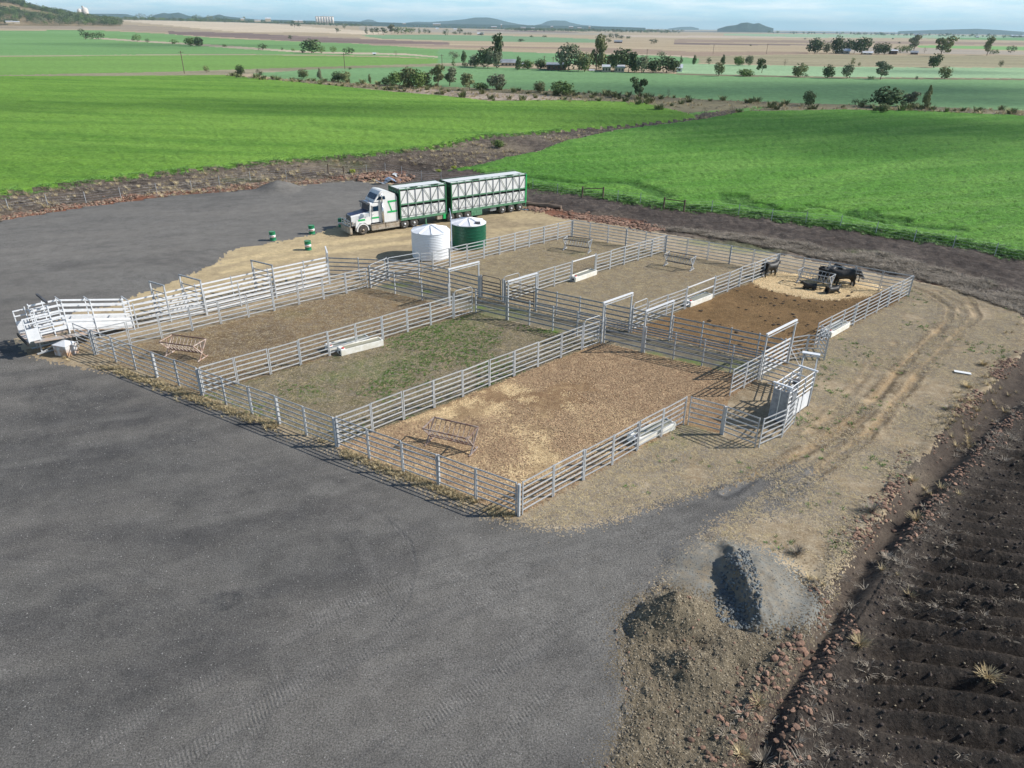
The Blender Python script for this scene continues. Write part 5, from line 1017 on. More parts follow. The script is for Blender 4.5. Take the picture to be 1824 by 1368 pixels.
# ---- water tanks
def tank(c, r, h, peak, wall_m, roof_m, label, ribs, ridges, corr):
    t = thing('water_tank', label, 'water tank', (c[0], c[1], 0))
    prof = [(r - .05, .02), (r, .08)]; zz = .1
    st = (h - .2) / ribs
    for k in range(ribs):
        if corr: prof += [(r, zz), (r + .022, zz + st * .5), (r, zz + st * .98)]
        else: prof += [(r, zz), (r, zz + st * .8), (r + .03, zz + st * .85), (r + .03, zz + st * .95), (r, zz + st)]
        zz += st
    prof += [(r, h)]
    MB().lathe(prof, 64).build('tank_wall', wall_m, t, False)
    # roof: cone with radial folds
    b = MB(); N = ridges * 8; rings = [(r + .04, h), (r + .03, h + .05), (r * .75, h + .05 + peak * .3), (r * .4, h + .05 + peak * .65), (.12, h + .05 + peak), (0.01, h + .06 + peak)]
    vs = []
    for j, (rr, z_) in enumerate(rings):
        for i in range(N):
            a = 2 * math.pi * i / N; k = abs(((i / 8) % 1) - .5) * 2
            up = max(0, (k - .72) / .28) * .09 * (1 if 0 < j < 5 else 0)
            vs.append((rr * math.cos(a), rr * math.sin(a), z_ + up))
    fs = [(j * N + i, j * N + (i + 1) % N, (j + 1) * N + (i + 1) % N, (j + 1) * N + i) for j in range(5) for i in range(N)]
    b.add(vs, fs).build('tank_roof', roof_m, t)
    return t
tw = tank((-7.62, 64.15), 1.74, 2.42, .42, M_TANKW, M_TANKW, 'white round water tank with ribbed wall, left of the green one', 15, 9, True)
tg = tank((-4.38, 67.75), 1.68, 2.3, .36, M_TANKG, mat('white_tank_roof', (.8, .8, .82, 1), rough=.35), 'dark green round water tank with white roof', 7, 9, False)
MB().box((.95, -.9, 2.52), (.45, .45, .12)).build('hatch', M_DARKST, tg)
o = MB().bar((0, 0, 0), (0, 0, 3.4), .09, .09, 8).bar((0, 0, 3.4), (-.12, .05, 4.1), .07, .07, 8).bar((0, 0, .4), (.6, -.3, .4), .06, .06, 6).build('fill_pipe', mat('blue_grey_pipe', C(190, 200, 215, 1), rough=.4)); o.location = (-5.85, 65.6, 0); tag(o, 'thin blue-grey standpipe rising between the white and green tanks', 'pipe')

# ---- oil drums
def drum(px, py, label):
    p = at(px, py); t = thing('oil_drum', label, 'drum', (p[0], p[1], 0), random.uniform(0, 6), 'green and white steel drums on the gravel'); t.rotation_euler.z = 0
    r, h = .3, .88
    def ring(z0, z1): return [(r, z0), (r, z1)]
    MB().lathe([(r - .01, 0), (r + .01, .01), (r + .01, .03), (r, .04), (r, .27), (r + .015, .29), (r, .31)], 28).build('lower_band', M_TANKG2, t, True)
    MB().lathe([(r, .31), (r, .56)], 28).build('white_band', M_WHITE, t, True)
    MB().lathe([(r, .56), (r + .015, .58), (r, .60), (r, .84), (r + .01, .85), (r + .01, .88), (r - .02, .875), (r - .03, .86)], 28).build('upper_band', M_TANKG2, t, True)
    MB().lathe([(.27, .862), (.001, .864)], 28, cap=False).build('drum_top', M_GREENL, t)
    b = MB()
    for k in range(7):
        a0, a1 = R(-122 + k * 11), R(-122 + k * 11 + 7); rr = r + .004
        b.add([(rr * math.cos(a), rr * math.sin(a), z_) for z_ in (.40 - (k == 0) * .02, .47 + (k in (0, 4, 6)) * .03) for a in (a0, a1)], [(0, 1, 3, 2)])
    b.build('red_lettering', M_RED, t)
    return t
M_TANKG2 = mat('drum_green', C(16, 118, 76, 1), rough=.45, noise=C(20, 126, 84, 1), scale=3)
drum(486.5, 428, 'green and white drum furthest left on the gravel'); drum(556, 416.5, 'green and white drum at the gravel edge, midway to the truck')
drum(549.5, 445, 'green and white drum nearest the race, on the pale track'); drum(608, 404, 'green and white drum partly hidden by the truck bull bar')

# ---- oddments
p = at(1714, 665); b = MB().box((0, 0, .05), (.95, .3, .03)); o = b.build('white_board', M_WHITE); o.location = (p[0], p[1], 0.02); o.rotation_euler = (0, .03, R(-20)); tag(o, 'white board lying on the dry ground beside the rocks', 'board')
p = at(955, 368); lg = thing('fallen_log', 'weathered grey log lying behind the rear trailer', 'log', (p[0], p[1], .2), R(-22))
b = MB(); pr = [(.01, -3.2), (.26, -3.15), (.32, -1.5), (.27, 0), (.33, 1.5), (.24, 3.0), (.2, 3.2), (.01, 3.22)]
b.lathe(pr, 12, axis='y', mod=lambda r, z, a: (r * (1 + .12 * math.sin(3 * a + z * 2)), z)); b.build('log_trunk', mat('grey_log', C(132, 116, 100, 1), rough=.95, noise=C(90, 76, 66, 1), scale=4, stretch=(1, .2, 1)), lg).rotation_euler = (0, 0, R(90))
MB().bar((1.2, .1, .2), (1.9, .7, .5), .14, .1, 8).build('branch_stub', M_BARK, lg)
p = at(950, 374); o = MB().add([(math.cos(a) * (1.4 + .3 * math.sin(3 * a)), math.sin(a) * (.5 + .12 * math.cos(2 * a)), 0) for a in np.linspace(0, 2 * math.pi, 25)[:-1]], [tuple(range(24))]).build('puddle', M_WATER); o.location = (p[0], p[1], .055); kind(o, 'structure')
# bent roofing sheets dumped by the rocks beyond the truck
for i, (px, py, a, m_, lb) in enumerate([(700, 324, .2, mat('pale_blue_sheet', C(150, 165, 190, 1), rough=.4, metal=.3), 'pale blue bent roofing sheet dumped among the rocks beyond the truck'), (712, 317, -.3, M_STEEL, 'grey roofing sheet dumped among the rocks, behind the blue one'), (684, 327, .5, M_STEELD, 'small dark roofing sheet left of the blue one')]):
    p = at(px, py); b = MB(); n = 12
    vs = [(x * 2.2 / n - 1.1, y * .9 - .45, .25 * math.sin(x * .5 + i) + .18 + (x % 2) * .05) for x in range(n + 1) for y in (0, 1)]
    vs2 = [(x_, y_, z_ - .02) for x_, y_, z_ in vs]; k = len(vs)
    b.add(vs + vs2, [(2 * x, 2 * x + 2, 2 * x + 3, 2 * x + 1) for x in range(n)] + [(k + 2 * x + 1, k + 2 * x + 3, k + 2 * x + 2, k + 2 * x) for x in range(n)])
    o = b.build('roofing_sheet', m_); o.location = (p[0], p[1], .1); o.rotation_euler = (.08, 0, a); tag(o, lb, 'metal sheet', 'roofing sheets dumped beyond the truck')
# ================================================================== TREES
def leafmat(name, a, b_, rand=.22):
    m = mat(name, a, rough=.75, noise=b_, scale=.9, rand=rand, spec=.2); return m
LEAF = {'dark': leafmat('dark_evergreen_leaves', C(66, 82, 52, 1), C(92, 106, 66, 1)), 'olive': leafmat('olive_gum_leaves', C(108, 114, 76, 1), C(134, 138, 92, 1)),
        'grey': leafmat('grey_green_gum_leaves', C(112, 118, 92, 1), C(138, 140, 110, 1)), 'green': leafmat('mid_green_leaves', C(90, 112, 60, 1), C(118, 136, 76, 1)),
        'dead': leafmat('bare_grey_twigs', C(120, 112, 100, 1), C(95, 90, 80, 1))}
def crown_mesh(shape, seed, lm, nleaf=520):
    r = np.random.default_rng(seed); lobes = []
    if shape == 'round': lobes = [(0, 0, .52, .5, .5, .46)] + [(r.uniform(-.28, .28), r.uniform(-.28, .28), r.uniform(.3, .72), .26, .26, .24) for _ in range(6)]
    elif shape == 'gum': lobes = [(r.uniform(-.32, .32), r.uniform(-.32, .32), z, r.uniform(.18, .28), r.uniform(.18, .28), r.uniform(.10, .16)) for z in (.35, .45, .5, .6, .68, .75, .82, .88)]
    elif shape == 'slim': lobes = [(r.uniform(-.1, .1), r.uniform(-.1, .1), z, .34 * k, .34 * k, .2) for z, k in ((.25, .9), (.42, 1.1), (.6, 1.), (.78, .7), (.9, .4))]
    elif shape == 'bush': lobes = [(r.uniform(-.3, .3), r.uniform(-.3, .3), r.uniform(.25, .55), .28, .28, .32) for _ in range(6)] + [(0, 0, .4, .4, .4, .38)]
    elif shape == 'dead': lobes = [(0, 0, .55, .4, .4, .42)]; nleaf = 110
    w = np.array([l[3] * l[4] * l[5] for l in lobes]) ** .7; w /= w.sum()
    idx = r.choice(len(lobes), nleaf, p=w); Lb = np.array(lobes)[idx]
    d = r.normal(size=(nleaf, 3)); d /= np.linalg.norm(d, axis=1)[:, None]; rad = r.uniform(.45, 1.08, nleaf) ** .6
    c = Lb[:, :3] + d * Lb[:, 3:] * rad[:, None]; c[:, 2] = np.clip(c[:, 2], .06, 1.05)
    sz = r.uniform(.045, .085, nleaf) * (.5 if shape == 'dead' else 1)
    nrm = d + r.normal(size=(nleaf, 3)) * .55; nrm[:, 2] += .25; nrm /= np.linalg.norm(nrm, axis=1)[:, None]
    t1 = np.cross(nrm, r.normal(size=(nleaf, 3))); t1 /= np.linalg.norm(t1, axis=1)[:, None]; t2 = np.cross(nrm, t1)
    vs = []; fs = []
    k1 = (t1 * sz[:, None]); k2 = (t2 * sz[:, None] * r.uniform(.5, .9, nleaf)[:, None]); up = nrm * (sz * .35)[:, None]
    V_ = np.stack([c - k1, c - k2 + up, c + k1 * .9, c + k2 + up * .4, c + up * 1.4], 1).reshape(-1, 3)
    F = [(5 * i, 5 * i + 1, 5 * i + 4) for i in range(nleaf)] + [(5 * i + 1, 5 * i + 2, 5 * i + 4) for i in range(nleaf)] + [(5 * i + 2, 5 * i + 3, 5 * i + 4) for i in range(nleaf)] + [(5 * i + 3, 5 * i, 5 * i + 4) for i in range(nleaf)]
    me = bpy.data.meshes.new('crown'); me.from_pydata(V_.tolist(), [], F); me.materials.append(lm); me.update(); return me
def trunk_mesh(shape, seed):
    r = random.Random(seed); b = MB(); h = {'round': .45, 'gum': .8, 'slim': .6, 'bush': .3, 'dead': .9}[shape]; t = .035 if shape != 'bush' else .025
    p = Vector((0, 0, -.02)); n = 4
    for i in range(n):
        q = Vector((r.uniform(-.04, .04), r.uniform(-.04, .04), h * (i + 1) / n)); w0, w1 = t * (1 - i / n * .7), t * (1 - (i + 1) / n * .7)
        a0 = len(b.v); k = 6
        b.add([(P_.x + math.cos(a) * w, P_.y + math.sin(a) * w, P_.z) for P_, w in ((p, w0), (q, w1)) for a in [2 * math.pi * j / k for j in range(k)]], [(j, (j + 1) % k, k + (j + 1) % k, k + j) for j in range(k)])
        if i: b.bar(p, p + Vector((r.uniform(-.3, .3), r.uniform(-.3, .3), r.uniform(.15, .3))), w0 * .7, w0 * .7, 4)
        p = q
    return b.data('trunk', M_BARK)
def tree(px, py, hp, wp, shape, leaf, label, group, cat='tree', far=False):
    g = at(px, py)
    r0 = math.hypot(g[0], g[1]); z = float(far_rise(np.array([g[0]]), np.array([g[1]]))[0])
    for _ in range(4):    # settle on the gently rising plain
        if z > .3: g = at(px, py, z) if z < CAMH - 2 else at_dist(px, py, math.hypot(g[0], g[1])); z = float(far_rise(np.array([g[0]]), np.array([g[1]]))[0])
    depth = math.hypot(math.hypot(g[0], g[1]), CAMH - g[2]) * 1.0
    s = depth / FPX * math.cos(PITCH) if False else (g[0] * _f[0] + g[1] * _f[1] + (g[2] - CAMH) * _f[2]) / FPX
    h = hp * s / .93; w = wp * s
    sd_ = int(px * 7 + py) % 3
    cm = cached(('crown', shape, leaf, sd_, far), lambda: crown_mesh(shape, 100 + sd_ * 7 + len(shape), LEAF[leaf], 170 if far else 520)); tm = cached(('trunk', shape, sd_), lambda: trunk_mesh(shape, 7 + sd_))
    t = thing({'bush': 'shrub'}.get(shape, {'gum': 'gum_tree', 'dead': 'bare_tree'}.get(shape, 'tree')), label, cat, (g[0], g[1], float(gz(g[0], g[1])[0])), random.uniform(0, 6.28), group)
    o = place('crown', cm, t); o.scale = (w / .82, w / .82, h)
    o = place('trunk', tm, t); o.scale = (max(w, h * .4), max(w, h * .4), h); return t
KN = {'round': 'rounded tree', 'gum': 'open gum tree', 'slim': 'slender upright tree', 'bush': 'low shrub', 'dead': 'bare thin tree'}
def row(where, group, items):
    items = sorted(items); n = len(items)
    mid = sorted(i[2] * i[3] for i in items)[n // 2]
    for i, (px, py, h, w, sh, lf) in enumerate(items):
        size = 'large' if h * w > mid * 1.6 else ('small' if h * w < mid * .5 else '')
        colr = {'dark': 'dark green', 'olive': 'olive', 'grey': 'grey-green', 'green': 'green', 'dead': 'grey'}[lf]
        pos = ORD[i + 1] + ' from the left' if i < n - 1 or n < 3 else 'last on the right'
        if i >= n - 8 and i > 11: pos = (ORD[n - i] + ' from the right') if i < n - 1 else 'last on the right'
        tree(px, py, h, w, sh, lf, ' '.join(f"{size} {colr} {KN[sh]}, {pos} {where}".split()), group, 'shrub' if sh == 'bush' else 'tree', far=h < 14)
row('in the upper left field row', 'trees along the upper left field boundary', [(145, 60, 8, 9, 'round', 'dark'), (153, 70.5, 13, 14, 'round', 'dark'), (162, 70.5, 12, 13, 'round', 'dark'), (177, 70.5, 12, 17, 'round', 'dark'), (245, 74.5, 12, 12, 'round', 'green'),
    (237, 73, 6, 5, 'bush', 'dark'), (263, 76.5, 7, 7, 'round', 'dark'), (309, 78.5, 9, 13, 'bush', 'green'), (339, 82.7, 14, 14, 'round', 'green'), (354, 83, 15, 14, 'round', 'dark'), (400, 84, 6, 7, 'bush', 'green'), (468, 89, 11, 15, 'round', 'dark'), (502, 89, 5, 4, 'bush', 'dark'),
    (522, 91, 6, 6, 'bush', 'green'), (539, 94, 7, 9, 'bush', 'dark'), (555, 94.5, 22, 26, 'round', 'dark'), (572, 94.5, 12, 15, 'round', 'green'), (594, 94.5, 11, 10, 'round', 'green'), (621, 97.5, 12, 18, 'round', 'dark'), (705, 101, 10, 8, 'dead', 'dead')])
row('beside the tan verge', 'trees along the tan verge', [(368, 129.5, 12, 9, 'round', 'olive'), (420, 134, 8, 6, 'bush', 'olive'), (429, 135, 17, 14, 'round', 'dark'), (463, 136.5, 12, 11, 'round', 'dark'), (541, 140, 15, 16, 'round', 'olive'), (570, 143, 17, 9, 'slim', 'grey'),
    (602, 145.5, 16, 18, 'round', 'dark'), (615, 146, 17, 16, 'round', 'olive'), (659, 149, 14, 6, 'slim', 'olive'), (623, 124, 5, 6, 'bush', 'dark')])
row('in the creek bend clump', 'trees clumped at the creek bend', [(690, 151, 14, 16, 'bush', 'dark'), (706, 153, 23, 22, 'round', 'green'), (729, 157, 33, 26, 'round', 'olive'), (745, 158, 30, 26, 'round', 'green'), (758, 155, 24, 18, 'round', 'olive'), (781, 156, 35, 22, 'gum', 'olive'),
    (801, 153, 28, 27, 'gum', 'grey'), (837, 162, 27, 24, 'gum', 'olive'), (856, 160, 14, 22, 'bush', 'green'), (884.6, 160, 25, 28, 'round', 'grey')])
row('along the creek verge', 'trees along the creek verge', [(960, 165, 18, 18, 'round', 'olive'), (1002, 170, 23, 33, 'round', 'green'), (1138, 175, 31, 24, 'gum', 'dark'), (1190, 176, 16, 8, 'dead', 'dead'), (1253, 214, 21, 14, 'dead', 'dead'), (1302, 207, 18, 12, 'dead', 'dead'), (1439.5, 189, 25, 18, 'round', 'dark'),
    (1523, 187, 10, 13, 'round', 'dark'), (1540, 188, 12, 14, 'round', 'dark'), (1578, 192, 33, 48, 'round', 'dark'), (1571, 202, 17, 17, 'bush', 'olive'), (1607, 190, 12, 12, 'bush', 'olive'), (1623, 190, 23, 26, 'gum', 'grey'), (1647.5, 194, 34, 14, 'slim', 'olive')])
row('left of the middle homestead', 'trees left of the middle homestead', [(809, 105, 13, 16, 'round', 'grey'), (826, 111, 17, 11, 'slim', 'dark'), (808, 119, 13, 8, 'slim', 'green'), (829, 119, 10, 13, 'bush', 'dark'), (846, 120, 20, 19, 'round', 'grey'), (861, 121, 31, 20, 'round', 'dark'), (869, 121.5, 27, 18, 'gum', 'grey'),
    (880, 119, 49, 23, 'gum', 'dark'), (884, 122, 27, 17, 'round', 'grey')])
row('between the middle homestead roofs', 'trees between the homestead roofs', [(923, 125, 20, 13, 'slim', 'dark'), (939, 123.5, 15, 22, 'round', 'green'), (963, 123, 16, 20, 'round', 'dark'), (1012, 126, 42, 36, 'round', 'grey'), (1030, 127, 27, 18, 'gum', 'olive'), (1041, 128, 30, 22, 'round', 'olive'), (1062, 125, 52, 24, 'gum', 'olive'),
    (1066, 123, 24, 22, 'round', 'green')])
row('right of the middle homestead', 'trees right of the middle homestead', [(1081, 122, 20, 12, 'gum', 'olive'), (1094, 129, 28, 15, 'gum', 'dark'), (1105, 126, 35, 30, 'round', 'dark'), (1119, 129, 30, 22, 'gum', 'dark'), (1130, 129, 18, 16, 'round', 'green'), (1143, 130, 27, 18, 'round', 'grey'), (1163, 130, 23, 25, 'round', 'dark'), (1188, 130, 26, 26, 'round', 'dark'), (1200, 130, 20, 18, 'round', 'dark')])
row('above the turquoise field', 'trees above the turquoise field', [(1177, 105, 13, 13, 'round', 'grey'), (1212.6, 115, 13, 7, 'slim', 'dark'), (1236, 115, 14, 8, 'slim', 'dark'), (1262, 115, 12, 9, 'round', 'dark'), (1287, 116, 15, 9, 'slim', 'dark'), (1315.6, 117, 15, 15, 'round', 'green'), (1333.5, 117, 16, 12, 'round', 'grey'), (1398, 118, 12, 9, 'dead', 'dead'),
    (1428.5, 118, 8, 5, 'bush', 'dark'), (1519, 118, 13, 8, 'gum', 'olive'), (1530, 118, 8, 5, 'bush', 'olive'), (1663, 121, 22, 18, 'round', 'dark'), (1781.6, 120, 11, 8, 'round', 'dark')])
row('below the turquoise field', 'trees below the turquoise field', [(1279.4, 136, 22, 15, 'round', 'olive'), (1330, 136, 14, 26, 'bush', 'green'), (1356.7, 130, 22, 16, 'gum', 'dark'), (1422.4, 137.5, 21, 22, 'round', 'olive'), (1436, 137, 6, 6, 'bush', 'olive'), (1473.7, 140, 22, 18, 'round', 'dark'), (1508, 140, 23, 16, 'round', 'grey'), (1551, 141, 6, 14, 'bush', 'dark'),
    (1567.8, 142, 28, 24, 'gum', 'grey'), (1632, 142, 8, 5, 'bush', 'dark'), (1681.7, 141, 20, 18, 'round', 'olive')])
row('round the right homestead', 'trees round the right homestead', [(1451, 94.5, 24, 25, 'round', 'dark'), (1472, 94.5, 17, 12, 'round', 'grey'), (1489, 95.5, 28, 20, 'round', 'dark'), (1508, 93, 21, 16, 'round', 'dark'), (1521, 95, 18, 14, 'gum', 'dark'), (1534, 96, 26, 26, 'round', 'dark'), (1562, 96.5, 18, 14, 'round', 'dark'), (1575, 96.5, 18, 18, 'round', 'dark'),
    (1603, 94, 12, 20, 'round', 'green'), (1616, 94, 12, 16, 'round', 'green'), (1627, 93, 26, 18, 'gum', 'grey'), (1646.5, 94, 9, 8, 'dead', 'dead'), (1675.5, 100, 29, 28, 'gum', 'olive'), (1757.6, 99, 28, 18, 'gum', 'olive'), (1770, 97, 10, 14, 'bush', 'green'), (1800, 94.5, 12, 14, 'round', 'dark')])
row('on the brown plain', 'lone trees on the brown plain', [(927.5, 74, 6, 11, 'bush', 'dark'), (947, 66.5, 4, 6, 'bush', 'dark'), (970, 66.5, 4, 8, 'bush', 'dark'), (1067, 69, 6, 10, 'bush', 'dark'), (1076, 69, 7, 10, 'round', 'grey'), (1088, 69, 9, 9, 'round', 'dark'), (1098, 69, 9, 10, 'round', 'dark'), (1106, 69, 7, 10, 'bush', 'dark'), (1119, 69, 5, 9, 'bush', 'dark'), (1084, 76, 7, 9, 'round', 'dark'),
    (1160, 73.5, 4, 6, 'bush', 'dark'), (1165, 79, 9, 11, 'round', 'grey'), (1337, 82, 2.5, 4, 'bush', 'dark'), (1434, 70, 3, 4, 'bush', 'dark'), (1590, 70, 3, 4, 'bush', 'dark'), (1602, 77.5, 4, 4, 'bush', 'dark')])
row('on the pale left stubble', 'trees on the pale stubble plain', [(253, 42, 12, 16, 'round', 'grey'), (277, 43, 11, 22, 'round', 'dark'), (296, 42, 7, 4, 'slim', 'grey'), (310, 44, 11, 8, 'round', 'dark'), (326, 46, 5, 10, 'bush', 'dark'), (353, 47.5, 10, 16, 'round', 'dark'), (376, 48, 10, 10, 'round', 'olive'), (391, 49, 9, 12, 'round', 'dark'), (403, 50, 9, 11, 'round', 'dark'), (416, 48, 7, 16, 'bush', 'dark'),
    (436, 48, 9, 8, 'gum', 'grey'), (472, 49.5, 5, 8, 'gum', 'grey'), (515.5, 52.5, 7, 8, 'gum', 'dark'), (525, 53.5, 10, 11, 'gum', 'dark'), (534.5, 53.5, 6, 8, 'gum', 'dark'), (600, 58, 7, 10, 'gum', 'dark'), (614, 54, 8, 7, 'gum', 'grey')])
row('on the plain below hills', 'trees mid plain below the hills', [(653, 61, 11, 7, 'slim', 'dark'), (665, 61, 9, 10, 'gum', 'dark'), (674, 61, 10, 12, 'gum', 'dark'), (683, 62, 11, 13, 'gum', 'dark'), (697, 60, 14, 11, 'gum', 'grey'), (708, 60.5, 13, 15, 'round', 'green'), (722, 60, 11, 15, 'round', 'green'), (733, 60, 10, 12, 'round', 'green'), (747, 60, 8, 6, 'slim', 'green'), (757, 59.5, 8, 7, 'round', 'dark'), (764, 60, 7, 6, 'round', 'dark'),
    (794, 63.5, 11, 10, 'round', 'grey'), (811, 61, 6, 8, 'bush', 'dark'), (819, 61, 10, 9, 'round', 'dark'), (828, 62, 5, 7, 'bush', 'dark'), (836, 62, 5, 8, 'bush', 'dark'), (858, 63.5, 6, 7, 'round', 'dark')])
tree(889, 262, 15, 20, 'bush', 'green', 'green shrub on the grey ditch bank between the two big crops', 'shrubs on the ditch bank', 'shrub')
for px, py, h, w, lb in ((312, 0, 0, 0, None), (782, 303, 6, 9, 'yellow flowering weed at the end of the ditch behind the trailers'), (808, 301, 6, 8, 'yellow-green weed right of the first, at the crop corner'), (627, 300, 9, 11, 'bright yellow-green bush beside the left wire fence'), (1002, 447, 1, 1, None)):
    if lb:
        t = tree(px, py, h, w, 'bush', 'green', lb, None, 'shrub')
        mm = MATS.get('yellow_weed') or mat('yellow_weed', C(175, 180, 60, 1), rough=.8, noise=C(130, 150, 50, 1), scale=3); t.children[0].data = t.children[0].data.copy(); t.children[0].data.materials[0] = mm

# ---- far wooded band, hillside wood (uncountable): one scattered object each
def scatter(name, pts, rots, scales, protos, label=None):
    """points carrying instances of prototype objects (not linked themselves), as one 'stuff' object"""
    me = bpy.data.meshes.new(name); n = len(pts); me.vertices.add(n); me.vertices.foreach_set('co', np.asarray(pts, np.float32).ravel())
    for nm, arr in (('rz', rots), ('sc', scales)):
        a = me.attributes.new(nm, 'FLOAT', 'POINT'); a.data.foreach_set('value', np.asarray(arr, np.float32))
    o = bpy.data.objects.new(name, me); COL.objects.link(o); kind(o, 'stuff')
    ng = bpy.data.node_groups.new(name + '_nodes', 'GeometryNodeTree'); ng.interface.new_socket('Geometry', in_out='INPUT', socket_type='NodeSocketGeometry'); ng.interface.new_socket('Geometry', in_out='OUTPUT', socket_type='NodeSocketGeometry')
    N = ng.nodes; l = ng.links.new; gi = N.new('NodeGroupInput'); go = N.new('NodeGroupOutput'); ip = N.new('GeometryNodeInstanceOnPoints'); jn = N.new('GeometryNodeGeometryToInstance')
    for p in reversed(protos):
        oi = N.new('GeometryNodeObjectInfo'); oi.inputs['Object'].default_value = p; oi.inputs['As Instance'].default_value = False; l(oi.outputs['Geometry'], jn.inputs[0])
    ra = N.new('GeometryNodeInputNamedAttribute'); ra.data_type = 'FLOAT'; ra.inputs['Name'].default_value = 'rz'; sa = N.new('GeometryNodeInputNamedAttribute'); sa.data_type = 'FLOAT'; sa.inputs['Name'].default_value = 'sc'
    cx = N.new('ShaderNodeCombineXYZ'); rv = N.new('FunctionNodeRandomValue'); rv.data_type = 'INT'; rv.inputs[4].default_value = 0; rv.inputs[5].default_value = len(protos) - 1
    l(ra.outputs[0], cx.inputs[2]); l(cx.outputs[0], ip.inputs['Rotation']); l(sa.outputs[0], ip.inputs['Scale']); l(gi.outputs[0], ip.inputs['Points']); l(jn.outputs[0], ip.inputs['Instance'])
    ip.inputs['Pick Instance'].default_value = True; l(rv.outputs[2], ip.inputs['Instance Index']); l(ip.outputs[0], go.inputs[0])
    md = o.modifiers.new('scatter', 'NODES'); md.node_group = ng
    return o
def proto(me): return bpy.data.objects.new(me.name, me)
def tree_proto(shape, leaf, seed, n=120):
    cm = crown_mesh(shape, seed, LEAF[leaf], n); return proto(cm)
TP = [tree_proto('round', 'dark', 1), tree_proto('round', 'grey', 2), tree_proto('gum', 'dark', 3), tree_proto('round', 'green', 4)]
# hillside
hp = bpy.data.objects['wooded_hill'].data; hv = np.empty(len(hp.vertices) * 3, np.float32); hp.vertices.foreach_get('co', hv); hv = hv.reshape(80, 17, 3)
pts = []
for _ in range(5200):
    i, j = rng.uniform(0, 79 - 1e-3), rng.uniform(0, 13); a, b_ = int(i), int(j); fi, fj = i - a, j - b_
    p = (hv[a, b_] * (1 - fi) + hv[a + 1, b_] * fi) * (1 - fj) + (hv[a, b_ + 1] * (1 - fi) + hv[a + 1, b_ + 1] * fi) * fj
    if p[2] < 8 + 0 * i or (j < 3.2 and rng.uniform() < .85 - j * .2): continue
    if fbm(np.array([p[0] * .006]), np.array([p[1] * .006]), 3, 5)[0] < -.13: continue
    pts.append(p)
pts = np.array(pts); scatter('hillside_wood', pts, rng.uniform(0, 6.3, len(pts)), rng.uniform(9, 17, len(pts)), TP)
# wooded band at the foot of the hills
pts = []
for _ in range(5200):
    px = rng.uniform(190, 1190) if rng.uniform() < .9 else rng.uniform(1190, 1824); d = rng.uniform(3400, 6200)
    az = math.atan((px - CX) / FPX / math.cos(PITCH)); x, y = d * math.sin(az), d * math.cos(az)
    if fbm(np.array([x * .0022]), np.array([y * .0012]), 3, 55)[0] < (-.02 if px < 1150 else .12): continue
    pts.append((x, y, far_rise(np.array([x]), np.array([y]))[0] - .5))
pts = np.array(pts); scatter('distant_wood', pts, rng.uniform(0, 6.3, len(pts)), rng.uniform(8, 16, len(pts)), TP)

# ================================================================== BUILDINGS
M_ROOFW = mat('pale_iron_roof', C(215, 218, 222, 1), rough=.4, noise=C(190, 195, 200, 1), scale=.4); M_ROOFG = mat('grey_iron_roof', C(150, 155, 160, 1), rough=.5, noise=C(128, 132, 136, 1), scale=.4)
M_WALL = mat('cream_wall', C(190, 178, 158, 1), rough=.9); M_WALLD = mat('brown_shed_wall', C(120, 95, 82, 1), rough=.9); M_WIN = mat('dark_window', (.02, .025, .03, 1), rough=.2)
def house(px, py, wp, hp, depth, label, roof_m=None, wall_m=None, cat='house', roof='gable', rot=0, name='farm_house', windows=3, group='far farm buildings'):
    g = at(px, py); z = float(far_rise(np.array([g[0]]), np.array([g[1]]))[0])
    if z > .5: g = at_dist(px, py, 3600); z = g[2]
    s = (g[0] * _f[0] + g[1] * _f[1] + (g[2] - CAMH) * _f[2]) / FPX; w = wp * s; h = hp * s
    t = thing(name, label, cat, (g[0], g[1], z if z > .5 else 0), rot - math.atan2(g[0], g[1]), group); wh = h * (.55 if roof == 'gable' else .8); hw = w / 2; d = depth
    MB().box((0, d / 2, wh / 2 - .3), (w, d, wh + .6)).build('wall', wall_m or M_WALL, t)
    b = MB(); o = w * .03 + .2
    if roof == 'gable': b.prism([(-o, wh - .1), (d / 2, h), (d + o, wh - .1), (d / 2, h - .25)], -hw - o, hw + o); b.v = [(y, x, z_) for x, y, z_ in b.v]
    else: b.add([(-hw - o, -o, wh), (hw + o, -o, wh), (hw + o, d + o, h), (-hw - o, d + o, h), (-hw - o, -o, wh - .2), (hw + o, -o, wh - .2), (hw + o, d + o, h - .2), (-hw - o, d + o, h - .2)], [(0, 1, 2, 3), (7, 6, 5, 4), (0, 4, 5, 1), (1, 5, 6, 2), (2, 6, 7, 3), (3, 7, 4, 0)])
    b.build('roof', roof_m or M_ROOFW, t)
    for k in range(windows):
        x = -hw + w * (k + .5) / windows; MB().box((x, -.04, wh * .5), (w / windows * .4, .06, wh * .42)).build('window' if k else 'door', M_WIN, t)
    return t
house(905, 118, 26, 11, 12, 'grey gabled roof left in the middle homestead, behind dark trees', M_ROOFG, windows=4)
house(929, 118, 9, 7, 8, 'small pale shed just right of the grey gabled roof', name='farm_shed', cat='shed', windows=1)
house(991, 125, 34, 11, 12, 'low grey roofed shed with brown end in the middle homestead', M_ROOFG, M_WALLD, name='farm_shed', cat='shed', roof='skillion', windows=4)
house(1080, 128.5, 15, 11, 10, 'left of two pale roofed open sheds in the middle homestead', name='farm_shed', cat='shed', roof='skillion', windows=3)
house(1103, 129, 17, 11, 10, 'right of two pale roofed open sheds in the middle homestead', name='farm_shed', cat='shed', roof='skillion', windows=3)
house(1210, 128, 9, 12, 9, 'white gable end at the right edge of the middle homestead trees', wall_m=M_WHITE, windows=1)
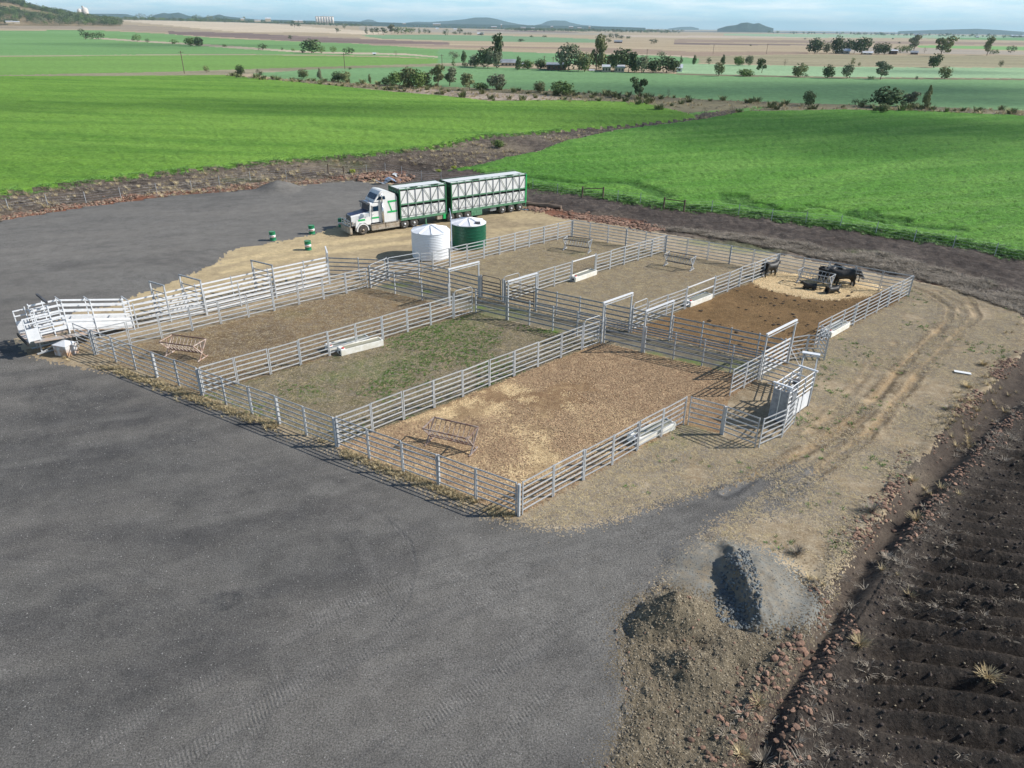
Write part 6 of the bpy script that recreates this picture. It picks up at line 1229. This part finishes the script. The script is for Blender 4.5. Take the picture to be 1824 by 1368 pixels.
house(1054, 127, 8, 3, 5, 'low white tank-like shed among the homestead trees', name='farm_shed', cat='shed', windows=1)
house(1500, 95.5, 24, 8, 14, 'pale roofed house behind the trees of the right homestead', windows=3)
house(1545, 97, 16, 5, 10, 'low pale shed in the right homestead, between two dark tree clumps', name='farm_shed', cat='shed', windows=2)
house(1590, 96.5, 14, 7, 10, 'dark open shed with pale roof in the right homestead', wall_m=M_WALLD, name='farm_shed', cat='shed', roof='skillion', windows=3)
house(1628, 97, 12, 6, 10, 'blue-grey roofed shed at the right end of the right homestead', M_ROOFG, wall_m=M_WALLD, name='farm_shed', cat='shed', windows=2)
house(1101, 77, 14, 5, 12, 'dark shed standing alone on the brown plain', M_ROOFG, M_WALLD, name='farm_shed', cat='shed', windows=1)
house(856, 62.5, 11, 4, 14, 'small white roofed house on the mid plain', windows=1); house(811, 58, 6, 3, 12, 'tiny white house behind the mid plain trees', windows=1); house(779, 61.5, 5, 4, 10, 'tiny white shed among the mid plain trees', windows=1)
house(1636, 65, 12, 4, 14, 'small grey shed far out on the right plain', M_ROOFG, windows=1); house(1811, 66.5, 22, 4, 20, 'long white building far out at the right edge of the plain', windows=2); house(1741, 67, 5, 3, 12, 'tiny white house far out among dark trees on the right plain', windows=1)
house(317, 44.5, 8, 4, 14, 'white building at the left of the pale stubble trees', windows=1); house(334, 46, 10, 3, 14, 'long white shed right of the first stubble building', windows=1); house(371, 47.5, 5, 3, 10, 'tiny white shed among the stubble trees', windows=1); house(443, 48, 4, 3, 10, 'tiny cream shed at the right end of the stubble trees', windows=1)
house(667, 98, 5, 4, 4, 'small white pump shed on the upper left field boundary', windows=1, name='pump_shed', cat='shed')
townk = [(432, 36.5, 5, 3), (459, 39, 9, 3), (478, 38.5, 8, 5.5), (527, 40, 6, 3), (536, 40.5, 6, 3.5), (720, 43.5, 5, 2), (778, 45.5, 12, 3), (893, 49, 2, 5), (880, 50, 9, 2.5), (932, 51, 8, 2.5), (949, 51.5, 6, 2), (983, 50, 4, 3), (1017, 50.5, 7, 3), (1032, 51, 6, 2), (1050, 51, 3, 4), (30, 42, 7, 3), (17, 41.5, 8, 3)]
for i, (px, py, w, h) in enumerate(sorted(townk)):
    g = at_dist(px, py, 3300 if px > 100 else 1900); s = 3300 / FPX if px > 100 else 1900 / FPX; lb = f"tiny pale building on the horizon plain, {ORD[i+1]} from the left below the hills"
    t = thing('town_building', lb, 'building', (g[0], g[1], g[2]), -math.atan2(g[0], g[1]), 'tiny pale buildings of the far town'); W_, H_ = w * s, h * s
    MB().box((0, 6, H_ * .35), (W_, 12, H_ * .7)).build('wall', M_WALL, t); b = MB(); b.prism([(-.5, H_ * .7), (6, H_), (12.5, H_ * .7)], -W_ / 2 - .5, W_ / 2 + .5); b.v = [(y, x, z_) for x, y, z_ in b.v]; b.build('roof', M_ROOFW, t)
# grain silos
g = at_dist(579, 42.5, 4100); s = 4100 / FPX; M_SILO = mat('pale_silo_concrete', C(225, 215, 205, 1), rough=.9, noise=C(205, 196, 188, 1), scale=.05)
sl = thing('grain_silo', 'row of seven pale concrete grain silos on the horizon, left of centre', 'silo', g, -math.atan2(g[0], g[1]))
for k in range(7): MB().lathe([(s * 1.8, -3), (s * 1.8, s * 9.2), (.1, s * 9.6)], 18).build('silo', M_SILO, sl, True).location = ((k - 3) * s * 3.95, 0, 0)
MB().box((0, 0, s * 9.9), (s * 27.5, s * 2, s * 1.1)).build('top_gallery', M_SILO, sl); MB().bar((0, 0, s * 10), (0, 0, s * 13.5), .8, .8, 6).build('mast', M_STEELD, sl)
for i, (px, py, w, h) in enumerate(((143.5, 27.5, 6, 8.5), (153.5, 28, 8, 10.5))):
    g = at_dist(px, py, 3700); s = 3700 / FPX; t = thing('grain_silo', ['white domed silo peeping over the wooded hillside', 'taller white silo tower right of the domed one on the hillside'][i], 'silo', g, 0, 'white silos behind the wooded hill')
    MB().lathe([(w * s / 2, -20), (w * s / 2, h * s * .75), (w * s * .3, h * s * .95), (.1, h * s)], 18).build('silo_body', M_SILO, t, True); MB().box((-w * s * .3 if i else 0, 0, h * s * .9), (w * s * .25, w * s * .25, h * s * (.5 if i else .2))).build('lift_tower', M_SILO, t)
# power poles
for px, y0, y1, lb in ((328.6, 131, 97, 'timber power pole in the bright field below the upper left row'), (614.5, 123.5, 99, 'timber power pole near the lone shrub in the bright field'), (787.5, 117, 100, 'thin power pole left of the homestead trees'), (969, 122, 103, 'power pole in front of the middle homestead'), (985, 120, 104, 'second power pole behind the low homestead shed'),
                       (1152, 103, 90, 'power pole on the brown plain above the turquoise row'), (1270, 96, 82, 'power pole on the brown plain, left of the right homestead'), (1365, 96, 81, 'power pole on the brown plain, nearest the right homestead')):
    g = at(px, y0); s = (g[1] * _f[1] + (g[2] - CAMH) * _f[2]) / FPX; h = (y0 - y1) * s / .93
    t = thing('power_pole', lb, 'power pole', (g[0], g[1], 0), .4, 'power poles across the plain'); MB().bar((0, 0, -.3), (0, 0, h), .3, .3, 8).build('pole', M_BARK, t); MB().box((0, 0, h - .5), (2.2, .14, .14)).build('crossarm', M_BARK, t)

# ================================================================== WIRE FENCES
def wirefence(pxs, label, h=1.25, hframes=()):
    pts = []
    for px, py in pxs:
        p = at(px, py); pts.append(Vector((p[0], p[1], float(gz(p[0], p[1])[0]) - .05)))
    t = thing('wire_fence', label, 'fence', pts[0]); pm_ = cached('starpost', lambda: MB().box((0, 0, .65), (.055, .055, 1.4)).data('post', M_STEEL)); wp_ = cached('woodpost', lambda: MB().bar((0, 0, -.1), (0, 0, 1.45), .2, .2, 8).data('strainer_post', M_BARK))
    for i, p in enumerate(pts): o = place('strainer_post' if i in hframes else 'post', wp_ if i in hframes else pm_, t); o.location = p - t.location
    for k in range(4):
        b = MB()
        for a, c in zip(pts[:-1], pts[1:]): b.bar(a - t.location + Vector((0, 0, .3 + k * .3)), c - t.location + Vector((0, 0, .3 + k * .3)), .012, .012, 3)
        b.build('wire', M_STEEL, t)
    for i in hframes:
        if i + 1 in hframes: MB().bar(pts[i] - t.location + Vector((0, 0, 1.25)), pts[i + 1] - t.location + Vector((0, 0, 1.25)), .11, .11, 8).build('strainer_rail', M_BARK, t)
    return t
wirefence([(949, 336), (993, 343), (1037, 351), (1074, 353), (1100, 358), (1140, 364), (1182, 371), (1218, 376), (1267, 378), (1315, 383), (1374, 391), (1435, 397), (1496, 405), (1560, 415), (1628, 428), (1697, 441), (1772, 453), (1850, 468)], 'low wire fence on steel posts along the lower edge of the right crop', hframes=(2, 3, 6, 7))
wirefence([(-40, 383), (15, 372), (84, 362), (152, 355), (215, 350), (279, 341), (341, 335), (391, 327), (446, 320), (510, 315), (585, 306), (612, 304), (653, 306), (687, 312), (716, 316), (751, 320), (786, 318)], 'wire fence on steel posts between the gravel yard and the left crop', hframes=(10, 11))

# ================================================================== ROCKS, LITTER, GRASS
def rock_mesh(seed, m, flat=.7):
    r = np.random.default_rng(seed); import bmesh
    bm = bmesh.new(); bmesh.ops.create_icosphere(bm, subdivisions=1, radius=.5)
    for v in bm.verts: v.co *= r.uniform(.65, 1.15); v.co.z *= flat; v.co.x *= 1.25
    bmesh.ops.translate(bm, verts=bm.verts, vec=(0, 0, .14)); me = bpy.data.meshes.new('rock'); bm.to_mesh(me); bm.free(); me.materials.append(m); return me
RK = [rock_mesh(i, M_ROCK, .6) for i in range(5)]; RG = [rock_mesh(20 + i, M_ROCKG, .7) for i in range(4)]
def along(pl, n, w, skew=0):
    pl = np.array(pl); seg = np.linalg.norm(np.diff(pl, axis=0), axis=1); cum = np.concatenate([[0], np.cumsum(seg)]); u = rng.uniform(0, cum[-1], n); i = np.clip(np.searchsorted(cum, u) - 1, 0, len(seg) - 1); f = ((u - cum[i]) / seg[i])[:, None]
    p = pl[i] * (1 - f) + pl[i + 1] * f; d = (pl[i + 1] - pl[i]) / seg[i][:, None]; off = rng.normal(size=n) * w + skew; return p + np.stack([-d[:, 1], d[:, 0]], 1) * off[:, None]
def addz(p, dz=0.0): return np.column_stack([p, gz(p[:, 0], p[:, 1]) + dz])
EDGE = P((1870, 590), (1800, 645), (1752, 690), (1700, 742), (1640, 808), (1590, 872), (1545, 928), (1498, 1003), (1465, 1050), (1440, 1100)); EDGE2 = P((1425, 1140), (1372, 1215), (1325, 1290), (1280, 1368))
BUND = P((1900, 670), (1824, 735), (1780, 768), (1700, 858), (1640, 925), (1590, 1005), (1540, 1085), (1490, 1160), (1420, 1265), (1400, 1368), (1400, 1500))
near = []   # the largest stones are objects of their own
sets = [(EDGE, 2200, .3, RK, .05, .16, 'edge'), (EDGE2, 170, .45, RK, .06, .2, 'edge'), (BUND, 1100, .25, RK, .05, .16, 'bund')]
bank = {}
for nm, lb in (('edge', 'rubble_edge'), ('bund', 'rubble_bund')):
    o = bpy.data.objects.new(lb, None); COL.objects.link(o); kind(o, 'structure'); bank[nm] = o
allr = []
for pl, n, w, ms, s0, s1, nm in sets:
    p = addz(along(pl, n, w)); s = rng.uniform(s0, s1, n) * rng.choice([1, 1, 1, 1.5], n); rz = rng.uniform(0, 6.3, n)
    dens = (fbm(p[:, 0] * .5, p[:, 1] * .5, 3, 61) > -.03) & ~inpoly(p[:, 0], p[:, 1], np.array(GPILE)); p, s, rz = p[dens], s[dens], rz[dens]
    for a, b_, c in zip(p, s, rz): allr.append((b_ / np.hypot(a[0], a[1]), a, b_, c, nm))
allr.sort(key=lambda q: -q[0])
cnt = {'edge': 0, 'bund': 0}; rest = {'edge': [], 'bund': []}
for q, a, s, rz, nm in allr:
    if cnt[nm] < 260:
        o = place('rock', RK[cnt[nm] % 5], bank[nm], a, rz); o.scale = (s, s, s); o.rotation_euler.x = rng.uniform(-.4, .4); cnt[nm] += 1
    else: rest[nm].append((*a, rz, s))
PR = [proto(m) for m in RK]; PG = [proto(m) for m in RG]
for nm in rest:
    a = np.array(rest[nm]); o = scatter('rubble', a[:, :3], a[:, 3], a[:, 4], PR); o.parent = bank[nm]
def strip(name, pl, n, w, s0, s1, protos, thr=-.1, seed=0):
    p = addz(along(pl, n, w)); k = fbm(p[:, 0] * .35, p[:, 1] * .35, 3, 65 + seed) > thr; p = p[k]; n = len(p); return scatter(name, p, rng.uniform(0, 6.3, n), rng.uniform(s0, s1, n), protos)
strip('rubble', P((-80, 398), (0, 386), (150, 360), (300, 341), (480, 325), (640, 312), (700, 314)), 4200, .7, .1, .36, PR + PG[:1], -.2); strip('rubble', P((945, 368), (990, 380), (1060, 388), (1112, 397), (1180, 410)), 1600, .8, .12, .4, PR, -.15, 1); strip('rubble', P((640, 318), (680, 318), (730, 322)), 300, 1.1, .2, .8, PR, -.3, 2)
def fill(poly, n, name, protos, s0, s1, dz=0, thr=None, freq=.4, seed=0, attr=None, power=1.0, avoid=None):
    poly = np.array(poly); x0, y0 = poly.min(0); x1, y1 = poly.max(0); x = rng.uniform(x0, x1, n * 3); y = rng.uniform(y0, y1, n * 3)
    k = inpoly(x, y, poly)
    if avoid is not None: k &= ~inpoly(x, y, np.array(avoid))
    x, y = x[k][:n], y[k][:n]
    az = np.abs(np.arctan2(x, y)) < .9; x, y = x[az], y[az]
    if thr is not None: k = fbm(x * freq, y * freq, 4, 200 + seed) + rng.normal(size=len(x)) * .06 > thr; x, y = x[k], y[k]
    p = np.column_stack([x, y, gz(x, y) + dz]); n = len(p); return scatter(name, p, rng.uniform(0, 6.3, n), s0 + (s1 - s0) * rng.uniform(0, 1, n) ** power, protos)
fill(RUBBLE, 12000, 'loose_stones', PG, .02, .08, power=2.8, avoid=GPILE); fill(RUBBLE, 160, 'loose_stones', PR, .04, .14, power=2, avoid=GPILE)
fill(GRAVEL[20:] , 1, 'x', PG, .01, .02) if False else None
fill(P((0, 640), (300, 720), (900, 930), (1300, 870), (1180, 1020), (1100, 1200), (1080, 1400), (-60, 1400)), 26000, 'surface_stones', [proto(rock_mesh(60 + i, mat('yard_stone_%s' % 'abc'[i], C(*((150, 148, 144), (92, 92, 92), (118, 116, 112))[i], 1), rough=1, rand=.3), .6)) for i in range(3)], .012, .045, power=2.5)
fill([tuple(p) for p in P((1950, 640), (1700, 860), (1490, 1165), (1400, 1368), (1420, 1700), (2300, 1700), (2300, 900))], 2200, 'loose_stones', PG, .02, .10, power=2.5)
fill(FURROW[:8] + P((1400, 1368), (1420, 1700), (2200, 1700), (2300, 900)), 5000, 'soil_clods', [proto(rock_mesh(40 + i, mat('dark_clod_%s' % 'abc'[i], C(66 + i * 8, 58 + i * 7, 54 + i * 6, 1), rough=1, rand=.2), .8)) for i in range(3)], .03, .15, power=2)
# blades, straws and husks
def blade_mesh(name, m, n, L0, L1, spread, up, w=.012, seed=0):
    r = np.random.default_rng(seed); b = MB()
    for i in range(n):
        a = r.uniform(0, 6.28); rr = r.uniform(0, spread) ** 1; c = Vector((rr * math.cos(a), rr * math.sin(a), 0)); a2 = a + r.uniform(-.8, .8); L_ = r.uniform(L0, L1); t = Vector((math.cos(a2) * (1 - up), math.sin(a2) * (1 - up), up * r.uniform(.6, 1.2))).normalized() * L_
        sd_ = Vector((-math.sin(a2), math.cos(a2), 0)) * w; mid = c + t * .55 + Vector((0, 0, .05 * L_)); b.add([c - sd_, c + sd_, mid + sd_ * .7, mid - sd_ * .7, c + t - Vector((0, 0, L_ * .12))], [(0, 1, 2, 3), (3, 2, 4)])
    return b.data(name, m)
M_DRY = mat('dry_grass', C(205, 188, 148, 1), rough=.9, noise=C(170, 150, 112, 1), scale=3, rand=.25); M_DRYG = mat('grey_dead_grass', C(165, 155, 140, 1), rough=.9, noise=C(128, 118, 104, 1), scale=3, rand=.3); M_GRS = mat('short_green_grass', C(88, 128, 42, 1), rough=.8, noise=C(70, 105, 38, 1), scale=3, rand=.3)
M_CROP = mat('crop_blades', C(124, 166, 84, 1), rough=.7, noise=C(96, 142, 64, 1), scale=.3, rand=.3); M_HUSK = mat('tan_husk', C(190, 164, 128, 1), rough=.9, noise=C(138, 108, 82, 1), scale=2, rand=.5); M_STRAW = mat('pale_straw', C(238, 214, 168, 1), rough=.9, noise=C(215, 184, 136, 1), scale=2, rand=.2)
tuft = [proto(blade_mesh('tuft', M_DRY, 26, .15, .45, .12, .6, .010, i)) for i in range(3)]; tuftg = [proto(blade_mesh('tuft', M_DRYG, 20, .12, .5, .2, .35, .012, 10 + i)) for i in range(3)]; grs = [proto(blade_mesh('tuft', M_GRS, 16, .05, .14, .12, .5, .012, 20 + i)) for i in range(3)]
litter = [proto(blade_mesh('litter', M_DRYG, 9, .05, .16, .25, .12, .008, 30 + i)) for i in range(3)] + [proto(blade_mesh('litter', M_DRY, 9, .05, .14, .25, .15, .008, 36 + i)) for i in range(3)]
husk = [proto(blade_mesh('husk', M_HUSK, 7, .05, .15, .25, .16, .02, 40 + i)) for i in range(4)]; dung = [proto(blade_mesh('litter', mat('dark_brown_litter', C(108, 82, 52, 1), rough=.95, noise=C(150, 120, 80, 1), scale=2, rand=.4), 7, .05, .13, .25, .12, .018, 45 + i)) for i in range(3)]; strw = [proto(blade_mesh('straw', M_STRAW, 9, .08, .25, .28, .07, .022, 50 + i)) for i in range(3)]
cropt = [proto(blade_mesh('crop_tuft', M_CROP, 14, .25, .5, .3, .5, .022, 60 + i)) for i in range(3)]
# verge of dry grass along the front fence
strip('dry_grass', [tuple(W(u, v)[:2]) for u, v in ((-32.5, -1.4), (-31.5, -.9), (-26, -.6), (-21, -.5), (-15, -.35), (-10.6, -.3), (-5, -.25), (0, -.2))], 2400, .2, .22, .62, tuft, -.1, 3)
strip('dry_grass', EDGE, 500, .9, .4, 1.1, tuft, .02, 4); strip('dry_grass', BUND, 420, .8, .4, 1.0, tuftg, .0, 5)
for k, (px, py, s) in enumerate(((1553, 915, 1.9), (1632, 928, 1.7), (1625, 858, 1.2), (1420, 985, 1.5), (1350, 1262, 1.1), (1318, 1345, 1.2), (1362, 1350, 1.6), (1530, 1155, 1.6), (1755, 1215, 1.5), (1580, 995, 1.1), (1752, 650, 1.6), (1724, 690, 1.5), (1690, 730, 1.3))):
    p = at(px, py); p[2] = gz(p[0], p[1])[0]; q = rng.normal(size=(7, 2)) * .14; pts = np.column_stack([p[0] + q[:, 0], p[1] + q[:, 1], np.full(7, p[2])])
    # a clump is one plant: joined blades
    b = MB(); r_ = np.random.default_rng(300 + k)
    for i in range(150):
        a = r_.uniform(0, 6.28); rr = abs(r_.normal()) * .12; c = Vector((rr * math.cos(a), rr * math.sin(a), 0)); L_ = r_.uniform(.2, .5) * s * .6; t = Vector((math.cos(a) * .55, math.sin(a) * .55, r_.uniform(.4, 1))).normalized() * L_; sd_ = Vector((-math.sin(a), math.cos(a), 0)) * .008; m_ = c + t * .6
        b.add([c - sd_, c + sd_, m_ + sd_, m_ - sd_, c + t + Vector((math.cos(a), math.sin(a), -.6)) * L_ * .12], [(0, 1, 2, 3), (3, 2, 4)])
    o = b.build('grass_clump', M_DRY if k % 3 else M_DRYG); o.location = p
    tag(o, ['tall tan grass clump on the bank beside the stone edge, nearest the front fence', 'tan grass clump right of the first, beyond the dark ditch', 'small tan grass clump above the ditch on the stone edge', 'pale grass clump on the dry ground behind the blue-grey pile', 'small grass clump at the lower ditch edge', 'grass clump at the bottom edge, left of the dark ditch', 'pale grass clump at the bottom edge, right of the dark ditch',
            'grey grass clump on the bund right of the ditch', 'grey wispy grass clump out on the ploughed soil', 'wispy grass clump on the bund above the ploughed rows', 'tan grass clump right of the white board', 'tan grass clump below the white board', 'tan grass clump on the stone edge, third below the white board'][k], 'grass clump', 'grass clumps along the rubble edge')
BARE = P((925, 935), (1010, 935), (1080, 922), (1200, 888), (1330, 856), (1400, 848), (1290, 928), (1250, 965), (1330, 965), (1410, 1005), (1480, 1080), (1500, 1010), (1590, 870), (1700, 740), (1820, 620), (1820, 560), (1700, 515), (1617, 500), (1614, 530), (1400, 640), (1440, 720), (1350, 800), (1218, 760), (930, 925))
fill(BARE, 52000, 'ground_litter', litter, .7, 1.5, thr=-.1, freq=.5, seed=1); fill(BARE, 2600, 'green_weeds', grs, .6, 1.4, thr=.16, freq=.6, seed=2)
PEN = lambda u0, u1, v0, v1: PU((u0, v0), (u1, v0), (u1, v1), (u0, v1))
fill(PEN(-10.6, 0, 0, 20), 26000, 'husk_litter', husk, .6, 1.3, seed=3, thr=-.1, freq=.3); fill(PEN(-10.4, -.3, .3, 12), 9000, 'straw_litter', strw, .3, .75, thr=.02, freq=.8, seed=33); fill(PEN(-21, -10.7, 0, 20), 14000, 'ground_litter', litter, .6, 1.1, seed=4); fill(PEN(-21, -10.7, 0, 20), 9000, 'short_grass', grs, .35, .9, thr=.03, freq=.35, seed=5)
fill(PEN(-31.4, -21.2, 0, 20), 12000, 'ground_litter', litter, .6, 1.1, seed=6); fill(PEN(-31.3, -10.7, 23.4, 44), 26000, 'ground_litter', litter, .7, 1.3, seed=7); fill(PEN(-10.6, 0, 23.4, 43.3), 11000, 'manure_litter', dung, .6, 1.2, seed=8)
fill(P((1268, 1100), (1290, 1000), (1330, 990), (1352, 1060), (1352, 1120), (1310, 1125)), 900, 'pile_lumps', [proto(rock_mesh(90 + i, mat('blue_metal_lump_%s' % 'abc'[i], C(92 + 12 * i, 98 + 12 * i, 102 + 10 * i, 1), rough=1, rand=.3), .8)) for i in range(3)], .03, .16, power=2, seed=51); fill(GPILE, 1500, 'loose_stones', [proto(rock_mesh(95, MATS['blue_metal_lump_b'], .7)), proto(rock_mesh(96, MATS['blue_metal_lump_c'], .7))], .015, .05, power=2, seed=52)
fill(PEN(-10.4, -.3, 23.6, 42), 120, 'dung_pats',  [proto(rock_mesh(80 + i, mat('dung_%d' % i, C(62, 50, 38, 1), rough=1), .25)) for i in range(2)], .1, .38, power=1.6, seed=41)
fill(STRAW_RING, 2200, 'straw_litter', strw, .8, 1.6, seed=9)
fill(P((1140, 400), (1400, 445), (1640, 495), (1824, 560), (1824, 520), (1600, 455), (1300, 415)), 9000, 'dead_grass', tuftg, .7, 1.5, thr=-.1, freq=.2, seed=10)
fill(LEFT_SOIL, 11000, 'dead_grass', tuftg + tuft[:1], .9, 2.0, thr=-.04, freq=.1, seed=11)
fill(FURROW[:8] + P((1400, 1368), (1420, 1700), (2200, 1700), (2300, 900)), 2400, 'dead_grass', tuftg, .25, .6, thr=.08, freq=.3, seed=12)
strip('crop_edge_plants', P((925, 330), (1040, 345), (1180, 368), (1300, 378), (1500, 404), (1740, 440), (1830, 461)), 4500, .6, .45, .85, cropt, -.5, 6); strip('crop_edge_plants', P((-60, 356), (0, 346), (150, 325), (300, 307), (500, 287), (640, 276), (780, 262), (880, 247), (1000, 232)), 3000, .7, .4, .8, cropt, -.3, 7)
for k_, (yt, n_) in enumerate(((345, 22000), (300, 26000), (265, 26000), (235, 22000))):
    fill(P((1040, 350), (940, 332), (850, 305), (900, max(yt, 285)), (1100, yt), (1824, yt), (1824, 462), (1740, 442), (1500, 406), (1300, 380)), n_, 'crop_plants', cropt, .5, .95, dz=-.2, seed=13 + k_)
fill(P(*[f for f in ((400, 136), (500, 140), (660, 150), (860, 157), (1000, 163), (1130, 169), (1250, 177), (1400, 183), (1600, 189), (1824, 197), (1824, 208), (1600, 200), (1450, 195), (1330, 200), (1240, 214), (1200, 204), (1100, 184), (880, 181), (780, 171), (680, 161), (560, 151), (420, 140))]), 3500, 'verge_scrub', tuftg + tuft + [proto(blade_mesh('scrub', LEAF['olive'], 40, .3, .8, .3, .6, .05, 70))], 1.2, 3.4, thr=-.12, freq=.03, seed=20)

# ================================================================== CLOUDS (above the frame) and AIR
M_CLOUD = bpy.data.materials.new('cloud'); M_CLOUD.use_nodes = True; t_ = M_CLOUD.node_tree; t_.nodes.clear()
o_ = t_.nodes.new('ShaderNodeOutputMaterial'); mx_ = t_.nodes.new('ShaderNodeMixShader'); tr_ = t_.nodes.new('ShaderNodeBsdfTransparent'); df_ = t_.nodes.new('ShaderNodeBsdfDiffuse'); df_.inputs[0].default_value = (.85, .86, .88, 1)
mx_.inputs[0].default_value = .04; t_.links.new(tr_.outputs[0], mx_.inputs[1]); t_.links.new(df_.outputs[0], mx_.inputs[2]); t_.links.new(mx_.outputs[0], o_.inputs[0])
def cloud(pxs, w, alt=520, n=14, seed=0):
    """bank of overlapping puffs whose shade falls along a line on the ground"""
    import bmesh
    r = np.random.default_rng(900 + seed); pl = P(*pxs); bm = bmesh.new()
    for q in along(pl, n, w * .38):
        k = w * r.uniform(.5, 1.0); mt = Matrix.Translation((q[0] + sd.x / sd.z * alt, q[1] + sd.y / sd.z * alt, alt + r.uniform(-15, 15))) @ Matrix.Diagonal((k * 1.6, k, k * .22, 1))
        bmesh.ops.create_icosphere(bm, subdivisions=3, radius=1, matrix=mt)
    me = bpy.data.meshes.new('cloud'); bm.to_mesh(me); bm.free(); me.materials.append(M_CLOUD); me.polygons.foreach_set('use_smooth', [True] * len(me.polygons)); o = place('cloud', me); kind(o, 'stuff')
cloud([(500, 190), (900, 205), (1200, 212)], 22, n=16, seed=1); cloud([(-100, 188), (200, 190), (450, 184)], 16, n=12, seed=2)
cloud([(1150, 222), (1400, 222), (1650, 228), (1900, 240)], 30, n=26, seed=3); cloud([(1100, 250), (1400, 262), (1800, 262)], 18, n=10, seed=6)
cloud([(1040, 160), (1200, 163), (1500, 158), (1824, 160)], 40, n=34, seed=4); cloud([(1500, 178), (1900, 188)], 26, n=12, seed=5); cloud([(1450, 126), (1600, 128), (1824, 130)], 30, n=10, seed=7); cloud([(0, 78), (500, 84)], 60, n=12, seed=8)
hz = MB().box((0, 0, 198), (54000, 54000, 404)).build('haze', None) if False else None
b = MB(); b.box((0, 0, 108), (54000, 54000, 224)); me = bpy.data.meshes.new('haze'); me.from_pydata(b.v, [], b.f); hm = bpy.data.materials.new('haze_air'); hm.use_nodes = True; ht = hm.node_tree; ht.nodes.clear()
ho = ht.nodes.new('ShaderNodeOutputMaterial'); hv_ = ht.nodes.new('ShaderNodeVolumePrincipled'); hv_.inputs['Density'].default_value = 7e-5; hv_.inputs['Color'].default_value = (.62, .88, 1.0, 1); hv_.inputs['Anisotropy'].default_value = 0.1
ht.links.new(hv_.outputs[0], ho.inputs['Volume']); me.materials.append(hm); o = place('haze', me); kind(o, 'stuff')
